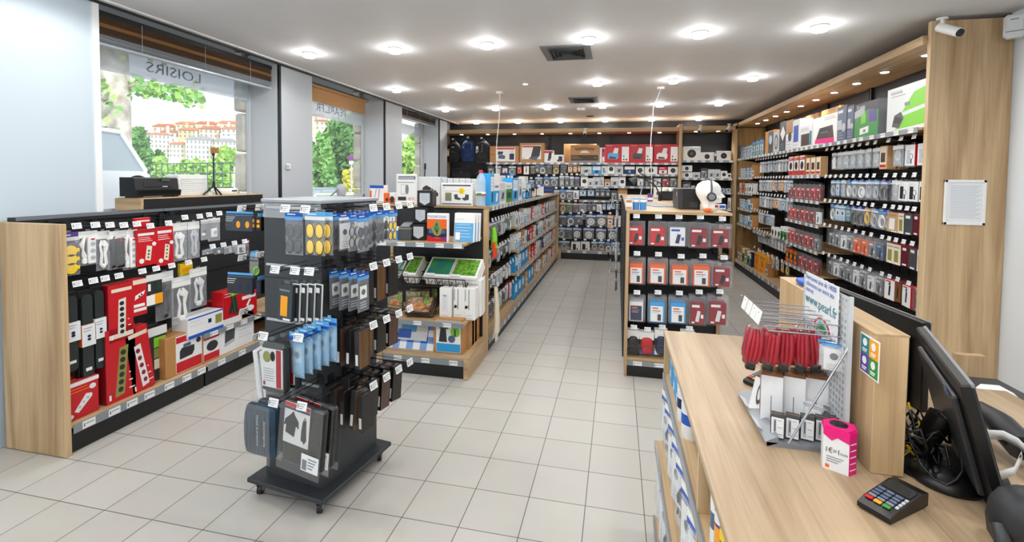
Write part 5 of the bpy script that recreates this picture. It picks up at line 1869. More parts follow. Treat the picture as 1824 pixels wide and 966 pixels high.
# bottle
p = at(640 + 1305 / 6.04, 300 + 440 / 6.04, y=4.42)
k = span(B3(1255, 50, 1360, 440), 'y', 4.42)
R0, H0 = k[0] / 2, k[1]
e = empty('water_bottle', (p.x, p.y, TOPZ), 0, 'clear plastic water bottle with red cap and striped label on the end unit', 'bottle')
WATER = mat('bottle_plastic', 'cfe4f2', .08, alpha=.38, spec=.8)
m = MB()
pr_ = [(R0 * .9, 0), (R0, .01)]
for i in range(9):
    z = .015 + H0 * .6 * i / 8
    pr_ += [(R0 * (.95 if i % 2 else 1.0), z)]
pr_ += [(R0 * .98, H0 * .70), (R0 * .75, H0 * .82), (R0 * .36, H0 * .90), (R0 * .34, H0 * .94)]
m.lathe(pr_, WATER, n=20)
part('bottle_body', m, e)
m = MB()
m.lathe([(R0 * .40, H0 * .925), (R0 * .40, H0 * .99), (R0 * .36, H0), (.0001, H0)], P('red'), n=18)
part('cap', m, e)
m = MB()
m.lathe([(R0 * 1.02, H0 * .30), (R0 * 1.02, H0 * .34)], P('red'), n=20)
m.lathe([(R0 * 1.015, H0 * .34), (R0 * 1.015, H0 * .40)], P('white'), n=20)
m.box(-R0 * .45, R0 * .45, -R0 * 1.06, -R0 * .9, H0 * .31, H0 * .37, P('green'))
part('label', m, e)
# left of the price card, on the hidden side: orange and blue boxes
put(B3(112, 200, 262, 400), 'y', 4.62, '-y', lambda w, h, d: carton(w, h, d, 'pap', (('r', 0, .84, 1, 1, 'blue'), ('r', 0, 0, .14, .7, 'orange'), ('p', ((.3, .2), (.34, .2), (.5, .8), (.46, .8)), 'grey'), ('p', ((.6, .2), (.64, .2), (.72, .8), (.68, .8)), 'red'))),
    'small white carton with blue top and orange corner behind the rotating rack top', 'carton', d=.1, z=1.44)
put(B3(263, 218, 320, 335), 'y', 4.62, '-y', lambda w, h, d: carton(w, h, d, 'orange', (('d', .6, .4, .3, 'char'),)), 'small orange box left of its twin with two black knobs', 'carton', d=.1, z=1.44)
put(B3(322, 222, 384, 345), 'y', 4.62, '-y', lambda w, h, d: carton(w, h, d, 'pap', (('r', .0, .0, 1, .55, 'orange'), ('e', .5, .4, .4, .3, 'char'))), 'small orange and white box with black knob picture by the price card', 'carton', d=.1, z=1.44)

# on the upper shelf
GE = 'goods on the upper shelf of the end unit'
jar = lambda w, h, d: carton(w, h, d, 'white', (('r', .04, .02, .96, .72, 'sky'), ('e', .5, .4, .3, .2, 'lblue')))


def tub_proto(w, h):
    def f():
        a = MB()
        a.lathe([(w * .46, 0), (w * .48, h * .72), (w * .48, h * .74)], mat('tub_blue', '3d86c4', .35), n=16)
        b = MB()
        b.lathe([(w * .5, h * .74), (w * .5, h * .94), (w * .47, h), (.0001, h)], P('white'), n=16)
        return ('tub', a, [('lid', b, [])])
    return f


for i, a in enumerate((272, 350)):
    w, h, lo = span(B3(a, 662, a + 78, 785), 'y', 3.98)
    place('tub', tub_proto(.078, .12), (lo.x, 3.98, S1), 0, 'small blue tub with white lid on the upper shelf, %s of the pair' % ('left' if i == 0 else 'right'), 'tub', 'blue tubs')


def gem(w, h, d, top=False):
    return carton(w, h, d, 'black', (('p', ((.16, .28), (.5, .1), (.84, .28), (.84, .84), (.16, .84)), 'lgrey'), ('l', .28, .45, .7, .7, 3, 'grey')))


for i, (bx, z, lb) in enumerate((((575, 650, 695, 790), S1, 'lowest'), ((580, 505, 712, 650), S1 + .151, 'middle'), ((628, 372, 740, 500), S1 + .302, 'topmost'))):
    w, h, lo = span(B3(*bx), 'y', 4.0)
    place('gem', gem(.14, .148, .14), (lo.x, 4.0 + .02 * i, z), (.04, -.05, .1)[i], 'black carton with grey shield label, %s of the stack of three' % lb, 'carton', 'black shield label cartons')
place('gem', gem(.14, .148, .14), (at(640 + 745 / 6.04, 300, y=4.2).x + .02, 4.22, S1 + .302 - .302), 0, 'black shield label carton standing behind the stack of three', 'carton', 'black shield label cartons')
w, h, lo = span(B3(432, 642, 560, 788), 'y', 3.98)
e = empty('metal_caddy', (lo.x, 3.96, S1), 0, 'dark grey box with foil packs on top, left of the black cartons', 'box')
m = MB()
m.box(-w / 2, w / 2, 0, .13, 0, h, P('dgrey'), ch=.006)
m.box(-w / 2 - .003, w / 2 + .003, -.003, .133, h * .82, h * .9, P('olive'), ch=.003)
part('body', m, e)
m = MB()
for q in range(4):
    m.box(-w * .4 + .01 * q, w * .35 + .008 * q, .01, .12, h + .009 * q, h + .009 * q + .008, mat('foil', 'b9bdc2', .25, .7), mx=Matrix.Rotation(.05 * (q - 1), 4, 'Z'))
part('foil_packs', m, e)
put(B3(728, 497, 948, 805), 'y', 3.95, '-y', lambda w, h, d: carton(w, h, d, 'white', (
    ('r', .0, .0, .96, .80, 'orange'), ('r', .0, .16, .96, .46, 'navy'), ('p', ((0, .02), (.96, .02), (.96, .2), (.5, .12), (0, .22)), 'red'), ('p', ((.1, .44), (.4, .5), (.9, .42), (.9, .3), (.1, .3)), 'steelb'),
    ('p', ((.22, .46), (.42, .74), (.56, .74), (.74, .46), (.66, .26), (.5, .2), (.34, .26)), 'olive'), ('p', ((.36, .48), (.48, .7), (.58, .48), (.5, .26)), 'char'), ('e', .48, .5, .07, .09, 'green'),
    ('d', .84, .1, .1, 'purple'), ('t', 'TOUCHÉ COULÉ', .04, .85, .11, 'blue', .88)), name='game_box'), 'board game box with blue title and orange ship picture, centre of the upper shelf', 'game', d=.05, z=S1)
for i in range(3):
    off = i * 18
    put((808 - i * 1 + i * 4, 378 + i * 1, 844 + i * 5, 430), 'y', 4.0 + .05 * i, '-y', lambda w, h, d: carton(w, h, d, 'white', (
        ('r', .03, .02, .95, .66, 'lblue'), ('l', .1, .18, .85, .6, 5, 'white'), ('r', .08, .08, .3, .34, 'white'), ('l', .1, .78, .5, .8, 1, 'lgrey')), lift=.0012), 'white and pale blue boxed folder on the upper shelf, %s' % ('front one', 'second behind the front one', 'last and rightmost of three')[i], 'box', 'white and pale blue folders', d=.03, z=S1, lean=-.10)
put(B3(262, 448, 322, 665), 'y', 4.38, '-y', lambda w, h, d: case(w, h, d, 'white', 'red', 'green', 3), 'white card pack with red top left of the end unit post, seen past the rack', 'accessory pack', d=.03)
put(B3(326, 458, 385, 660), 'y', 4.38, '-y', lambda w, h, d: case(w, h, d, 'white', 'red', 'blue', 3), 'white card pack with blue picture beside the end unit post', 'accessory pack', d=.03)

# wire basket with framed garden boxes
D4 = lambda *b: c1(640, 440, 3.717, b)
bz = .72
bk = empty('wire_basket', (ox, 4.12, bz), 0, 'black wire basket row fixed to the end unit, holding garden picture boxes', 'basket')
m = MB()
wr = BLKM
for x in (-hw + .1, -.17, .15, hw - .09):
    m.tube([(x, .27, .22), (x, -.10, .02), (x, -.13, .10)], .005, wr, 5)
for (yy, zz) in ((-.13, .10), (-.10, .02), (.27, .22), (.08, .115)):
    m.tube([(-hw + .1, yy, zz), (hw - .09, yy, zz)], .005, wr, 5)
part('frame', m, bk)
m = MB()
for i in range(13):
    x = -hw + .12 + (2 * hw - .23) * i / 12
    m.tube([(x, -.132, .105), (x, -.102, .018), (x, .265, .212)], .0035, wr, 4)
part('wires', m, bk)
GARD = noisy('garden_picture', '1f5a24', '8fd04a', 30, rough=.35, lo=.3, hi=.7)
SKYP = noisy('garden_pond', '2f7f8f', '3f9a4a', 10, rough=.35, lo=.4, hi=.6)


def garden(w, h, d, pic, k=''):
    def f():
        b = MB()
        b.box(-w / 2, w / 2, 0, d, 0, h, P('white'), ch=.003)
        p = MB()
        p.box(-w * .42, w * .42, -.0015, 0, h * .10, h * .92, pic)
        s = MB()
        s.box(-w * .42, -w * .1, -.012, -.0015, h * .0, h * .09, P('pap'))
        return ('garden_box', b, [('printed_front', p, []), ('sticker', s, [])])
    return f


gx = [(298, 358, 388, 'green leaf picture, front left in the basket', GARD), (432, 510, 620, 'pond picture, middle of the basket', SKYP), (600, 700, 792, 'flower bed picture, right in the basket', GARD)]
GG = 'garden picture boxes in the basket'
for i, (a, mm_, b, lb, pc) in enumerate(gx):
    xa, xb = at(640 + a / 3.717, 480, y=4.1).x, at(640 + b / 3.717, 480, y=4.1).x
    w = xb - xa
    n = 3 if i else 3
    for q in range(n):
        loc = Vector(((xa + xb) / 2, 4.05 + .045 * (n - 1 - q) * .6, bz + .04 + .035 * q))
        place(('garden', i), garden(rq(w * .93), .26, .032, pc), loc, 0, 'white box with %s, %s of its pile' % (lb, ('lowest', 'middle', 'top')[q]), 'box', GG, lean=-1.02)
for i, (a, b) in enumerate(((200, 290), (350, 455))):
    xa, xb = at(640 + a / 3.717, 470, y=4.25).x, at(640 + b / 3.717, 470, y=4.25).x
    place(('garden', 'r', i), garden(rq(xb - xa), .2, .03, GARD if i else SKYP), ((xa + xb) / 2, 4.18, bz + .06), 0, 'white garden picture box, %s in the basket' % ('partly hidden at the far left' if i == 0 else 'behind the front left pile'), 'box', GG, lean=-.9)

# on the lower shelf
GF = 'goods on the lower shelf of the end unit'


def slim(w, h, d):
    return carton(w, h, d, 'white', (('r', .18, .22, .78, .82, 'pap'), ('r', .28, .3, .62, .72, 'offw'), ('e', .45, .75, .16, .02, 'grey'), ('l', .2, .06, .8, .12, 2, 'lgrey')))


put(D4(530, 280, 608, 487), 'y', 3.97, '-y', slim, 'slim white carton standing alone on the lower shelf', 'carton', GF, d=.09, z=S2)
for i in range(4):
    a = (622, 694, 765, 800)[i]
    b = (693, 765, 804, 812)[i]
    put(D4(a, 258 if i < 2 else 200, b, 468 if i < 2 else 440), 'y', (3.99, 3.99, 4.12, 4.2)[i], '-y', lambda w, h, d: carton(w, h, d, 'white', (('r', .4, .32, .46, .95, 'dgrey'), ('r', .08, .6, .14, .95, 'grey'), ('p', ((.05, .36), (.3, .36), (.36, .44), (.12, .46)), 'black'), ('l', .15, .05, .8, .14, 2, 'lgrey'))),
        'tall white carton with black tap picture, %s from the left on the lower shelf' % ORD[i + 1], 'carton', 'tall white tap cartons', d=.11, z=S2)
FOOD = noisy('food_picture', '5a2d16', 'e8c49a', 26, rough=.3, lo=.35, hi=.7)
FOODG = noisy('salad_picture', '6f4a2a', 'c4d49a', 22, rough=.3, lo=.35, hi=.7)


def foodpack(w, h, d, pic):
    def f():
        b = MB()
        b.box(-w / 2, w / 2, 0, d, 0, h, P('dbrown'), ch=.004)
        b.box(-w / 2 - .004, w / 2 + .004, -.003, -.001, -.004, h + .004, FILM)
        p = MB()
        p.box(-w * .46, w * .46, -.0008, 0, h * .05, h * .95, pic)
        p.ell((0, -.003, h * .4), w * .3, .003, h * .2, noisy('meat_picture', 'a8552a', 'e0a878', 18, rough=.3), 14, 6)
        p.ell((w * .28, -.003, h * .68), w * .14, .003, h * .12, GARD, 12, 6)
        return ('food_pack', b, [('printed_front', p, [])])
    return f


for i, (a, b, t, bo) in enumerate(((195, 310, 262, 405), (300, 350, 262, 400), (345, 400, 260, 395))):
    xa, xb = at(640 + a / 3.717, 530, y=4.15).x, at(640 + (a + 115) / 3.717, 530, y=4.15).x
    place('food', foodpack(.15, .19, .02, FOODG), ((xa + xb) / 2, 4.10 + .05 * i, S2), .1, 'grill picture pack on the lower shelf, %s' % ('front left one', 'second from left', 'third from left')[i], 'pack', 'grill picture packs')
for i in range(3):
    place('food2', foodpack(.24, .2, .014, FOOD), (at(640 + 400 / 3.717, 560, y=4.0).x + .01 * i, 3.92 + .015 * i, S2 + .012 + .022 * (2 - i)), .12, 'grilled meat picture pack lying on the lower shelf, %s of its pile' % ('top', 'middle', 'bottom')[i], 'pack', 'grill picture packs', lean=-1.05 - .05 * i)
for i in range(3):
    place('food', foodpack(.15, .19, .02, FOODG), (at(640 + 465 / 3.717, 530, y=4.3).x - .06 * i, 4.33 - .03 * i, S2), -.1, 'dark grill picture pack at the back of the lower shelf, %s' % ('right', 'middle', 'left')[i], 'pack', 'grill picture packs')

# on the base
w, h, lo = span(D4(165, 530, 480, 728), 'y', 3.92)
e = empty('picnic_cloth', (lo.x, 3.94, .18), 0, 'folded blue and white checked picnic cloth in a pack on the base shelf', 'cloth')
e.rotation_euler = (-.42, 0, 0)
m = MB()
nx, nz_ = 7, 5
for i in range(nx):
    for j in range(nz_):
        c = ('blue', 'lblue', 'white')[0 if (i % 2 and j % 2) else 2 if not (i % 2 or j % 2) else 1]
        m.box(-w / 2 + w * i / nx, -w / 2 + w * (i + 1) / nx, .0, .07, h * 1.08 * j / nz_, h * 1.08 * (j + 1) / nz_, mat('gingham_' + c, {'blue': '2459b5', 'lblue': '7fa6e0', 'white': 'eef1f5'}[c], .8))
part('cloth', m, e)
m = MB()
m.box(-w * .34, w * .34, -.006, -.002, h * .28, h * 1.06, P('pap'))
m.box(-w * .22, w * .1, -.008, -.006, h * .55, h * 1.0, P('lblue'))
m.box(-w * .28, -w * .0, -.009, -.006, h * .34, h * .62, P('blue'))
m.box(-w * .30, w * .30, -.008, -.006, h * 1.01, h * 1.05, P('dred'))
part('card', m, e)
KET = lambda w, h, d: carton(w, h, d, 'kraft', (('r', .09, .03, .92, .95, 'white'), ('r', .10, .04, .91, .28, 'sky'), ('r', .10, .82, .91, .94, 'sky'), ('p', ((.18, .32), (.46, .32), (.42, .72), (.24, .72)), 'char'), ('r', .2, .7, .5, .76, 'dgrey'), ('d', .74, .62, .16, 'lime'), ('r', .70, .5, .76, .7, 'dgrey'), ('d', .62, .42, .12, 'steelb')))
put(D4(490, 555, 685, 785), 'y', 3.92, '-y', KET, 'kraft carton with black jug picture on blue, front of the base shelf', 'carton', 'jug cartons', d=.15, z=.18)
w, h, lo = span(D4(490, 555, 685, 785), 'y', 3.92)
xr = lo.x + w / 2
for i in range(3):
    place(('jugb', i), carton(.07, h * .97, .15, 'kraft', (('r', .1, .4, .9, .5, 'tan'),)), (xr + .045 + .075 * i if False else min(xr + .045 + .06 * i, EX1 - .10), 4.05 + .09 * i, .18), .0, 'narrow kraft carton beside the jug carton, %s one going back' % ('nearest', 'middle', 'farthest')[i], 'carton', 'jug cartons')

# ------------------------------------------------------------------ right gondola: front with security cases, workbench behind
GX0, GX1, GY = .085, .93, 4.25
rg = empty('display_gondola', ((GX0 + GX1) / 2, GY, 0), 0, 'black peg gondola with oak edge, full of clear security cases, facing the counter', 'shelving unit')
gw = (GX1 - GX0) / 2


def gpart(name, fn, parent=None):
    m = MB()
    fn(m)
    return part(name, m, parent or rg)


gpart('back_panel', lambda m: m.box(-gw + .022, gw - .03, .38, .41, 0, 1.43, BLKP))
gpart('side_post', lambda m: m.box(-gw, -gw + .022, -.02, .41, 0, 1.43, OAKZ))
gpart('top_board', lambda m: m.box(-gw, gw, -.02, .41, 1.43, 1.452, OAKX))
gpart('side_post', lambda m: m.box(gw - .03, gw, .34, .41, 0, 1.43, OAKZ))
gpart('kick_plate', lambda m: m.box(-gw + .022, gw, .0, .38, 0, .10, BLKM))
gpart('base_deck', lambda m: m.box(-gw + .022, gw, .0, .38, .14, .165, OAKX))
gpart('price_rail', lambda m: edge_strip(m, -gw + .022, gw, -.002, .14, .042, 3, 5))
wbn = empty('workbench', ((GX0 + GX1) / 2, GY + .48, 0), 0, 'long oak topped workbench behind the security case gondola, covered in tools', 'workbench')
m = MB()
m.box(-gw - .0, gw + .0, -.06, 4.3, 1.43, 1.452, OAKY)
part('worktop', m, wbn)
m = MB()
m.box(-gw + .02, -gw + .05, .03, 4.25, 0, 1.43, BLKP)
m.box(gw - .05, gw - .02, .03, 4.25, 0, 1.43, BLKP)
m.box(-gw + .02, gw - .02, 4.22, 4.25, 0, 1.43, BLKP)
part('carcass', m, wbn)
G4 = lambda *b: c1(1080, 300, 2.477, b)
rws = [([(90, 225, 170, 342), (182, 228, 270, 345), (273, 232, 358, 348), (363, 232, 455, 355), (458, 236, 552, 354)], ['xr', 'xr', 'xn', 'xd', 'xd']),
       ([(92, 388, 172, 515), (180, 392, 272, 515), (280, 400, 370, 520), (374, 402, 466, 525), (468, 406, 556, 528)], ['xp', 'xp', 'xp', 'xp', 'xd']),
       ([(92, 560, 172, 680), (180, 558, 267, 686), (274, 562, 360, 690), (364, 556, 442, 697), (447, 558, 540, 697)], ['xs', 'xb2', 'xb2', 'xt', 'xt'])]
XX = {'xr': ('red', 'white', 'black', 'red box'), 'xn': ('pap', 'blue', 'navy', 'white and blue box'), 'xd': ('dred', 'pap', 'black', 'dark red box'), 'xp': ('orange', 'pap', 'char', 'orange disc drive box'), 'xs': ('pap', 'navy', 'char', 'white and navy box'),
      'xb2': ('sky', 'white', 'char', 'sky blue box'), 'xt': ('dred', 'white', 'offw', 'red and white charger box')}


def drivebox(w, h, d, card, patch, dev):
    """Security case whose box carries a white label with a small black drive."""
    def f():
        n, b, ps = blister(w, h, d, card, patch, dev)()
        c = MB()
        c.box(-w * .40, w * .38, d * .25, d * .8, h * .03, h * .74, P(card), ch=.003)
        c.box(-w * .34, w * .30, d * .23, d * .25, h * .06, h * .60, P(patch))
        c.box(w * .02, w * .20, d * .21, d * .23, h * .10, h * .32, P(dev))
        c.box(-w * .26, w * .05, d * .21, d * .23, h * .50, h * .55, P('orange'))
        c.box(-w * .26, w * .16, d * .21, d * .23, h * .42, h * .45, P('grey'))
        c.box(-w * .26, w * .10, d * .21, d * .23, h * .36, h * .38, P('lgrey'))
        return (n, b, [('printed_box', c, []), ps[1]])
    return f


for r, (bxs, cds) in enumerate(rws):
    for i, (bx, c) in enumerate(zip(bxs, cds)):
        w, h, lo = span(G4(*bx), 'y', GY + .02)
        w, h = rq(w), rq(h)
        ca, pa, de, lk = XX[c]
        for q in range(3):
            bl_ = drivebox(w, h, .05, ca, pa, de) if c in ('xp', 'xs', 'xb2') else blister(w, h, .05, ca, pa, de)
            place(('rg', c, w, h), bl_, (lo.x + .004 * q, GY + .02 + .062 * q, lo.z - .002 * q), (0.02, -.03, .03, -.02, .04)[i],
                  '%s security case with %s, %s from left in %s gondola row' % (('front', 'middle', 'rear')[q], lk, ORD[i + 1], ('top', 'second', 'third')[r]), 'security case', 'security cases on the gondola')
        add_hook(rg, (lo.x, GY + .0, lo.z + h + .02), '-y', .34)
# pouches on the lowest row
def pouch(w, h, d, col, cardcol):
    def f():
        b = MB()
        b.ell((0, d / 2, h * .36), w * .42, d / 2, h * .36, P(col), 14, 8, .6)
        c = MB()
        c.box(-w / 2, w / 2, d * .45, d * .5, h * .62, h * .95, P('white'))
        c.box(-w * .5, w * .5, d * .42, d * .45, h * .0, h * .14, P(cardcol))
        f2 = MB()
        f2.box(-w * .5, w * .5, -.002, -.001, 0, h * .7, FILM)
        z = MB()
        z.tube([(-w * .36, d * .1, h * .34), (0, -.004, h * .40), (w * .36, d * .1, h * .34)], .003, P('dgrey'), 5)
        return ('zip_pouch', b, [('header_card', c, []), ('sleeve', f2, []), ('zip', z, [])])
    return f


for i, (bx, c, cc, lb) in enumerate((((92, 712, 145, 826), 'black', 'black', 'black zip pouch on a card, leftmost at the gondola foot'), ((147, 722, 210, 824), 'red', 'blue', 'red zip pouch on a card at the gondola foot'), ((213, 712, 272, 828), 'navy', 'white', 'navy blue zip pouch on a card at the gondola foot'),
                                     ((330, 718, 392, 828), 'black', 'red', 'second black zip pouch behind the counter edge at the gondola foot'))):
    w, h, lo = span(G4(*bx), 'y', GY + .03)
    for q in range(2):
        place(('pouch', c, i), pouch(w, h, .05, c, cc), (lo.x, GY + .03 + .07 * q, max(.17, lo.z)), 0, lb if q == 0 else lb.replace(' zip pouch', ' spare zip pouch'), 'pouch', 'zip pouches at the gondola foot')
    add_hook(rg, (lo.x, GY + .01, lo.z + h + .02), '-y', .33)
# packs on its left flank, seen edge on
m = MB()
m.box(GX0 - .012, GX0 + .018, GY + .46, 8.85, .0, 1.42, BLKP)
fl = solo('peg_panel', m, 'black peg panel on the left flank of the workbench, seen almost edge on', 'panel')
GLF = 'packs on the left flank of the workbench'
for r, (z, cds) in enumerate(((1.40, 'cb cg cs cb cg cw'), (1.08, 'cs cg cb hb cs cg'), (.76, 'cb cb hb cg cb cs'))):
    ds = cds.split()
    for i, c in enumerate(ds):
        y = 4.95 + i * .62
        bld, w, h, d, look, cat = K[c]
        place((c, w, h, d), bld(w, h, d), (GX0 - .10, y, z - h), -PI / 2, '%s, %s in %s row on workbench left flank' % (look, ORD[i + 1], ROWN[r + 1]), cat, GLF)
        hk = add_hook(fl, (GX0 - .14, y, z + .02), '-x', .13)

# things on the workbench
zw = 1.452
# roll pack at the front left corner
w, h, lo = span(C4(70, 725, 300, 872), 'y', 4.42)
def rollpack():
    a = MB()
    rr = .028
    a.lathe([(rr, 0), (rr, .10)], mat('tissue_blue', '3f8fd6', .5), n=14)
    b = MB()
    b.lathe([(rr * 1.01, .068), (rr * 1.01, .092)], P('white'), n=14)
    b.lathe([(rr * 1.0, .10), (rr * .4, .102)], P('white'), n=14)
    return ('wipes_roll', a, [('paper_band', b, [])])
for i in range(3):
    place('wipes_roll', rollpack, (lo.x - .06 + i * .062, 4.44, zw), 0, 'blue wrapped roll with white band at the front corner of the workbench, %s' % ('left', 'middle', 'right')[i], 'roll', 'blue wrapped rolls')
m = MB()
m.ell((0, 0, .012), .09, .05, .018, FILMW, 14, 6, .8)
solo('plastic_wrap', m, 'crumpled clear plastic wrapper lying on the blue rolls', 'wrapper', loc=(lo.x, 4.45, zw + .103))
put(C4(80, 768, 150, 872), 'y', 4.38, '-y', lambda w, h, d: carton(w, h, d, 'pap', (('r', .1, .05, .9, .3, 'tan'), ('r', .1, .7, .9, .95, 'kraft'))), 'small white and tan box before the blue rolls', 'carton', d=.04, z=zw)
# PC tower
w, h, lo = span(C4(625, 665, 835, 880), 'y', 4.62)
e = empty('computer_tower', (lo.x, 4.62, zw), 0, 'black computer tower on the workbench left of the white head', 'computer')
m = MB()
m.box(-w / 2, w / 2, 0, .4, 0, h, P('black'), ch=.006)
part('case', m, e)
m = MB()
m.box(-w / 2 - .012, -w / 2 + .03, -.002, .4, .004, h - .004, P('char'), ch=.004)
m.box(-w / 2 - .014, -w / 2 - .011, .1, .14, h * .6, h * .8, P('lgrey'))
part('front_bezel', m, e)
m = MB()
for q in range(5):
    m.box(w * .0, w * .38, -.002, 0, h * (.12 + .05 * q), h * (.14 + .05 * q), P('dgrey'))
part('side_vents', m, e)
# mannequin head with headphones (profile to the right)
hx0, hz0 = at(1258, 376, y=4.50), at(1258, 321, y=4.50)
H = hz0.z - zw
e = empty('foam_mannequin', (at(1262, 376, y=4.5).x, 4.5, zw), 0, 'white foam display head in profile on the workbench, facing right', 'display head')
prof = [(-.20, 0), (.30, 0), (.22, .13), (.24, .235), (.34, .25), (.455, .262), (.48, .30), (.44, .335), (.485, .362), (.45, .395), (.49, .425), (.60, .447), (.585, .485), (.49, .56), (.43, .62), (.445, .69), (.41, .80), (.30, .91), (.13, .985), (-.06, 1.0), (-.26, .965),
        (-.42, .87), (-.49, .73), (-.48, .58), (-.40, .44), (-.30, .30), (-.26, .15)]
S = H
m = MB()
n = len(prof)
cx_, cz_ = 0.0, .5
layers = []
NL = 9
vs, fs = [], []
for L in range(NL):
    t = -1 + 2 * L / (NL - 1)
    k = (1 - abs(t) ** 2.6) ** .5 if abs(t) < 1 else 0.0
    for (a, b) in prof:
        wid = (.30 if b > .40 else .17 + .13 * max(0, (b - .2) / .2) if b > .2 else .17 + .10 * (1 - b / .2) * .8)
        face = 1.0 if a < .25 else max(.30, 1 - (a - .25) * 2.4)
        kk = .16 + .84 * k
        px_ = a if b < .22 else cx_ + (a - cx_) * kk
        pz_ = b if b < .22 else cz_ + (b - cz_) * (.25 + .75 * k)
        if b < .22:
            px_ = a * (.25 + .75 * k)
        vs.append((px_ * S * .84, t * wid * face * S, pz_ * S))
for L in range(NL - 1):
    for i in range(n):
        j = (i + 1) % n
        fs.append((L * n + i, (L + 1) * n + i, (L + 1) * n + j, L * n + j))
m.add(vs, fs, P('white'), True)
m.add(vs[:n], [tuple(range(n))], P('white'), True)
m.add(vs[-n:], [tuple(reversed(range(n)))], P('white'), True)
part('head', m, e)
hp = empty('headphones', (e.location.x, 4.5, zw), 0, 'dark headphones worn by the white display head', 'headphones')
m = MB()
m.tube([(.02 * S, -.33 * S, .50 * S), (.02 * S, -.34 * S, .75 * S), (.03 * S, -.2 * S, .98 * S), (.03 * S, 0, 1.04 * S), (.03 * S, .2 * S, .98 * S), (.02 * S, .34 * S, .75 * S), (.02 * S, .33 * S, .5 * S)], .028 * S, P('dgrey'), 8)
part('headband', m, hp)
for s in (-1, 1):
    m = MB()
    m.cyl((.03 * S, s * .28 * S, .46 * S), (.03 * S, s * .36 * S, .46 * S), .15 * S, .14 * S, P('char'), 20)
    m.cyl((.03 * S, s * .36 * S, .46 * S), (.03 * S, s * .37 * S, .46 * S), .10 * S, .09 * S, P('grey'), 20)
    part('ear_cup', m, hp)
m = MB()
m.ell((0, 0, .02), .035, .02, .02, P('orange'), 12, 6)
m.ell((.03, 0, .012), .02, .014, .012, P('skin'), 10, 5)
solo('orange_clip', m, 'small orange rubber clip at the workbench edge below the white head', 'clip', loc=(at(1258, 378, y=4.3).x, 4.24, zw))
put(C4(962, 840, 1022, 892), 'y', 4.75, '-y', lambda w, h, d: carton(w, h, d, 'pap', (('r', .1, .4, .9, .8, 'red'),)), 'small white and red box right of the white head', 'carton', d=.05, z=zw)
put(C4(1026, 838, 1095, 892), 'y', 4.75, '-y', lambda w, h, d: carton(w, h, d, 'pap', (('r', .1, .3, .9, .8, 'blue'),)), 'small white and blue box right of the white head', 'carton', d=.05, z=zw)
# desk lamp, scissor arm, tray, printer, adapters
q = at(1150, 345, y=6.9)
e = empty('desk_lamp', (at(1140, 340, y=6.8).x, 6.8, zw), 0, 'small chrome desk lamp with bent neck on the workbench', 'lamp')
m = MB()
m.lathe([(.07, 0), (.07, .02), (.01, .03)], P('lgrey'), n=16)
part('base', m, e)
m = MB()
m.tube([(0, 0, .02), (.03, 0, .18), (.0, 0, .27), (-.06, 0, .29)], .009, CHROME, 7)
part('neck', m, e)
m = MB()
m.cyl((-.05, 0, .30), (-.12, 0, .24), .02, .06, P('dgrey'), 16, False)
part('shade', m, e)
e = empty('microphone_arm', (at(1158, 345, y=6.4).x, 6.4, zw), 0, 'black folding spring arm clamped to the workbench', 'arm')
m = MB()
m.cyl((.12, 0, 0), (.12, 0, .08), .02, .02, P('black'), 8)
part('clamp', m, e)
m = MB()
for o in (-.015, .015):
    m.tube([(.12, o, .08), (.06, o, .2), (-.16, o, .33)], .008, P('black'), 6)
    m.tube([(.14, o, .08), (.14, o, .22), (-.14, o, .36)], .006, P('black'), 6)
part('bars', m, e)
w, h, lo = span(C4(438, 685, 588, 778), 'y', 6.6)
e = empty('tool_tray', (lo.x, 6.6, zw), 0, 'black open tray of adapters on the workbench', 'tray')
m = MB()
for a in ((-w / 2, w / 2, 0, .01, 0, h), (-w / 2, w / 2, .19, .2, 0, h), (-w / 2, -w / 2 + .01, 0, .2, 0, h), (w / 2 - .01, w / 2, 0, .2, 0, h), (-w / 2, w / 2, 0, .2, 0, .01)):
    m.box(*a, P('black'))
part('tray', m, e)
m = MB()
for i in range(5):
    m.ell((-w * .35 + i * w * .17, .1, h), .035, .05, .03, P(('cream', 'lgrey', 'olive', 'white', 'grey')[i]), 10, 6)
part('adapters', m, e)
m = MB()
m.box(-.13, .13, 0, .2, 0, .16, P('offw'), ch=.015)
m.box(-.10, .10, -.004, 0, .05, .10, P('dgrey'))
solo('label_printer', m, 'off white small printer at the back of the workbench', 'printer', loc=(at(1182, 345, y=7.3).x, 7.3, zw))
m = MB()
m.box(-.03, .03, 0, .10, 0, .16, P('char'), ch=.008)
for i in range(4):
    m.box(-.02, .02, -.003, 0, .03 + .03 * i, .045 + .03 * i, P('dgrey'))
solo('router_box', m, 'small black upright router left of the computer tower', 'router', loc=(at(1205, 350, y=5.6).x, 5.6, zw))
m = MB()
m.tube([(0, 0, .006), (-.1, .3, .006), (-.05, .7, .006), (.12, 1.0, .006), (.1, 1.3, .02)], .007, P('black'), 6)
solo('black_cable', m, 'black cable trailing across the workbench top', 'cable', loc=(.72, 4.9, zw))
m = MB()
m.box(-.14, .14, 0, .9, 0, .006, P('grey'), mx=Matrix.Rotation(.25, 4, 'Z'))
solo('grey_mat', m, 'long grey strip mat lying across the workbench top', 'mat', loc=(.50, 4.95, zw))
m = MB()
m.box(-.03, .03, 0, .05, 0, .10, P('purple'), ch=.004)
m.box(-.03, .03, -.002, 0, .02, .05, P('pap'))
solo('ink_box', m, 'small purple box beside the cable on the workbench', 'carton', loc=(at(1158, 347, y=6.2).x, 6.15, zw))
m = MB()
m.box(-.028, .028, -.16, .16, 0, .04, P('offw'), ch=.006)
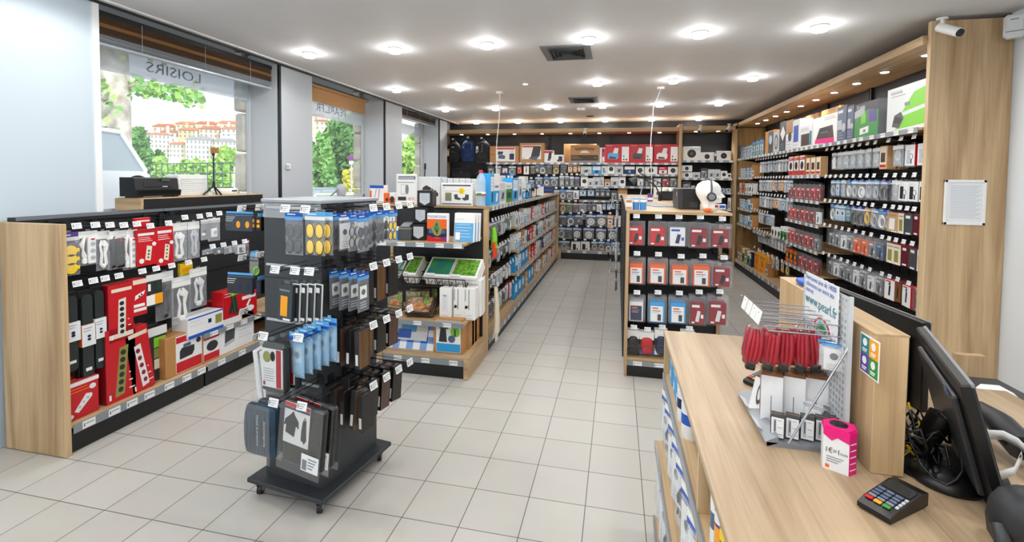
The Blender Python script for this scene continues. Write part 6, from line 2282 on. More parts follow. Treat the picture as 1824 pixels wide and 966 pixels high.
for i in range(4):
    m.disc((0, .0), .0, .0, 0, 0, P('grey')) if False else m.cyl((0, -.12 + .08 * i, .04), (0, -.12 + .08 * i, .042), .019, .019, P('grey'), 12)
solo('power_strip', m, 'white power strip on the workbench under the hanging cable', 'power strip', loc=(.45, 6.95, zw))


# ------------------------------------------------------------------ left wall gondola under the near window
XL = -3.235
lg1 = unit('power_gondola', (XL, 2.215, 0), PI / 2, 'low black gondola under the near window with power strips, next to the oak end panel', .98, .46, 1.42, [], base=.185, rail_n=7)
lg2 = unit('power_gondola', (XL, 3.20, 0), PI / 2, 'low black gondola farther along the windows, mostly behind the rotating rack', 2.9, .46, 1.42, [(.43, .02, 0, 1.45), (.43, .02, 1.46, 2.9)], base=.185, rail_n=12)
for u, L in ((lg1, .98), (lg2, 2.9)):
    m = MB()
    m.box(0, L, .40, .47, 1.40, 1.445, BLKM)
    m.box(0, L, .395, .40, 1.425, 1.445, mat('rail_grey', '7f8890', .3, .4))
    part('top_rail', m, u)
m = MB()
m.box(-3.712, -3.225, 2.178, 2.212, 0, 1.42, OAKZ, ch=.003)
solo('oak_side_board', m, 'light oak end panel at the near end of the low left gondola', 'panel')
XP = XL - .05
LA = lambda *b: c1(100, 360, 4.83, b)
LB = lambda *b: c1(280, 340, 4.83, b)
LC = lambda *b: c1(100, 540, 3.715, b)
LD = lambda *b: c1(280, 500, 4.83, b)


def strip_mesh(mb, w, h, d, y, n, body, sock, x=0, z0=0, switch=True):
    mb.box(x - w / 2, x + w / 2, y, y + d, z0, z0 + h, body, ch=.01)
    for i in range(n):
        z = z0 + h * (.10 + (.78 if switch else .86) * (i + .5) / n)
        mb.cyl((x, y - .001, z), (x, y + .002, z), w * .34, w * .34, sock, 14)
        for s in (-1, 1):
            mb.cyl((x + s * w * .12, y - .002, z), (x + s * w * .12, y, z), .003, .003, P('black'), 6)
    if switch:
        mb.box(x - w * .22, x + w * .22, y - .003, y, z0 + h * .90, z0 + h * .96, P('red'))


def strip_bag(w, h, d, body, sock, n=4, cord=None, film=BAGF, labelled=False):
    """Power strip in a clear bag with its cord."""
    def f():
        g = MB()
        strip_mesh(g, w * .42, h * .74, d * .5, d * .2, n, P(body), P(sock), x=w * .16, z0=h * .03)
        c = MB()
        for q in range(3):
            c.tube([(-w * .12, d * .5, h * .82), (-w * .30 - .006 * q, d * (.3 + .12 * q), h * .6), (-w * .34 + .01 * q, d * .4, h * .28), (-w * .16, d * .5, h * .10)], .0055, P(cord or body), 6)
        c.box(-w * .36, -w * .12, d * .2, d * .6, h * .05, h * .2, P(cord or body), ch=.006)
        n_, b, ps = bag(w, h, d, 'offw', 'white', 'card', 'white', film)()
        return ('power_strip_pack', b, [('power_strip', g, []), ('cord', c, []), ps[0]])
    return f


def cordbag(w, h, d, col, film=BAGF):
    """Extension cord looped in a bag."""
    def f():
        g = MB()
        for q in range(4):
            a = w * (.26 - .035 * q)
            g.tube([(-a * .3, d * .5, h * .72), (-a, d * (.3 + .1 * q), h * .62), (-a * .55, d * .4, h * .40), (-a * .9, d * .4, h * .16), (0, d * .45, h * .05), (a * .9, d * .4, h * .16), (a * .55, d * .4, h * .40), (a, d * (.3 + .1 * q), h * .62), (a * .3, d * .5, h * .72)], .0065, P(col), 6)
        g.box(-w * .14, w * .14, d * .2, d * .7, h * .05, h * .16, P(col), ch=.008)
        g.cyl((0, d * .1, h * .62), (0, d * .6, h * .62), w * .13, w * .13, P(col), 14)
        n_, b, ps = bag(w, h, d, 'offw', 'white', 'card', 'white', film)()
        return ('cord_pack', b, [('cord', g, []), ps[0]])
    return f


GL = 'power packs on the left gondola'
def yellowbag(w, h, d):
    def f():
        g = MB()
        g.box(-w * .34, w * .34, d * .3, d * .8, h * .05, h * .70, P('dgrey'), ch=.01)
        for i in range(3):
            z = h * (.17 + .19 * i)
            g.cyl((0, d * .1, z), (0, d * .35, z), w * .27, w * .27, P('yellow'), 18)
            g.box(w * .15, w * .40, d * .15, d * .3, z - w * .08, z + w * .1, P('yellow'), ch=.004)
        n_, b, ps = bag(w, h, d, 'purple', 'offw', 'card', 'white')()
        return ('outlet_pack', b, [('outlet_block', g, []), ps[0]])
    return f


def redcard(w, h, d, n=4, second=True):
    return carton(w, h, d, 'dred', (('r', .0, .0, 1, 1, 'red'), ('r', .08, .84, .9, .91, 'pap'), ('l', .1, .68, .8, .78, 3, 'white'), ('p', ((.42, .16), (.68, .12), (.78, .52), (.52, .56)), 'cream'),
                                    ) + tuple(('d', .60 - .0 + .02 * (q - 1.5), .22 + .09 * q, .05, 'dgrey') for q in range(n)) + (('d', .24, .14, .12, 'pap'), ('d', .88, .58, .10, 'pap')))


lst = [
    (LA(45, 245, 240, 640), yellowbag, 'bag with a triple outlet of three yellow covers, next to the oak panel', 'outlet pack', .06),
    (LA(225, 235, 385, 545), lambda w, h, d: strip_bag(w, h, d, 'white', 'lgrey', 3), 'white power strip with bunched white cord beside the yellow outlet bag', 'power strip', .05),
    (LA(372, 235, 490, 588), lambda w, h, d: cordbag(w, h, d, 'white'), 'white extension cord looped in a bag, left of the black strip', 'extension cord', .05),
    (LA(470, 235, 632, 578), lambda w, h, d: strip_bag(w, h, d, 'black', 'char', 4), 'black power strip with red switch in the top row', 'power strip', .05),
    (LA(600, 225, 728, 580), lambda w, h, d: strip_bag(w, h, d, 'white', 'lgrey', 4), 'white power strip with red button between the black strip and red packs', 'power strip', .05),
    (LA(695, 240, 866, 545), lambda w, h, d: redcard(w, h, d, 3), 'red card pack with white six outlet strip, left of its twin', 'power pack', .05),
    (LA(868, 215, 1010, 545), lambda w, h, d: redcard(w, h, d, 5), 'red card pack with long white outlet strip, right of its twin', 'power pack', .05),
    (LB(135, 262, 285, 605), lambda w, h, d: cordbag(w, h, d, 'white', FILMW), 'silvery bag of white cord right of the red packs', 'extension cord', .05),
    (LB(288, 252, 388, 582), lambda w, h, d: cordbag(w, h, d, 'lgrey', FILMW), 'second silvery bag of cord right of the first silvery one', 'extension cord', .05),
    (LB(388, 238, 452, 425), K['sw'][0], 'small milky bag with white parts left of the white adapter', 'parts pack', .03),
    (LB(455, 225, 560, 432), lambda w, h, d: bag(w, h, d, 'white', 'lgrey', 'plug', 'white', FILMW), 'bag with a white plug adapter left of the orange lens pouches', 'adapter pack', .04),
]
for bx, bl, lb, ct, d in lst:
    put(bx, 'x', XP, '+x', bl, lb, ct, GL, d=d)
    top = at((bx[0] + bx[2]) / 2, bx[1] - 2, x=XP)
    add_hook(lg1 if top.y < 3.2 else lg2, (XP + .02, top.y, top.z + .01), '+x', .36)
# the red pack hanging behind the first red one
w, h, lo = span(LA(690, 195, 820, 400), 'x', XP - .08)
place(('redbk',), carton(w, h, .03, 'red', (('r', .1, .84, .9, .9, 'pap'),)), (XP - .08, lo.y, lo.z + .05), PI / 2, 'plain red pack hanging behind the twin red card packs', 'power pack', GL)

# second row: three long black strips with white sleeves
def longstrip(w, h, d, sleeve_side, n=6):
    def f():
        b = MB()
        b.box(-w / 2, w / 2, d * .4, d, 0, h, P('black'), ch=.004)
        g = MB()
        gm = mat('strip_black_green', '26302f', .35)
        pts = [(w * .36 * math.cos(t), h * .06 + w * .36 * math.sin(t)) for t in [PI + PI * i / 8 for i in range(9)]] + [(w * .36 * math.cos(t), h * .93 + w * .36 * math.sin(t) - w * .2) for t in [PI * i / 8 for i in range(9)]]
        g.prism(pts, d * .05, d * .5, gm)
        for i in range(n):
            z = h * (.12 + .76 * i / (n - 1))
            g.cyl((0, d * .03, z), (0, d * .06, z), w * .25, w * .25, P('char'), 14)
        g.box(-w * .2, w * .2, d * .0, d * .06, h * .10, h * .135, P('pap'))
        s = MB()
        s.box(-w * .46, w * .46, -.003, d * .98, h * .38, h * .62, P(sleeve_side))
        s.box(-w * .46, w * .46, -.006, -.003, h * .38, h * .62, P('pap'))
        for q in range(2):
            s.disc((w * .0, h * (.455 + .035 * q)), w * .12, w * .10, -.008, -.006, P('navy'), 10)
        s.box(-w * .36, w * .2, -.008, -.006, h * .58, h * .585, P('grey'))
        s.box(-w * .36, w * .1, -.008, -.006, h * .55, h * .555, P('grey'))
        return ('power_strip_box', b, [('power_strip', g, []), ('sleeve', s, [])])
    return f


for i, (bx, side) in enumerate((((117, 521, 145, 662), 'pap'), ((147, 517, 172, 676), 'orange'), ((170, 510, 191, 658), 'pap'))):
    put(bx, 'x', XP, '+x', lambda w, h, d: longstrip(w, h, d, side), 'long black power strip in a %s sleeve, %s from the oak panel' % ('white' if side == 'pap' else 'white and orange', ORD[i + 1]), 'power strip', 'long black power strips', d=.06)
    top = at((bx[0] + bx[2]) / 2, bx[1] - 6, x=XP)
    add_hook(lg1, (XP + .02, top.y, 1.03), '+x', .36)


def stripbox(w, h, d, n, side='dred', pic='cream', sock='navy', ang=0.0):
    """Red retail box with a big picture of an outlet strip."""
    pr = [('r', 0, 0, 1, 1, 'red'), ('r', .12, .86, .95, .92, 'cream'), ('p', ((.34 - ang, .06), (.66 - ang, .08), (.70 + ang, .74), (.40 + ang, .72)), pic)]
    for q in range(n):
        t = (q + .5) / n
        pr.append(('e', .50 - ang + 2 * ang * t + .02, .10 + .60 * t, .09, .036, sock))
    pr += [('r', .08, .05, .14, .12, 'white'), ('l', .76, .12, .95, .34, 3, 'white')]
    return carton(w, h, d, side, tuple(pr))


GS = 'red power boxes on the left gondola'
XQ = XP + .01
put((196, 505, 238, 606), 'x', XQ, '+x', lambda w, h, d: stripbox(w, h, d, 6), 'large red box with white six outlet strip, hanging right of the black strips', 'power pack', GS, d=.09)
put((237, 497, 263, 562), 'x', XQ, '+x', lambda w, h, d: carton(w, h, d, 'red', (('r', .05, .86, .95, .98, 'cream'), ('p', ((.15, .44), (.75, .56), (.85, .66), (.2, .56)), 'white'), ('d', .45, .53, .06, 'black'), ('d', .6, .57, .06, 'black'), ('r', .08, .24, .8, .32, 'white'), ('r', .08, .12, .9, .2, 'white'))),
    'small red box with white and black socket bar in the second row', 'power pack', GS, d=.08)
put((262, 488, 290, 545), 'x', XQ, '+x', lambda w, h, d: carton(w, h, d, 'char', (('r', .0, .80, 1, 1, 'offw'), ('r', .25, .05, 1, .38, 'amber'), ('r', .0, .05, .5, .36, 'white'), ('r', .1, .5, .25, .72, 'white'), ('r', .6, .45, .9, .75, 'dgreen'))),
    'black, white and amber box in the second row beside the small red box', 'power pack', GS, d=.08)
put((284, 482, 315, 570), 'x', XQ - .02, '+x', lambda w, h, d: cordbag(w, h, d, 'black', BAGF), 'bag with a bundle of black cord in the second row', 'extension cord', GL, d=.06)
put((313, 490, 346, 576), 'x', XQ - .02, '+x', lambda w, h, d: cordbag(w, h, d, 'white', BAGF), 'clear bag with a looped white cord right of the black one', 'extension cord', GL, d=.06)
put((344, 475, 374, 548), 'x', XQ - .02, '+x', lambda w, h, d: cordbag(w, h, d, 'offw', BAGF), 'clear bag with white cord above the blue and white box', 'extension cord', GL, d=.06)
put((322, 468, 344, 490), 'x', XQ - .1, '+x', lambda w, h, d: carton(w, h, d, 'yellow', (('r', .1, .3, .9, .6, 'amber'),)), 'small yellow pack hanging behind the looped white cord', 'accessory pack', GL, d=.03)
for px in (205, 247, 272, 300, 330, 358):
    t = at(px, 480, x=XP)
    add_hook(lg1 if t.y < 3.2 else lg2, (XP + .02, t.y, 1.03), '+x', .36)
# small white packs in the row behind the rack
for i, (a, b, c, d_) in enumerate(((400, 500, 500, 548), (502, 486, 585, 545), (588, 470, 690, 540), (692, 455, 760, 540))):
    put(LB(a, b, c, d_), 'x', XP, '+x', K[('sw', 'ad', 'cs', 'wh')[i]][0], 'small white pack in the half empty middle row, %s from the left' % ORD[i + 1], 'accessory pack', GL, d=.03)
    t = at(280 + (a + c) / 2 / 4.83, 340 + b / 4.83, x=XP)
    add_hook(lg2, (XP + .02, t.y, t.z + .01), '+x', .36)
put(LB(756, 408, 802, 560), 'x', XP, '+x', K['ar'][0], 'small dark red pack at the right end of the middle row', 'accessory pack', GL, d=.03)
e = empty('garden_sensor', at(455, 470, x=XP), PI / 2, 'blue grey clear pack with a lime green ring beside the rotating rack', 'accessory pack')
m = MB()
m.box(-.05, .05, 0, .03, -.10, .10, FILMW, ch=.01)
part('bag', m, e)
m = MB()
m.ring((0, -.004, -.07), .035, .008, P('lime'), 14, 6)
part('green_ring', m, e)
m = MB()
m.box(-.05, .05, .01, .014, .06, .12, P('lblue'))
part('header_card', m, e)

# standing on the base deck and the raised shelf
zb = .185
put((193, 594, 242, 724), 'x', XQ, '+x', lambda w, h, d: stripbox(w, h, d, 6, 'dred', 'olive', 'char', .06), 'tall red box with bronze outlet strip standing on the gondola base', 'power pack', GS, d=.13, z=zb)
put((240, 590, 276, 706), 'x', XQ - .0, '+x', lambda w, h, d: stripbox(w, h, d, 5, 'red', 'pap', 'dred', -.10), 'red and white box leaning right on the gondola base', 'power pack', GS, d=.07, z=zb, tilt=-.12)
put((257, 585, 298, 681), 'x', XQ - .06, '+x', lambda w, h, d: carton(w, h, d, 'char', (('r', 0, .84, 1, 1, 'offw'), ('r', .45, .62, .95, .80, 'lime'), ('r', .45, .42, .95, .60, 'olive'), ('r', .45, .22, .95, .40, 'cream'), ('r', 0, .45, .12, .7, 'amber'), ('p', ((.66, .05), (.72, .04), (.82, .16), (.76, .17)), 'white'))),
    'black box with three green pictures and white top on the gondola base', 'power pack', GS, d=.16, z=zb)
put((299, 598, 361, 668), 'x', XQ, '+x', lambda w, h, d: carton(w, h, d, 'kraft', (('r', .26, .03, .98, .96, 'pap'), ('r', .27, .04, .97, .30, 'red'), ('r', .27, .78, .97, .93, 'red'), ('p', ((.36, .36), (.7, .38), (.76, .48), (.76, .62), (.42, .64), (.36, .56)), 'char'), ('r', .46, .64, .66, .72, 'steelb'), ('d', .88, .70, .07, 'char'))),
    'kraft carton with red and white panel and black radio picture on the gondola base', 'carton', d=.2, z=zb)
put((363, 597, 391, 646), 'x', XQ, '+x', lambda w, h, d: carton(w, h, d, 'kraft', (('r', .04, .03, .98, .97, 'pap'), ('r', .05, .04, .97, .28, 'red'), ('r', .05, .78, .97, .92, 'red'), ('e', .55, .52, .34, .18, 'char'))),
    'small red and white box with black gadget right of the kraft carton', 'carton', d=.15, z=zb)
put((394, 572, 453, 632), 'x', XQ, '+x', lambda w, h, d: carton(w, h, d, 'pap', (('p', ((.14, .2), (.4, .26), (.44, .76), (.16, .72)), 'dgrey'), ('p', ((.14, .2), (.4, .26), (.38, .36), (.15, .3)), 'lgrey'), ('l', .55, .3, .9, .6, 4, 'lgrey'))),
    'large white carton with dark heater picture under the raised shelf', 'carton', d=.25, z=zb)
for i in range(3):
    put((122, 692, 176, 758), 'x', XQ - .16 * i * .0, '+x', lambda w, h, d: carton(w, .24, .045, 'red', (('r', 0, .88, 1, .98, 'pap'), ('l', .06, .72, .7, .8, 2, 'amber'), ('p', ((.24, .22), (.36, .16), (.78, .48), (.78, .56), (.6, .6)), 'pap'), ('d', .40, .30, .04, 'lgrey'), ('d', .52, .40, .04, 'lgrey'), ('d', .64, .48, .04, 'lgrey'), ('e', .8, .74, .1, .07, 'pap'), ('e', .12, .12, .09, .06, 'pap'))),
        'red box with white three outlet strip lying low by the oak panel, %s one' % ('front', 'second', 'rear')[i], 'power pack', GS, z=zb, key=('redlow',)).location.x -= .06 * i
zr = .43
put((338, 545, 398, 581), 'x', XQ + .02, '+x', lambda w, h, d: carton(w, h, d, 'pap', (('r', 0, 0, 1, .16, 'blue'), ('r', 0, .93, 1, 1, 'blue'), ('r', .55, .5, .64, .7, 'navy'), ('r', .76, .35, .95, .8, 'olive'), ('l', .06, .6, .4, .8, 2, 'lgrey'))),
    'white box with blue edges standing on the raised shelf of the left gondola', 'carton', d=.16, z=zr)
put((399, 512, 431, 570), 'x', XQ, '+x', lambda w, h, d: carton(w, h, d, 'red', (('l', .08, .84, .8, .92, 2, 'white'), ('p', ((.25, .3), (.4, .3), (.7, .85), (.55, .9)), 'dgreen'))), 'red box with green tool picture on the raised shelf', 'carton', d=.12, z=zr)
put((431, 520, 458, 565), 'x', XQ, '+x', lambda w, h, d: carton(w, h, d, 'red', (('r', .05, .75, .9, .88, 'pap'), ('e', .5, .35, .3, .12, 'pap'), ('p', ((.3, .5), (.4, .45), (.6, .7), (.5, .72)), 'pap'))), 'red box with white gadget picture at the right end of the raised shelf', 'carton', d=.12, z=zr)
put((380, 508, 400, 545), 'x', XQ - .16, '+x', lambda w, h, d: carton(w, h, d, 'dred', (('r', .1, .7, .9, .8, 'pap'),)), 'dark red box in shadow behind the white box on the raised shelf', 'carton', d=.1, z=zr)
e = empty('green_tool', at(420, 540, x=XQ + .02), PI / 2, 'black tool with lime green top leaning on the red box', 'tool')
m = MB()
m.box(-.022, .022, 0, .03, -.10, .07, P('dgreen'), ch=.008, mx=Matrix.Rotation(-.18, 4, 'Y'))
part('body', m, e)
m = MB()
m.box(-.02, .024, -.002, .032, .07, .10, P('lime'), ch=.006, mx=Matrix.Rotation(-.18, 4, 'Y'))
part('cap', m, e)
# farther part of that gondola, seen between the rack and the island
GFAR = 'packs on the far part of the left gondola'
row('kr rw ww wb rw kf ww', '+x', -XP, 4.35, 5.95, .70, 'far raised shelf of the left gondola', GFAR, stand=.43)
row('cw cb cg cs ad cw cb cs cg', '+x', -XP, 4.4, 6.0, 1.35, 'far top row of the left gondola', GFAR, lg2)

# ------------------------------------------------------------------ window plinth and what stands on it
PX0, PX1 = -4.06, -3.80
PY0, PY1 = 3.17, 4.52
m = MB()
m.box(PX0, PX1, PY0, PY1, 1.40, 1.52, BLKM)
pl_ = solo('window_plinth', m, 'low black and oak plinth in the near window carrying appliances', 'plinth')
m = MB()
m.box(PX0 - .002, PX1 + .002, PY0 - .025, PY0, 1.40, 1.525, OAKX)
part('oak_end', m, pl_)
m = MB()
m.box(PX0, PX1, PY0, PY1, 1.52, 1.53, wood('oak_pale', 2))
part('top_board', m, pl_)
zp = 1.53
xp = -3.86
# black printer-like radio
w, h, lo = span((243, 317, 320, 352), 'x', xp)
e = empty('photo_scanner', (xp, lo.y, zp), PI / 2, 'black film scanner with front tray on the window plinth', 'scanner')
m = MB()
m.prism([(-.02, .01), (-.03, h * .35), (.0, h * .42), (.01, h * .95), (.03, h), (.16, h), (.16, .01)], -w / 2, w / 2, P('black'), axis='x')
part('body', m, e)
m = MB()
m.box(-w * .30, w * .34, -.004, .02, h * .50, h * .80, P('char'), ch=.006)
m.prism([(w * .08, h * .80), (w * .12, h), (w * .24, h), (w * .28, h * .80)], -.01, .02, P('dgrey'))
m.box(w * .10, w * .22, -.006, .0, h * .52, h * .56, P('offw'))
part('front_panel', m, e)
m = MB()
for s in (-1, 1):
    m.box(s * w * .42 - .02, s * w * .42 + .02, -.01, .12, -.0, .012, P('black'))
part('feet', m, e)
q = at(246, 320, x=xp - .12)
e = empty('film_reel', (xp - .12, q.y, zp + .09), PI / 2 - .15, 'black spoked reel standing behind the black scanner', 'reel')
R0 = .085
m = MB()
m.ring((0, 0, 0), R0, .012, P('black'), 24, 8)
part('rim', m, e)
m = MB()
m.cyl((0, -.012, 0), (0, .012, 0), .02, .02, P('black'), 14)
for i in range(5):
    t = 2 * PI * i / 5 + .3
    m.tube([(.012 * math.cos(t), 0, .012 * math.sin(t)), (R0 * math.cos(t), 0, R0 * math.sin(t))], .008, P('black'), 5)
part('spokes', m, e)
w, h, lo = span((319, 313, 371, 350), 'x', xp - .06)
e = empty('air_cooler', (xp - .06, lo.y, zp), PI / 2, 'white slatted box appliance between scanner and tripod on the plinth', 'appliance')
m = MB()
m.box(-w / 2, w / 2, 0, .14, 0, h, P('white'), ch=.008)
part('housing', m, e)
m = MB()
for i in range(8):
    z = h * (.12 + .76 * i / 8)
    m.box(-w * .42, w * .42, -.006, 0, z, z + h * .045, P('offw'))
part('slats', m, e)
q = at(381, 347, x=xp)
e = empty('phone_tripod', (xp, q.y, zp), PI / 2, 'black mini tripod stick holding a gold phone on the window plinth', 'tripod')
zt = at(378, 268, x=xp).z - zp
m = MB()
for i in range(3):
    t = 2 * PI * i / 3 + .5
    m.tube([(0, 0, .09), (.09 * math.cos(t), .09 * math.sin(t), .004)], .008, P('black'), 6)
part('legs', m, e)
m = MB()
m.cyl((0, 0, .08), (0, 0, zt - .03), .007, .007, P('char'), 8)
m.cyl((0, 0, .07), (0, 0, .13), .014, .012, P('black'), 10)
part('pole', m, e)
m = MB()
m.box(-.012, .012, -.01, .012, zt - .05, zt + .03, P('black'), ch=.004)
m.cyl((.01, .01, zt), (.012, .01, zt + .12), .003, .003, P('grey'), 6)
part('clamp', m, e)
ph = empty('phone', (xp, q.y, zp + zt), PI / 2, 'gold phone gripped by the mini tripod in the near window', 'phone')
m = MB()
m.box(-.065, .065, -.018, -.010, -.028, .030, mat('gold_metal', 'b98b3e', .3, .6), ch=.005, mx=Matrix.Rotation(.25, 4, 'Z'))
part('back_cover', m, ph)
m = MB()
m.box(-.06, .06, -.010, -.008, -.024, .026, P('black'), mx=Matrix.Rotation(.25, 4, 'Z'))
part('screen', m, ph)
w, h, lo = span((392, 334, 434, 347), 'x', xp)
e = empty('robot_vacuum', (xp - .10, lo.y + .02, zp), 0, 'flat white round appliance at the right end of the plinth', 'appliance')
m = MB()
m.lathe([(.10, 0), (.115, .012), (.115, .055), (.105, .065), (.0001, .066)], P('white'), n=28)
part('body', m, e)
m = MB()
m.box(.105, .118, -.03, .03, .03, .045, P('dgrey'))
part('sensor', m, e)
m = MB()
m.box(-.06, .06, -.05, .05, .066, .074, P('char'), ch=.003)
part('lid_panel', m, e)

# on the sills of the other windows
q = at(608, 318, x=-3.98)
m = MB()
m.ell((0, 0, .10), .05, .10, .10, P('lgrey'), 14, 8, .8)
m.cyl((0, 0, 0), (0, 0, .04), .06, .05, P('grey'), 14)
m.tube([(0, -.08, .12), (0, -.2, .06), (0, -.3, .02)], .012, P('grey'), 6)
solo('grey_appliance', m, 'pale grey small appliance on the sill of the middle window', 'appliance', loc=(-3.98, q.y, 1.42))
q = at(748, 305, x=-3.95)
m = MB()
m.box(-.05, .05, -.06, .06, 0, .16, P('offw'), ch=.01)
m.box(-.052, .052, -.062, .062, .12, .17, P('lime'), ch=.006)
solo('sill_box', m, 'small white and lime box on the far window sill', 'carton', loc=(-3.95, q.y - .35, 1.42))
m = MB()
m.cyl((0, 0, 0), (0, 0, .1), .05, .05, P('char'), 12)
m.tube([(0, 0, .1), (.0, .02, .3), (.02, 0, .5)], .012, P('black'), 6)
m.cyl((.02, 0, .48), (.02, 0, .6), .025, .02, P('black'), 10)
solo('black_gadget', m, 'slim black upright gadget on the far window sill', 'gadget', loc=(-3.9, q.y + .1, 1.42))


# ------------------------------------------------------------------ rotating display rack on castors
KA = math.radians(-8.2)
KX, KY = -1.462, 2.147           # its front right corner
KW, KD, KZ0, KZ1 = .386, .45, .10, 1.60
rk = empty('display_rack', (KX, KY, 0), KA, 'black four sided display rack on castors in the foreground, hung with packs', 'display rack')


def kw(x, y, z):
    c, s = math.cos(KA), math.sin(KA)
    return Vector((KX + x * c - y * s, KY + x * s + y * c, z))


def kpart(name, fn):
    m = MB()
    fn(m)
    return part(name, m, rk)


kpart('tower', lambda m: m.box(-KW, 0, 0, KD, KZ0, KZ1 - .02, ANTH))
kpart('top_cap', lambda m: m.box(-KW - .012, .012, -.012, KD + .012, KZ1 - .02, KZ1, mat('cap_grey', '9aa0a5', .35), ch=.004))


def stripes(m):
    for z in (1.555, 1.25, .955, .64):
        m.box(-KW + .02, -.02, -.008, 0, z - .006, z + .006, P('lgrey'))
        m.box(0, .008, .02, KD - .02, z - .006, z + .006, P('black'))
        m.box(-KW - .008, -KW, .02, KD - .02, z - .006, z + .006, P('lgrey'))


kpart('hook_rails', stripes)
kpart('header_sleeve', lambda m: m.box(-KW, 0, -.006, -.003, 1.50, 1.578, FILMW))
kpart('header_sleeve', lambda m: m.box(.003, .006, KD * .55, KD - .02, 1.53, 1.575, FILMW))
kpart('seams', lambda m: [m.box(-KW, .001, -.001, 0, z, z + .003, BLKM) for z in (.42, .80, 1.18)] + [m.box(0, .001, 0, KD, z, z + .003, BLKM) for z in (.42, .80, 1.18)])
kpart('base_plate', lambda m: m.box(-KW - .06, .065, -.075, KD + .06, .075, .10, mat('base_grey', '2f3236', .45), ch=.004))


def castor():
    m = MB()
    m.cyl((-.012, 0, .028), (.012, 0, .028), .028, .028, P('black'), 16)
    m.cyl((-.014, 0, .028), (.014, 0, .028), .012, .012, P('lgrey'), 10)
    m.box(-.018, .018, -.012, .022, .045, .075, P('char'))
    return m


cm = castor().mesh('castor')
for x, y in ((-KW - .01, -.03), (.01, -.03), (.015, KD + .01), (-KW - .01, KD + .01)):
    o = new('castor', cm, rk)
    o.location = (x, y, 0)
    o.rotation_euler = (0, 0, .5)

AB = KA + PI / 2      # rotation of packs that look to the rack's right
AL = KA - PI / 2


def pouchbox(w, h, d, front, dots):
    """Flat dark sleeve with two coloured lenses on its front and along its edge."""
    def f():
        b = MB()
        b.box(-w / 2, w / 2, 0, d, 0, h, P(front), ch=.003)
        p = MB()
        for s in (-1, 1):
            p.disc((w * (.16 + .17 * s), h * .42), w * .075, h * .22, -.0015, 0, P(dots), 12)
        for q in range(3):
            p.box(-w * .46, -w * (.12 + .05 * q), -.0015, 0, h * (.86 - .12 * q), h * (.89 - .12 * q), P('white'))
        e_ = MB()
        for k in range(2):
            e_.prism([(d * .5 + d * .36 * math.cos(2 * PI * i / 10), h * (.36 + .32 * k) + h * .12 * math.sin(2 * PI * i / 10)) for i in range(10)], w / 2, w / 2 + .0015, P(dots), axis='x')
            e_.prism([(d * .5 + d * .36 * math.cos(2 * PI * i / 10), h * (.36 + .32 * k) + h * .12 * math.sin(2 * PI * i / 10)) for i in range(10)], -w / 2 - .0015, -w / 2, P(dots), axis='x')
        c = MB()
        c.box(-w * .5, w * .5, d * .4, d * .5, h, h * 1.22, P('lblue'))
        c.box(-w * .5, w * .5, d * .38, d * .4, h * 1.02, h * 1.10, P('navy'))
        return ('glasses_sleeve', b, [('printed_front', p, []), ('printed_edge', e_, []), ('header_card', c, [])])
    return f


GK = 'packs on the left side of the rack'
# left side: hooks reach out towards the windows
for r, (z, dots, bx0) in enumerate(((1.52, 'amber', (401, 383, 449, 412)), (1.235, 'navy', (404, 494, 449, 524)))):
    for q in range(5):
        lb = 'black glasses sleeve with %s lenses, %s on the %s left hook of the rack' % ('orange' if dots == 'amber' else 'dark blue', ORD[q + 1], ('top', 'second')[r])
        if q == 0:
            put(bx0, 'y', 2.33, '-y', lambda w, h, d: pouchbox(w, h, d, 'slate' if dots == 'amber' else 'char', dots), lb, 'glasses', GK, d=.02)
        else:
            p = at(447 + 14.5 * (q - 1) + 7, bx0[3], y=2.30)
            place(('gs', dots), pouchbox(.11, .083, .034, 'black', dots), p + Vector((.02, .05, 0)), AL, lb, 'glasses', GK)
    for yy in (.10, .22, .34):
        add_hook(rk, kw(-KW - .27, yy, z), '-x', .27, rz=AL)
for q in range(3):
    place(('boxw',), carton(.09, .30, .035, 'pap', (('r', .1, .1, .9, .9, 'lgrey'), ('r', 0, .86, 1, 1, 'char'))), kw(-KW - .20 + .05 * q, .16, .43), AL + .1, 'slim white box with black top, %s on the low left hook of the rack' % ORD[q + 1], 'box', 'slim white boxes', tilt=.12)
add_hook(rk, kw(-KW - .24, .16, .76), '-x', .24, rz=AL)
add_hook(rk, kw(-KW - .24, .08, .93), '-x', .24, rz=AL)

# front side, looking to us. Pixel boxes lie on a plane a little before the tower
def kput(bx, off, bl, lb, ct, group, d, tilt=0.0, key=None, rows=1, back='behind the front one'):
    yk = 2.17 - off
    w, h, lo = span(bx, 'y', yk)
    w, h = rq(w), rq(h)
    for q in range(rows):
        p = lo + Matrix.Rotation(KA, 3, 'Z') @ Vector((.010 * q, (d + .012) * q, -.002 * q))
        place((key or lb, w, h, d), bl(w, h, d), p, KA, lb if q == 0 else lb + ', ' + ('one behind', 'two behind', 'three behind', 'four behind')[q - 1], ct, group, tilt)
    return lo, w, h


GKF = 'packs on the front of the rack'
KB = lambda *b: c1(380, 330, 5.367, b)
KC = lambda *b: c1(400, 560, 3.33, b)


def glassbag(w, h, d, lens, head=('blue', 'lblue')):
    return bag(w, h, d, head[0], head[1], 'pads', lens)


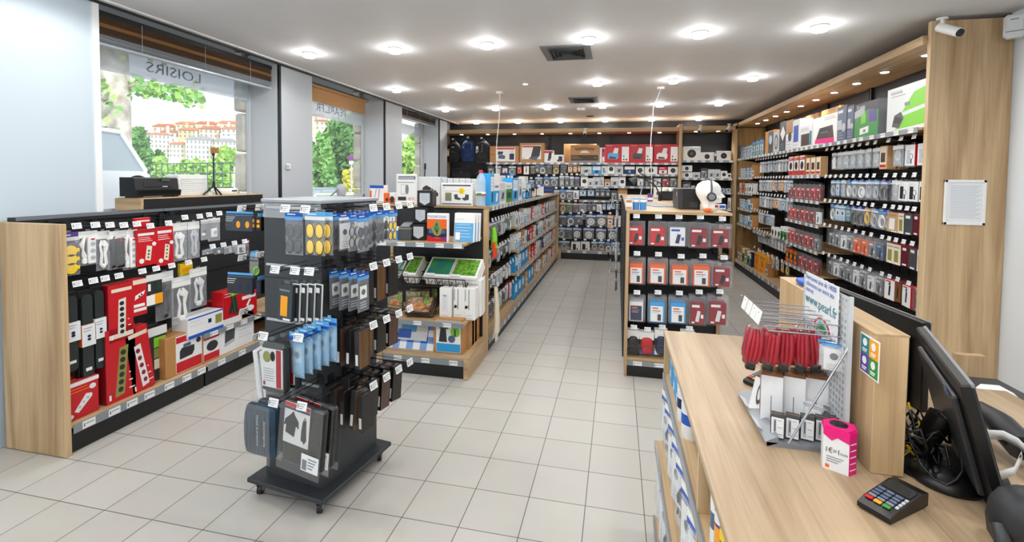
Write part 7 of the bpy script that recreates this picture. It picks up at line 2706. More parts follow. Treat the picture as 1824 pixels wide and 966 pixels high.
kput((503, 374, 537, 455), .16, lambda w, h, d: glassbag(w, h, d, 'slate'), 'clear bag of dark clip-on lenses at the left of the rack front top row', 'glasses', GKF, .03)
kput((537, 373, 578, 456), .17, lambda w, h, d: glassbag(w, h, d, 'yellow', ('lblue', 'white')), 'clear bag of yellow clip-on lenses in the rack front top row', 'glasses', GKF, .03, rows=2)
for px in (518, 556):
    p = at(px, 378, y=2.0)
    add_hook(rk, Vector((p.x, 1.965 - (px - 548) * .0003, 1.555)), '-y', .22, rz=KA)
kput((493, 500, 520, 572), .15, lambda w, h, d: case(w, h, d, 'slate', 'char', 'amber', 0), 'slate sleeve with orange marks in the second row of the rack front', 'glasses', GKF, .02, tilt=.06, rows=2)
for i, px in enumerate((517, 530, 543, 556)):
    kput((px, 500, px + 16, 574), .13 - .01 * i, lambda w, h, d: case(w, h, d, 'char', 'offw', 'dgrey', 2), 'black sleeve with white edge, %s in the second row of the rack front' % ORD[i + 1], 'glasses', GKF, .012, tilt=.05)
for px in (500, 535, 560):
    p = at(px, 492, y=2.0)
    add_hook(rk, Vector((p.x, 1.975, 1.262)), '-y', .2, rz=KA)


def sleepmask(w, h, d):
    def f():
        b = MB()
        b.box(-w / 2, w / 2, 0, d, 0, h * .95, mat('mask_black', '1d2123', .4), ch=.02)
        s = MB()
        s.box(-w * .40, w * .45, -.003, -.001, h * .12, h * .86, P('pap'))
        s.box(w * .20, w * .40, -.004, -.003, h * .13, h * .85, P('red'))
        s.ell((-w * .18, -.004, h * .70), w * .17, .003, h * .11, P('olive'), 12, 6)
        s.ell((w * .06, -.004, h * .72), w * .10, .003, h * .10, P('black'), 12, 6)
        for q in range(6):
            s.box(-w * .32, w * (.12 - .03 * (q % 2)), -.004, -.003, h * (.24 + .045 * q), h * (.255 + .045 * q), P('lgrey'))
        s.box(-w * .34, -w * .26, -.004, -.003, h * .15, h * .22, P('dred'))
        k = MB()
        k.box(-w * .52, w * .52, -.006, -.004, -.006, h, FILM)
        k.box(-w * .52, w * .52, d + .002, d + .004, -.006, h, FILM)
        return ('mask_pack', b, [('printed_card', s, []), ('clear_sleeve', k, [])])
    return f


kput(KC(200, 165, 365, 470), .24, sleepmask, 'dark pouch with white card, red stripe and goggles, third row of the rack', 'pouch', GKF, .05, rows=2)


def bluepack(w, h, d):
    return bag(w, h, d, 'lblue', 'blue', 'card', 'hpblue', mat('blue_film', 'a9d4ef', .2, alpha=.45, spec=.8))


lo, w, h = kput(KC(372, 100, 475, 378), .20, bluepack, 'pale blue foil pack, front one of a row in the third row of the rack', 'sachet', GKF, .018)
for q in range(4):
    place(('bluef', w, h), bluepack(w, h, .018), lo + Matrix.Rotation(KA, 3, 'Z') @ Vector((.022 * (q + 1), .03 * (q + 1), .012 * (q + 1))), KA, 'pale blue foil pack, %s behind the front one in the rack third row' % ORD[q + 1], 'sachet', GKF)
for px, off in ((478, 0), (535, .02)):
    p = at(px, 592, y=1.92)
    add_hook(rk, Vector((p.x, 1.90 + off, .965)), '-y', .26, rz=KA)


def coverpack(w, h, d):
    def f():
        b = MB()
        cm_ = noisy('navy_cloth', '152a3c', '24465e', 12, rough=.45, bump=.3)
        b.box(-w / 2, w / 2, 0, d, 0, h * .9, cm_, ch=.016)
        rnd = random.Random(3)
        for i in range(7):
            x = -w / 2 + w * .06 + w * .9 * i / 7
            b.ell((x, .004, h * .44), w * .06, .012 + .006 * rnd.random(), h * (.36 + .06 * rnd.random()), cm_, 8, 8)
        t = MB()
        mx = Matrix.Translation((w * .30, -.0195, h * .72)) @ Matrix.Rotation(PI / 2, 4, 'Y')
        t.text('Zwischenlagerung', 0, 0, 0, h * .062, P('offw'), mx=mx, maxw=h * .45)
        mx = Matrix.Translation((w * .06, -.0195, h * .80)) @ Matrix.Rotation(PI / 2, 4, 'Y')
        t.text('Housse de protection', 0, 0, 0, h * .062, P('offw'), mx=mx, maxw=h * .6)
        k = MB()
        k.box(-w * .53, w * .53, -.026, -.024, -.008, h * .98, FILM)
        k.box(-w * .53, w * .53, d + .004, d + .006, -.008, h * .98, FILM)
        return ('cover_pack', b, [('lettering', t, []), ('clear_sleeve', k, [])])
    return f


def ponchopack(w, h, d):
    def f():
        b = MB()
        b.box(-w / 2, w / 2, 0, d, .0, h * .96, noisy('poncho_dark', '08090a', '1b1d20', 30, rough=.3, bump=.5), ch=.02)
        k = MB()
        k.box(-w * .54, w * .54, -.018, -.016, -.02, h * 1.0, FILM)
        k.box(-w * .54, w * .54, d + .002, d + .004, -.02, h, FILM)
        c = MB()
        c.box(-w * .46, w * .18, -.006, -.003, h * .34, h * .96, P('pap'))
        c.box(-w * .46, w * .18, -.008, -.006, h * .90, h * .96, P('red'))
        c.box(-w * .46, w * .18, -.008, -.006, h * .86, h * .89, P('navy'))
        nv = mat('poncho_navy', '10161f', .6)
        c.prism([(-w * .40, h * .50), (-w * .18, h * .46), (-w * .15, h * .64), (-w * .08, h * .60), (-w * .09, h * .70), (-w * .20, h * .79), (-w * .23, h * .84), (-w * .30, h * .78), (-w * .42, h * .70), (-w * .45, h * .60), (-w * .39, h * .62)], -.009, -.006, nv)
        c.prism([(.0, h * .44), (w * .04, h * .44), (w * .08, h * .40), (w * .13, h * .46), (w * .11, h * .62), (w * .10, h * .76), (w * .06, h * .80), (w * .02, h * .72), (w * .0, h * .58)], -.009, -.006, nv)
        c.disc((w * .08, h * .775), w * .022, w * .025, -.0105, -.009, P('skin'), 10)
        s = MB()
        s.box(w * .10, w * .52, -.022, -.0195, h * .05, h * .30, P('pap'))
        s.box(w * .13, w * .24, -.0232, -.022, h * .07, h * .22, P('grey'))
        for q in range(4):
            s.box(w * .27, w * (.48 - .03 * q), -.0232, -.022, h * (.24 - .045 * q), h * (.255 - .045 * q), P('grey'))
        return ('poncho_pack', b, [('printed_card', c, []), ('sticker', s, []), ('clear_bag', k, [])])
    return f


kput(KC(105, 520, 300, 850), .27, coverpack, 'dark blue folded protective cover in a clear pack, low on the rack front', 'cover', GKF, .045, rows=2)
kput(KC(318, 515, 575, 915), .29, ponchopack, 'clear pack with poncho card and barcode sticker, low on the rack front', 'poncho', GKF, .04, rows=2, tilt=.10)
for px, off in ((495, .0), (545, .0)):
    p = at(px, 716, y=1.88)
    add_hook(rk, Vector((p.x, 1.865, .675)), '-y', .28, rz=KA)


# right side, looking to the aisle
def edgebox(w, h, d, front, side):
    """Dark case box: wood grained wide face, white barcode sticker on the edge."""
    def f():
        wd = wood('grain_' + front, 2, *{'black': ('141210', '2c2622', '0c0b0a'), 'gold': ('2b1a0e', '8a6234', '1a100a'), 'rose': ('3a2620', '6b4a40', '241612')}[front])
        b = MB()
        b.box(-w / 2, w / 2, 0, d, 0, h * .92, P(side), ch=.002)
        p = MB()
        p.box(-w * .48, w * .48, -.0012, 0, h * .01, h * .91, wd)
        s = MB()
        s.box(-w / 2 - .001, -w / 2, d * .25, d * .75, h * .10, h * .36, P('pap'))
        t = MB()
        t.box(-w * .2, w * .2, d * .4, d * .45, h * .91, h, FILM)
        return ('case_box', b, [('wood_face', p, []), ('barcode_sticker', s, []), ('hang_tab', t, [])])
    return f


GKR = 'packs on the right side of the rack'
RNAME = ('top', 'second', 'third', 'lowest')
SPEC = [(1.555, 'bag', .20), (1.262, 'mix', .21), (.965, 'box', .20), (.655, 'box', .21)]
for r, (z, kind, h) in enumerate(SPEC):
    ys = (.06, .17, .28, .39)
    for j, yy in enumerate(ys):
        add_hook(rk, kw(.26, yy, z), '+x', .26, rz=AB)
        m = MB()
        for q in range(3 if j else 4):
            x = .045 + .058 * q + (.02 if r == 3 else 0)
            hh = h
            if kind == 'bag':
                cols = ('slate', 'yellow', 'lgrey', 'slate')
                c = cols[(j + q) % 4]
                key, bl, lk = ('rb', c), glassbag(.085, hh, .016, c), 'thin bag of %s clip-on lenses' % {'slate': 'dark', 'yellow': 'yellow', 'lgrey': 'clear'}[c]
                if q == 1 and j < 2:
                    key, bl, lk = ('rb', 'x'), bag(.085, hh, .016, 'blue', 'white', 'card', 'white'), 'thin blue and white card bag'
            elif kind == 'mix' and j == 0:
                key, bl, lk = ('rm',), bag(.085, hh, .018, 'blue', 'lblue', 'card', 'slate'), 'thin bag with bright blue header'
            else:
                c = (('black', 'black'), ('gold', 'char'), ('black', 'char'), ('rose', 'black'))[(j + q + r) % 4]
                key, bl, lk = ('rx', c), edgebox(.085, hh, .03, c[0], c[1]), 'slim %s case box' % {'black': 'black', 'gold': 'golden brown', 'rose': 'reddish brown'}[c[0]]
            place(key, bl, kw(x, yy, z - hh - .012), AB + .04 * ((q * 3 + j) % 3 - 1),
                  '%s, %s on hook %s, %s row, rack right side' % (lk, ORD[q + 1], ('one', 'two', 'three', 'four')[j], RNAME[r]), 'glasses' if kind == 'bag' else 'case', GKR, tilt=.10 if r == 3 and q == 2 else .02 * ((j + q) % 3 - 1))


# ------------------------------------------------------------------ sales counter in the right foreground
ZT = 1.0
CX0, CX1, CY0, CY1 = .232, .672, .35, 2.365
ct = empty('sales_counter', (CX0, CY0, 0), 0, 'light oak sales counter with open side shelves in the right foreground', 'counter')
lc = CY1 - CY0


def cpart(name, fn, parent=None):
    m = MB()
    fn(m)
    return part(name, m, parent or ct)


OAKTOP = wood('oak_counter', 1, '9d8567', 'bda587', '8a7050')
cpart('worktop', lambda m: m.box(-.004, CX1 - CX0, 0, lc, ZT - .022, ZT, OAKTOP, ch=.002))
cpart('back_panel', lambda m: m.box(.26, .28, .02, lc - .02, .0, ZT - .022, OAKY))
for y in (lc - .022, lc - 1.0, lc - 1.02 - .95 + .0):
    cpart('side_panel', lambda m: m.box(.0, .26, y, y + .02, 0, ZT - .022, OAKZ))
for z in (.80, .47, .10):
    s = cpart('shelf', lambda m: m.box(.0 - (.03 if z < .6 else 0), .26, .02, lc - .024, z - .02, z, OAKY))
    cpart('price_rail', lambda m: m.box(-.006 - (.03 if z < .6 else 0), 0 - (.03 if z < .6 else 0), .02, lc - .024, z - .04, z + .004, EDGE), s)
m = MB()
m.box(.0, .66, 0, 1.62, ZT - .03, ZT - .004, wood('oak_desk', 1, '9d8567', 'bda587', '8a7050'))
m2 = solo('cashier_desk', m, 'oak desk board behind the counter seam carrying monitors and cables', 'desk', loc=(CX1 + .003, CY0, 0))
m = MB()
m.box(.02, .64, .02, 1.6, 0, ZT - .03, OAKZ)
part('pedestal', m, m2)

# goods on the counter's side shelves (seen from above along the edge)
GCT = 'goods on the counter side shelves'


def can(w, h, body, band, cap, col2='pap'):
    def f():
        r = w / 2
        b = MB()
        b.lathe([(r * .96, 0), (r, .006), (r, h * .78), (r * .8, h * .84), (r * .5, h * .86)], P(body), n=18)
        b.lathe([(r * 1.01, h * .30), (r * 1.01, h * .52)], P(band), n=18)
        b.lathe([(r * 1.012, h * .56), (r * 1.012, h * .70)], P(col2), n=18)
        c = MB()
        c.lathe([(r * .55, h * .84), (r * .5, h * .98), (r * .3, h), (.0001, h)], P(cap), n=14)
        return ('spray_can', b, [('cap', c, [])])
    return f


# upper shelf z=.80: only the parts between shelf and worktop show
for i, (y, cfg, lb) in enumerate(((2.22, None, ''), (2.12, None, ''), (1.90, ('pap', 'navy', 'white'), 'white and navy tub under the counter edge, nearest the blue boxes'), (1.78, ('pap', 'blue', 'white'), 'white and blue tub under the counter edge behind the oak upright'))):
    if cfg:
        place(('tubc', cfg), can(.075, .17, cfg[0], cfg[1], cfg[2]), (CX0 + .045, y, .80), .3 * i, lb, 'tub', GCT)
for i, (y, w, h) in enumerate(((2.24, .10, .16), (2.10, .11, .165), (2.00, .08, .15))):
    place(('skyb', i), carton(w, h, .06, 'sky', (('r', .1, .1, .4, .3, 'pap'), ('l', .2, .6, .8, .8, 2, 'white'))), (CX0 + .02, y, .80), -PI / 2, 'sky blue box on the counter side shelf, %s from the far end' % ORD[i + 1], 'box', GCT)
for i, (y, a, b, c, lb) in enumerate(((1.24, 'pap', 'steelb', 'white', 'white spray can beside the oak upright, counter side'), (1.19, 'purple', 'amber', 'red', 'purple and orange spray can with red cap'), (1.13, 'navy', 'yellow', 'red', 'blue and yellow spray can with red cap, larger one'), (1.06, 'navy', 'amber', 'blue', 'blue and yellow spray can at the picture edge'),
                                      (.99, 'pap', 'blue', 'red', 'white spray can farther down the counter side'))):
    place(('can', i), can(.052, .19, a, b, c, 'white' if i != 2 else 'yellow'), (CX0 + .035, y, .78 - .0 if False else .80 - .02 + .02), i * .7, lb, 'spray can', GCT)
for i in range(7):
    y = 2.28 - i * .14
    z = .47 if i < 5 else .47
    place(('wpk', i % 3), bag(.11, .26, .035, 'white', 'blue', ('card', 'hank', 'card')[i % 3], ('pap', 'black', 'white')[i % 3], FILMW), (CX0 - .008, y, .47 + .01), -PI / 2 + .25, 'white and blue pack on the middle counter shelf, %s from the far end' % ORD[i + 1], 'accessory pack', GCT)
for i in range(8):
    y = 2.26 - i * .15
    place(('lpk', i % 3), bag(.13, .32, .04, 'pap', 'blue', ('card', 'card', 'hank')[i % 3], ('pap', 'white', 'black')[i % 3], FILMW), (CX0 - .022, y, .105), -PI / 2 + .3, 'large white pack on the lowest counter shelf, %s from the far end' % ORD[i + 1], 'accessory pack', GCT)

# oak partition panel on the counter with a four colour notice
px0, px1, py0, py1, pz = .622, .694, 1.316, 2.02, 1.345
m = MB()
m.box(px0, px1, py0, py1, ZT, pz, OAKZ, ch=.002)
pt = solo('counter_partition', m, 'thick oak partition block standing on the counter before the monitors', 'partition')
m = MB()
m.box(px0 - .001, px1 + .001, py0, py1, pz, pz + .004, OAKY)
part('top_edge', m, pt)
na, nb_ = at(1533, 620, x=px0), at(1570, 650, x=px0)
y1_, y0_ = at(1534, 630, x=px0).y, at(1568, 640, x=px0).y
ztp, zbt = at(1551, 600, x=px0).z, at(1551, 672, x=px0).z
e = empty('notice_card', (px0 - .001, (y0_ + y1_) / 2, (ztp + zbt) / 2), -PI / 2, 'four coloured notice card with icons on the side of the oak partition', 'notice')
w, h = y1_ - y0_, ztp - zbt
m = MB()
m.box(-w / 2, w / 2, -.0015, 0, -h / 2, h / 2, P('white'))
part('card', m, e)
m = MB()
for (u, v, c) in ((-1, 1, 'teal'), (1, 1, 'amber'), (-1, -1, 'purple'), (1, -1, 'green')):
    m.box(min(0, u * w * .46), max(0, u * w * .46), -.0022, -.0015, min(0, v * h * .46), max(0, v * h * .46), P(c))
    m.disc((u * w * .23, v * h * .23 + h * .07), w * .11, w * .11, -.003, -.0022, P('white'), 12)
    m.box(u * w * .23 - w * .12, u * w * .23 + w * .12, -.003, -.0022, v * h * .23 - h * .12, v * h * .23 - h * .09, P('white'))
    m.box(u * w * .23 - w * .12, u * w * .23 + w * .08, -.003, -.0022, v * h * .23 - h * .17, v * h * .23 - h * .145, P('white'))
part('coloured_fields', m, e)

# wire counter display
dx0, dx1, dy0, dy1 = .408, .604, 1.388, 1.69
e = empty('counter_display', ((dx0 + dx1) / 2, (dy0 + dy1) / 2, ZT), 0, 'grey metal counter display with perforated back, tray and chrome hooks', 'display stand')
cx, cy = (dx0 + dx1) / 2, (dy0 + dy1) / 2
GM_ = mat('display_grey', '8b9097', .35, .4)
PEG = mat('peg_white', 'c3c8cc', .4)
m = MB()
m.box(dx0 - cx, dx1 - cx, dy0 - cy, dy1 - cy, .0, .012, GM_)
m.prism([(dx0 - cx, .0), (dx0 - cx - .004, .012), (dx0 - cx + .028, .03), (dx0 - cx + .03, .012)], dy0 - cy, dy1 - cy, GM_)
part('tray', m, e)
m = MB()
for q in range(2):
    m.box(-.034, .034, -.001, 0, 0, .018, P('pap'), mx=Matrix.Translation((dx0 - cx + .008, (-.06, .07)[q], .016)) @ Matrix.Rotation(math.radians(-60), 4, 'Y') @ Matrix.Rotation(-PI / 2, 4, 'Z'))
part('tray_tags', m, e)
# perforated panel: a grid with square-ish holes
m = MB()
xp_ = dx1 - cx - .008
ph_ = .40
ny, nz_ = 17, 22
cwid, chei = (dy1 - dy0) / ny, ph_ / nz_
for i in range(ny + 1):
    y = dy0 - cy + i * cwid
    m.box(xp_, xp_ + .003, max(dy0 - cy, y - cwid * .22), min(dy1 - cy, y + cwid * .22), .012, .012 + ph_, PEG)
for j in range(nz_ + 1):
    z = .012 + j * chei
    m.box(xp_ + .0003, xp_ + .0027, dy0 - cy, dy1 - cy, max(.012, z - chei * .25), z + chei * .25, PEG)
part('perforated_panel', m, e)
m = MB()
for y in (dy0 - cy, dy1 - cy):
    m = MB()
    m.tube([(xp_, y, ph_ * .72), (dx0 - cx + .05, y - .01 if y < 0 else y + .01, .02)], .003, CHROME, 6)
    m.box(xp_ - .004, xp_ + .006, y - .004, y + .004, .0, ph_ + .02, PEG)
    part('brace', m, e)
m = MB()
sa, sb = ph_ - .115, ph_ + .02
m.box(xp_ - .010, xp_ - .008, -.105, .125, sa, sb + .015, P('pap'))
part('sign_card', m, e, 'pale blue sign card with web address')
m = MB()
rot = Matrix.Translation((xp_ - .0105, .118, 0)) @ Matrix.Rotation(-PI / 2, 4, 'Z')
m.text('Retrouvez plus de 14000', 0, 0, sb - .004, .021, P('blue'), mx=rot, maxw=.215)
m.text('références sur notre site', 0, 0, sb - .024, .021, P('blue'), mx=rot, maxw=.20)
m.text('internet', 0, 0, sb - .042, .021, P('blue'), mx=rot, maxw=.06)
m.text('www.pearl.fr', 0, 0, sb - .076, .042, P('teal'), mx=rot, maxw=.22)
for rr, c in ((.036, 'red'), (.030, 'pap'), (.026, 'lteal'), (.019, 'green')):
    pts = [(-.05 + .0 + rr * 1.5 * math.cos(t), sa + .002 + rr * math.sin(t)) for t in [PI * i / 12 for i in range(13)]]
    m.add([(-.0005 - (.04 - rr) * .01, *pnt) for pnt in [(p0 + .06, p1) for p0, p1 in pts]], [tuple(range(13))], P(c), mx=Matrix.Translation((xp_ - .0108, -.02, 0)))
part('sign_print', m, e)
HK = []
mh = MB()
for k in range(3):
    pass
hooks_y = (-.105, -.06, -.01, .04, .09)
for k, y in enumerate(hooks_y):
    m = MB()
    zz = ph_ - .10
    L = .20
    m.tube([(xp_, y, zz + .03), (xp_ - L, y, zz + .04), (xp_ - L - .005, y, zz + .055)], .0022, CHROME, 6)
    m.tube([(xp_, y, zz), (xp_ - L + .02, y, zz + .004), (xp_ - L + .012, y, zz + .016)], .0026, CHROME, 6)
    h_ = part('chrome_hook', m, e)
    if k < 4:
        m = MB()
        m.box(-.001, .001, -.02, .02, -.022, .016, P('white'), mx=Matrix.Translation((xp_ - L - .006, y, zz + .045)) @ Matrix.Rotation(.25, 4, 'Y'))
        part('price_tag', m, h_)
dw = lambda x, y, z: (cx + x, cy + y, ZT + z)


def redcord(w, h, d):
    def f():
        b = MB()
        rm = P('dred') if False else mat('ink_crimson', 'b0102c', .3)
        for q in range(4):
            x = (q - 1.5) * w * .19
            b.tube([(x, d * .5, h * .86), (x * 1.25, d * .2, h * .62), (x * 1.3, d * .2, h * .34), (x * .9, d * .5, h * .16)], w * .125, rm, 6)
        t = MB()
        t.box(-w * .28, w * .28, d * .1, d * .8, .0, h * .16, P('black'), ch=.003)
        t.box(-w * .08, w * .12, d * .1, d * .7, h * .16, h * .22, P('dgrey'))
        k = MB()
        k.ell((0, d * .5, h * .5), w * .52, d * .75, h * .48, FILM, 14, 10, .7)
        return ('cable_bundle', b, [('connector', t, []), ('clear_bag', k, [])])
    return f


ys = (-.10, -.055, -.005, .045, .09)
for j in range(5):
    for q in range(2):
        place('redcord', redcord(.046, .125, .026), dw(-.125 + .044 * j + .01 * q, -.075 + .07 * q + .004 * j, .175 - .006 * q), -.35 + (.3, -.2, .05, -.25, .15)[j], 'red cable bundle, %s from left in the %s row of the counter display' % (ORD[j + 1], ('near', 'far')[q]), 'cable', 'red cable bundles', tilt=.06 * (2 - j) + .03)
for q in range(2):
    place('bluepk', bag(.055, .09, .02, 'blue', 'lblue', 'card', 'white', FILMW), dw(.075, -.105 + .03 * q, .20), -.35, 'blue and white card pack on the near end of the counter display hooks, %s' % ('outer', 'inner')[q], 'accessory pack', 'blue and white card packs')
place('whadp', bag(.05, .10, .025, 'white', 'lgrey', 'plug', 'white'), dw(.06, .03, .10), -PI / 2, 'white adapter in clear bag below the red cable bundles', 'adapter pack')
# boxes in its tray
for i in range(3):
    place(('tallbx',), carton(.056, .15, .06, 'brown', (('r', .0, .0, 1, .93, 'pap'), ('r', .46, .1, .5, .55, 'grey'))), dw(-.058 + .060 * i, -.045 + .004 * i, .014), -.22, 'tall white and brown box in the counter display tray, %s of three' % ('left', 'middle', 'right')[i], 'box', 'tall white boxes')
place('leanbx', carton(.05, .11, .02, 'brown', (('r', 0, 0, 1, .92, 'pap'), ('e', .5, .5, .18, .3, 'dgrey'), ('e', .5, .5, .1, .18, 'pap'))), dw(-.082, .02, .014), -.9, 'white box with oval picture leaning at the far end of the tray', 'box', tilt=-.0, lean=-.30)
for i in range(5):
    place('smallbx', carton(.034, .062, .03, 'char', (('r', .06, .04, .94, .92, 'pap'), ('r', .2, .12, .42, .85, 'lgrey'), ('r', .28, .3, .36, .8, 'dgrey'), ('l', .5, .2, .9, .8, 3, 'grey'))), dw(-.066 + .038 * i, -.128 + .003 * i, .014), -.30, 'small white box with dark top in the tray front row, %s from the left' % ORD[i + 1], 'box', 'small white boxes in the tray')
place('foilbx', bag(.05, .09, .03, 'white', 'lgrey', 'card', 'white', FILMW), dw(.035, -.075, .014), -.7, 'clear bag with white card behind the small boxes in the tray', 'accessory pack')
place('darkbag', bag(.05, .08, .04, 'char', 'grey', 'hank', 'char'), dw(.07, -.06, .014), -1.0, 'dark bag of cable at the back of the display tray', 'cable pack')

# donation box
e = empty('collection_box', (at(1512, 858, z=ZT).x, at(1512, 838, z=ZT).y + .012, ZT), -.42, 'six sided white and pink cardboard donation box with round slot', 'donation box')
hb = .098
PKT = mat('ink_magenta', 'e2127c', .4)
hexa = [(-.030, -.028), (.024, -.034), (.038, -.010), (.034, .024), (-.012, .034), (-.036, .008)]
m = MB()
m.prism(hexa, 0, hb, P('pap'), axis='z')
part('body', m, e)
m = MB()
m.prism([(a * 1.015, b * 1.015) for a, b in hexa], hb, hb + .006, PKT, axis='z')
m.prism([(a * .92, b * .92) for a, b in hexa], hb + .006, hb + .010, PKT, axis='z')
m.disc((0, 0), .016, .016, 0, 0, PKT) if False else None
part('lid', m, e)
m = MB()
m.lathe([(.020, hb + .0095), (.020, hb + .011), (.0001, hb + .011)], P('black'), n=18)
part('slot', m, e)
m = MB()
f0v, f1v = Vector((.024, -.034, 0)), Vector((.038, -.010, 0))
d_ = (f1v - f0v)
ang = math.atan2(d_.y, d_.x)
mx = Matrix.Translation(f0v) @ Matrix.Rotation(ang, 4, 'Z')
m.box(0, d_.length, -.0012, .001, 0, hb, PKT, mx=mx)
for q in range(5):
    m.box(.003, d_.length - .004, -.002, -.0012, .012 + .016 * q, .014 + .016 * q, P('pap'), mx=mx)
part('pink_side', m, e)
m = MB()
g0, g1 = Vector((-.030, -.028, 0)), Vector((.024, -.034, 0))
d_ = g1 - g0
mx = Matrix.Translation(g0) @ Matrix.Rotation(math.atan2(d_.y, d_.x), 4, 'Z')
m.text('1€=1', .004, -.001, .045, .018, P('dbrown'), mx=mx, maxw=.030)
m.text('DON', .0365, -.001, .046, .008, P('dbrown'), mx=mx, maxw=.015)
m.prism([(.0, hb), (.055, hb), (.055, hb - .020), (.03, hb - .012), (.018, hb - .022), (0, hb - .010)], -.0016, -.0006, PKT, mx=mx)
for q in range(3):
    m.box(.008, .044 - .006 * q, -.0014, -.0005, .034 - .006 * q, .0355 - .006 * q, P('grey'), mx=mx)
m.box(.006, .014, -.0014, -.0005, .006, .014, P('orange'), mx=mx)
m.disc((.035, hb - .018), .0045, .0045, -.002, -.001, P('yellow'), 8) if False else None
part('front_print', m, e)


# payment terminals
def terminal():
    b = MB()
    b.prism([(-.085, .004), (-.085, .016), (-.06, .024), (.055, .040), (.085, .036), (.085, .004)], -.036, .036, P("black"), axis='x')
    b.prism([(-.080, 0), (.080, 0), (.080, .006), (-.080, .006)], -.034, .034, P("char"), axis='x')
    k = MB()
    ca = math.atan2(.016, .115)
    mx = Matrix.Translation((0, -.06, .0245)) @ Matrix.Rotation(ca, 4, 'X')
    for r in range(4):
        for c in range(3):
            k.box(-.031 + c * .019, -.015 + c * .019, .012 + r * .014, .021 + r * .014, 0, .0035, P('steelb') if r else P('grey'), mx=mx, ch=.001)
    for c, col in enumerate(('red', 'amber', 'green')):
        k.box(-.031 + c * .019, -.015 + c * .019, -.004, .007, 0, .004, P(col), mx=mx, ch=.001)
    for r in range(4):
        k.box(.027, .033, .012 + r * .014, .021 + r * .014, 0, .003, P('lgrey'), mx=mx)
    s = MB()
    s.box(-.030, .030, .072, .108, 0, .0015, mat('terminal_screen', '20282c', .15), mx=mx)
    return ('payment_terminal', b, [('keypad', k, []), ('screen', s, [])])


tc_ = at(1580, 884, z=ZT + .02)
place('terminal', terminal, (.607, 1.188, ZT), -.93, 'black card payment terminal with coloured keys in front of the partition', 'payment terminal', 'payment terminals').scale = (.9, .84, .9)
tc2 = at(1372, 678, z=ZT + .02)
place("terminal", terminal, (tc2.x - .012, tc2.y + .02, ZT), -.9, 'black card payment terminal lying behind the counter display', 'payment terminal', 'payment terminals')


# monitors seen from behind
def monitor(label, loc, rz, w, h, tiltx, zc, logo=True):
    e = empty('monitor', loc, rz, label, 'monitor')
    mx = Matrix.Translation((0, 0, zc)) @ Matrix.Rotation(tiltx, 4, 'X')
    m = MB()
    m.box(-w / 2, w / 2, -.008, .016, -h / 2, h / 2, P('black'), ch=.004, mx=mx)
    m.box(-w * .40, w * .40, .016, .030, -h * .36, h * .36, P('char'), ch=.01, mx=mx)
    part('back_shell', m, e)
    m = MB()
    m.box(-w / 2 + .01, w / 2 - .01, -.0095, -.008, -h / 2 + .018, h / 2 - .01, mat('screen_dark', '11151a', .12), mx=mx)
    part('screen', m, e)
    m = MB()
    m.box(-w / 2, w / 2, -.0085, -.002, h / 2 - .006, h / 2 + .001, P('grey'), mx=mx)
    part('bezel_edge', m, e)
    if logo:
        m = MB()
        m.ring((-w * .30, .0305, h * .36), .012, .0014, P('steelb'), 14, 4)
        m.v = [mx @ p for p in m.v]
        m.box(-w * .36, -w * .32, .030, .031, h * .33, h * .36, P('steelb'), mx=mx)
        part('emblem', m, e)
    m = MB()
    m.tube([(0, .03, zc - .02), (0, .06, zc - .10), (0, .055, .02)], [.03, .026, .03], P('black'), 8)
    part('neck', m, e)
    m = MB()
    m.lathe([(.125, 0), (.125, .008), (.06, .02), (.03, .022), (.0001, .022)], P('black'), (0, .03, 0), n=28)
    part('stand_foot', m, e)
    return e


# near monitor: from its far top corner to its near lower corner
t0, t1 = at(1640, 562, y=1.62), at(1722, 690, y=1.165)
b1_ = at(1785, 940, y=1.165)
wv = Vector((t1.x - t0.x, t1.y - t0.y, 0))
W = wv.length
rzm = math.atan2(wv.y, wv.x)
hv = (t1.z - b1_.z)
leanx = math.hypot(hv, .05)
n_off = (b1_.x - t1.x)
ctr = Vector(((t0.x + t1.x) / 2 + n_off / 2, (t0.y + t1.y) / 2, 0))
H_ = math.hypot(hv, n_off)
# the screen looks to the cashier (+x); the shell's back looks to the customer
monitor('black flat monitor seen from behind, close to us at the right edge of the counter', (ctr.x + .01, ctr.y, ZT - .004), rzm + PI, W, H_, -math.atan2(n_off, hv), (t1.z + b1_.z) / 2 - ZT + .004)
monitor('second black monitor behind the oak partition, upright and seen from behind', (.93, 1.97, ZT - .004), PI / 2 + .12, .50, .42, 0, .075 + .0, False)
m = MB()
m.ell((0, 0, 0), .03, .05, .012, P('blue'), 12, 6, .6)
solo('blue_cloth', m, 'small bright blue folded cloth on top of the partition by the sign', 'cloth', loc=(.665, 1.87, pz + .016))
# tangle of cables on the desk
rnd = random.Random(12)
for i in range(9):
    m = MB()
    pts = []
    x0, y0 = .72 + rnd.random() * .06, 1.34 + rnd.random() * .16
    r0 = rnd.uniform(.04, .075)
    ph0 = rnd.uniform(0, 6)
    for k in range(22):
        t = ph0 + k * .42
        pts.append((x0 + r0 * .55 * math.cos(t) + .002 * k * math.sin(i), y0 + r0 * math.sin(t) * (1 + .1 * math.sin(i)), ZT + .008 + abs(math.sin(t * .5 + i)) * rnd.uniform(.05, .13)))
    m.tube(pts, .0035, P('black') if i != 4 else P('yellow'), 5)
    solo('desk_cable', m, ('black cable looping in the tangle between partition and monitor' if i != 4 else 'yellow cable in the tangle between partition and monitor'), 'cable', 'tangled desk cables' if i != 4 else None)
m = MB()
m.lathe([(.07, 0), (.075, .01), (.05, .03), (.0001, .034)], P('black'), n=24)
solo('scanner_foot', m, 'round black stand foot lying among the cables on the desk', 'stand', loc=(.79, 1.33, ZT - .004))

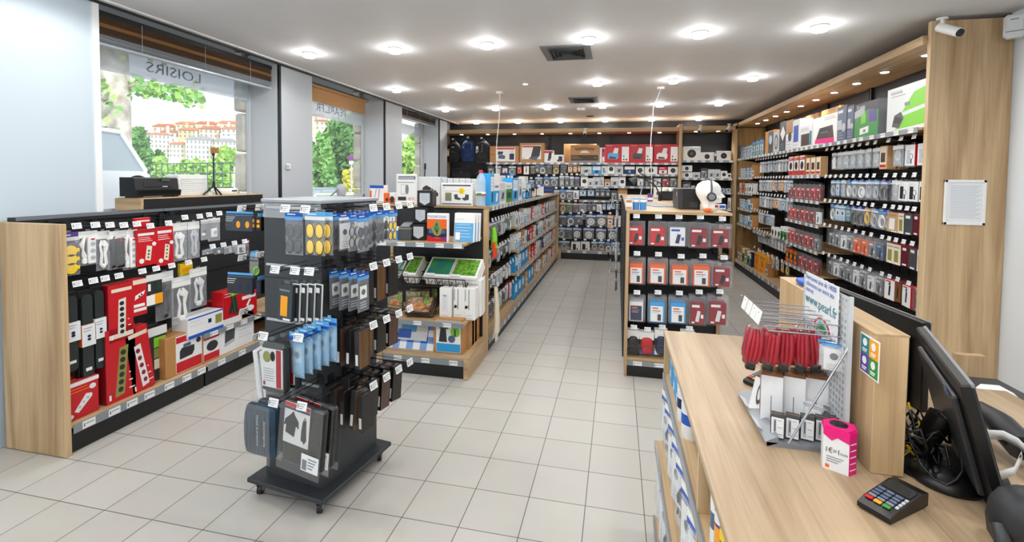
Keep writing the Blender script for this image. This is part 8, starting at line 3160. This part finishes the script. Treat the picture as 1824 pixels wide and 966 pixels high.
# behind the desk: small oak board, white box, paper, chair parts
a, b = at(1705, 632, y=2.75), at(1752, 740, y=2.75)
m = MB()
m.box(a.x, b.x, 2.75, 2.79, 0, a.z, OAKZ)
solo('low_partition', m, 'low oak board standing behind the monitor near the tall panel', 'partition')
q = at(1770, 706, y=2.4)
sb_ = empty('side_cabinet', (q.x, 2.4, 0), 0, 'black low cabinet against the white wall behind the desk', 'cabinet')
m = MB()
m.box(-.10, .16, -.1, .25, 0, q.z - .03, P('black'), ch=.004)
m.box(-.12, .18, -.12, .26, q.z - .03, q.z - .015, P('char'))
part('body', m, sb_)
m = MB()
m.box(-.09, .05, -.103, -.1, .06, q.z - .08, P('char'))
part('door', m, sb_)
m = MB()
m.box(-.05, .05, -.05, .06, 0, .055, P('white'), ch=.018)
m.cyl((.02, -.055, .03), (.02, -.05, .03), .015, .015, P('lgrey'), 12)
solo('white_charger', m, 'small white rounded box on the black cabinet by the wall', 'box', loc=(q.x - .0, 2.38, q.z - .015))
ch = empty('office_chair', (1.72, 1.35, 0), .3, 'black office chair with padded arm behind the cashier desk', 'chair')
CHL = mat('chair_leather', '202226', .5)
A0, A1 = at(1745, 728, y=1.62), at(1824, 800, y=1.42)
loc = Matrix.Rotation(-.3, 3, 'Z')
L_ = lambda v: loc @ (Vector(v) - ch.location)
m = MB()
m.tube([L_(A0), L_((A0 + A1) / 2 + Vector((0, 0, .01))), L_(A1)], [.022, .032, .034], CHL, 10)
part('arm_pad', m, ch)
m = MB()
m.ell((.05, .0, .62), .25, .25, .06, CHL, 18, 8, .7)
part('seat', m, ch)
m = MB()
m.ell((.30, .0, 1.0), .06, .24, .34, CHL, 18, 10, .7)
part('backrest', m, ch)
m = MB()
m.cyl((.05, 0, .1), (.05, 0, .6), .03, .03, P('grey'), 10)
m.tube([L_(A1), (.15, .1, .75), (.1, .1, .62)], .016, P('black'), 8)
part('column', m, ch)
for i in range(5):
    t = 2 * PI * i / 5
    m = MB()
    m.tube([(.05, 0, .11), (.05 + .28 * math.cos(t), .28 * math.sin(t), .07)], [.028, .018], P('black'), 8)
    m.cyl((.05 + .28 * math.cos(t), .28 * math.sin(t) - .015, .03), (.05 + .28 * math.cos(t), .28 * math.sin(t) + .015, .03), .03, .03, P('black'), 12)
    part('leg', m, ch)
s0, s1, s2 = at(1750, 775, y=1.25), at(1795, 775, y=1.22), at(1824, 800, y=1.20)
m = MB()
for i, (p, q) in enumerate(((s0, s1), (s1, s2))):
    pass
strip = [at(1752, 776, y=1.27), at(1785, 778, y=1.26), at(1812, 792, y=1.25), at(1832, 812, y=1.25)]
strip2 = [at(1752, 838, y=1.24), at(1780, 850, y=1.23), at(1805, 842, y=1.23), at(1818, 815, y=1.24)]
for nm, ss, lb in (('paper_strip', strip, 'white curled paper strip above the desk, upper one by the chair arm'), ('paper_strip', strip2, 'white curled paper strip lying on the desk below the chair arm')):
    m = MB()
    vs = []
    for p in ss:
        vs += [(p.x, p.y, p.z + .012), (p.x + .01, p.y + .01, p.z - .012), (p.x + .012, p.y + .012, p.z - .010), (p.x + .003, p.y + .002, p.z + .013)]
    fs = []
    for i in range(len(ss) - 1):
        for k in range(4):
            fs.append((i * 4 + k, i * 4 + (k + 1) % 4, i * 4 + 4 + (k + 1) % 4, i * 4 + 4 + k))
    fs += [(0, 1, 2, 3), tuple(reversed([(len(ss) - 1) * 4 + k for k in range(4)]))]
    m.add(vs, fs, P('offw'), True)
    solo(nm, m, lb, 'paper')
bg_ = at(1800, 925, y=1.08)
m = MB()
m.ell((0, 0, 0), .06, .05, .07, CHL, 14, 8, .8)
m.tube([(-.055, -.01, .0), (-.06, -.03, -.02), (-.06, -.03, -.06)], .014, P('char'), 7)
m.tube([(-.02, -.03, .04), (.0, -.05, .08), (.05, -.05, .1)], .014, P('slate'), 7)
solo('black_bag', m, 'black bag on the desk at the lower right corner of the picture', 'bag', loc=(bg_.x + .03, bg_.y, ZT + .065))
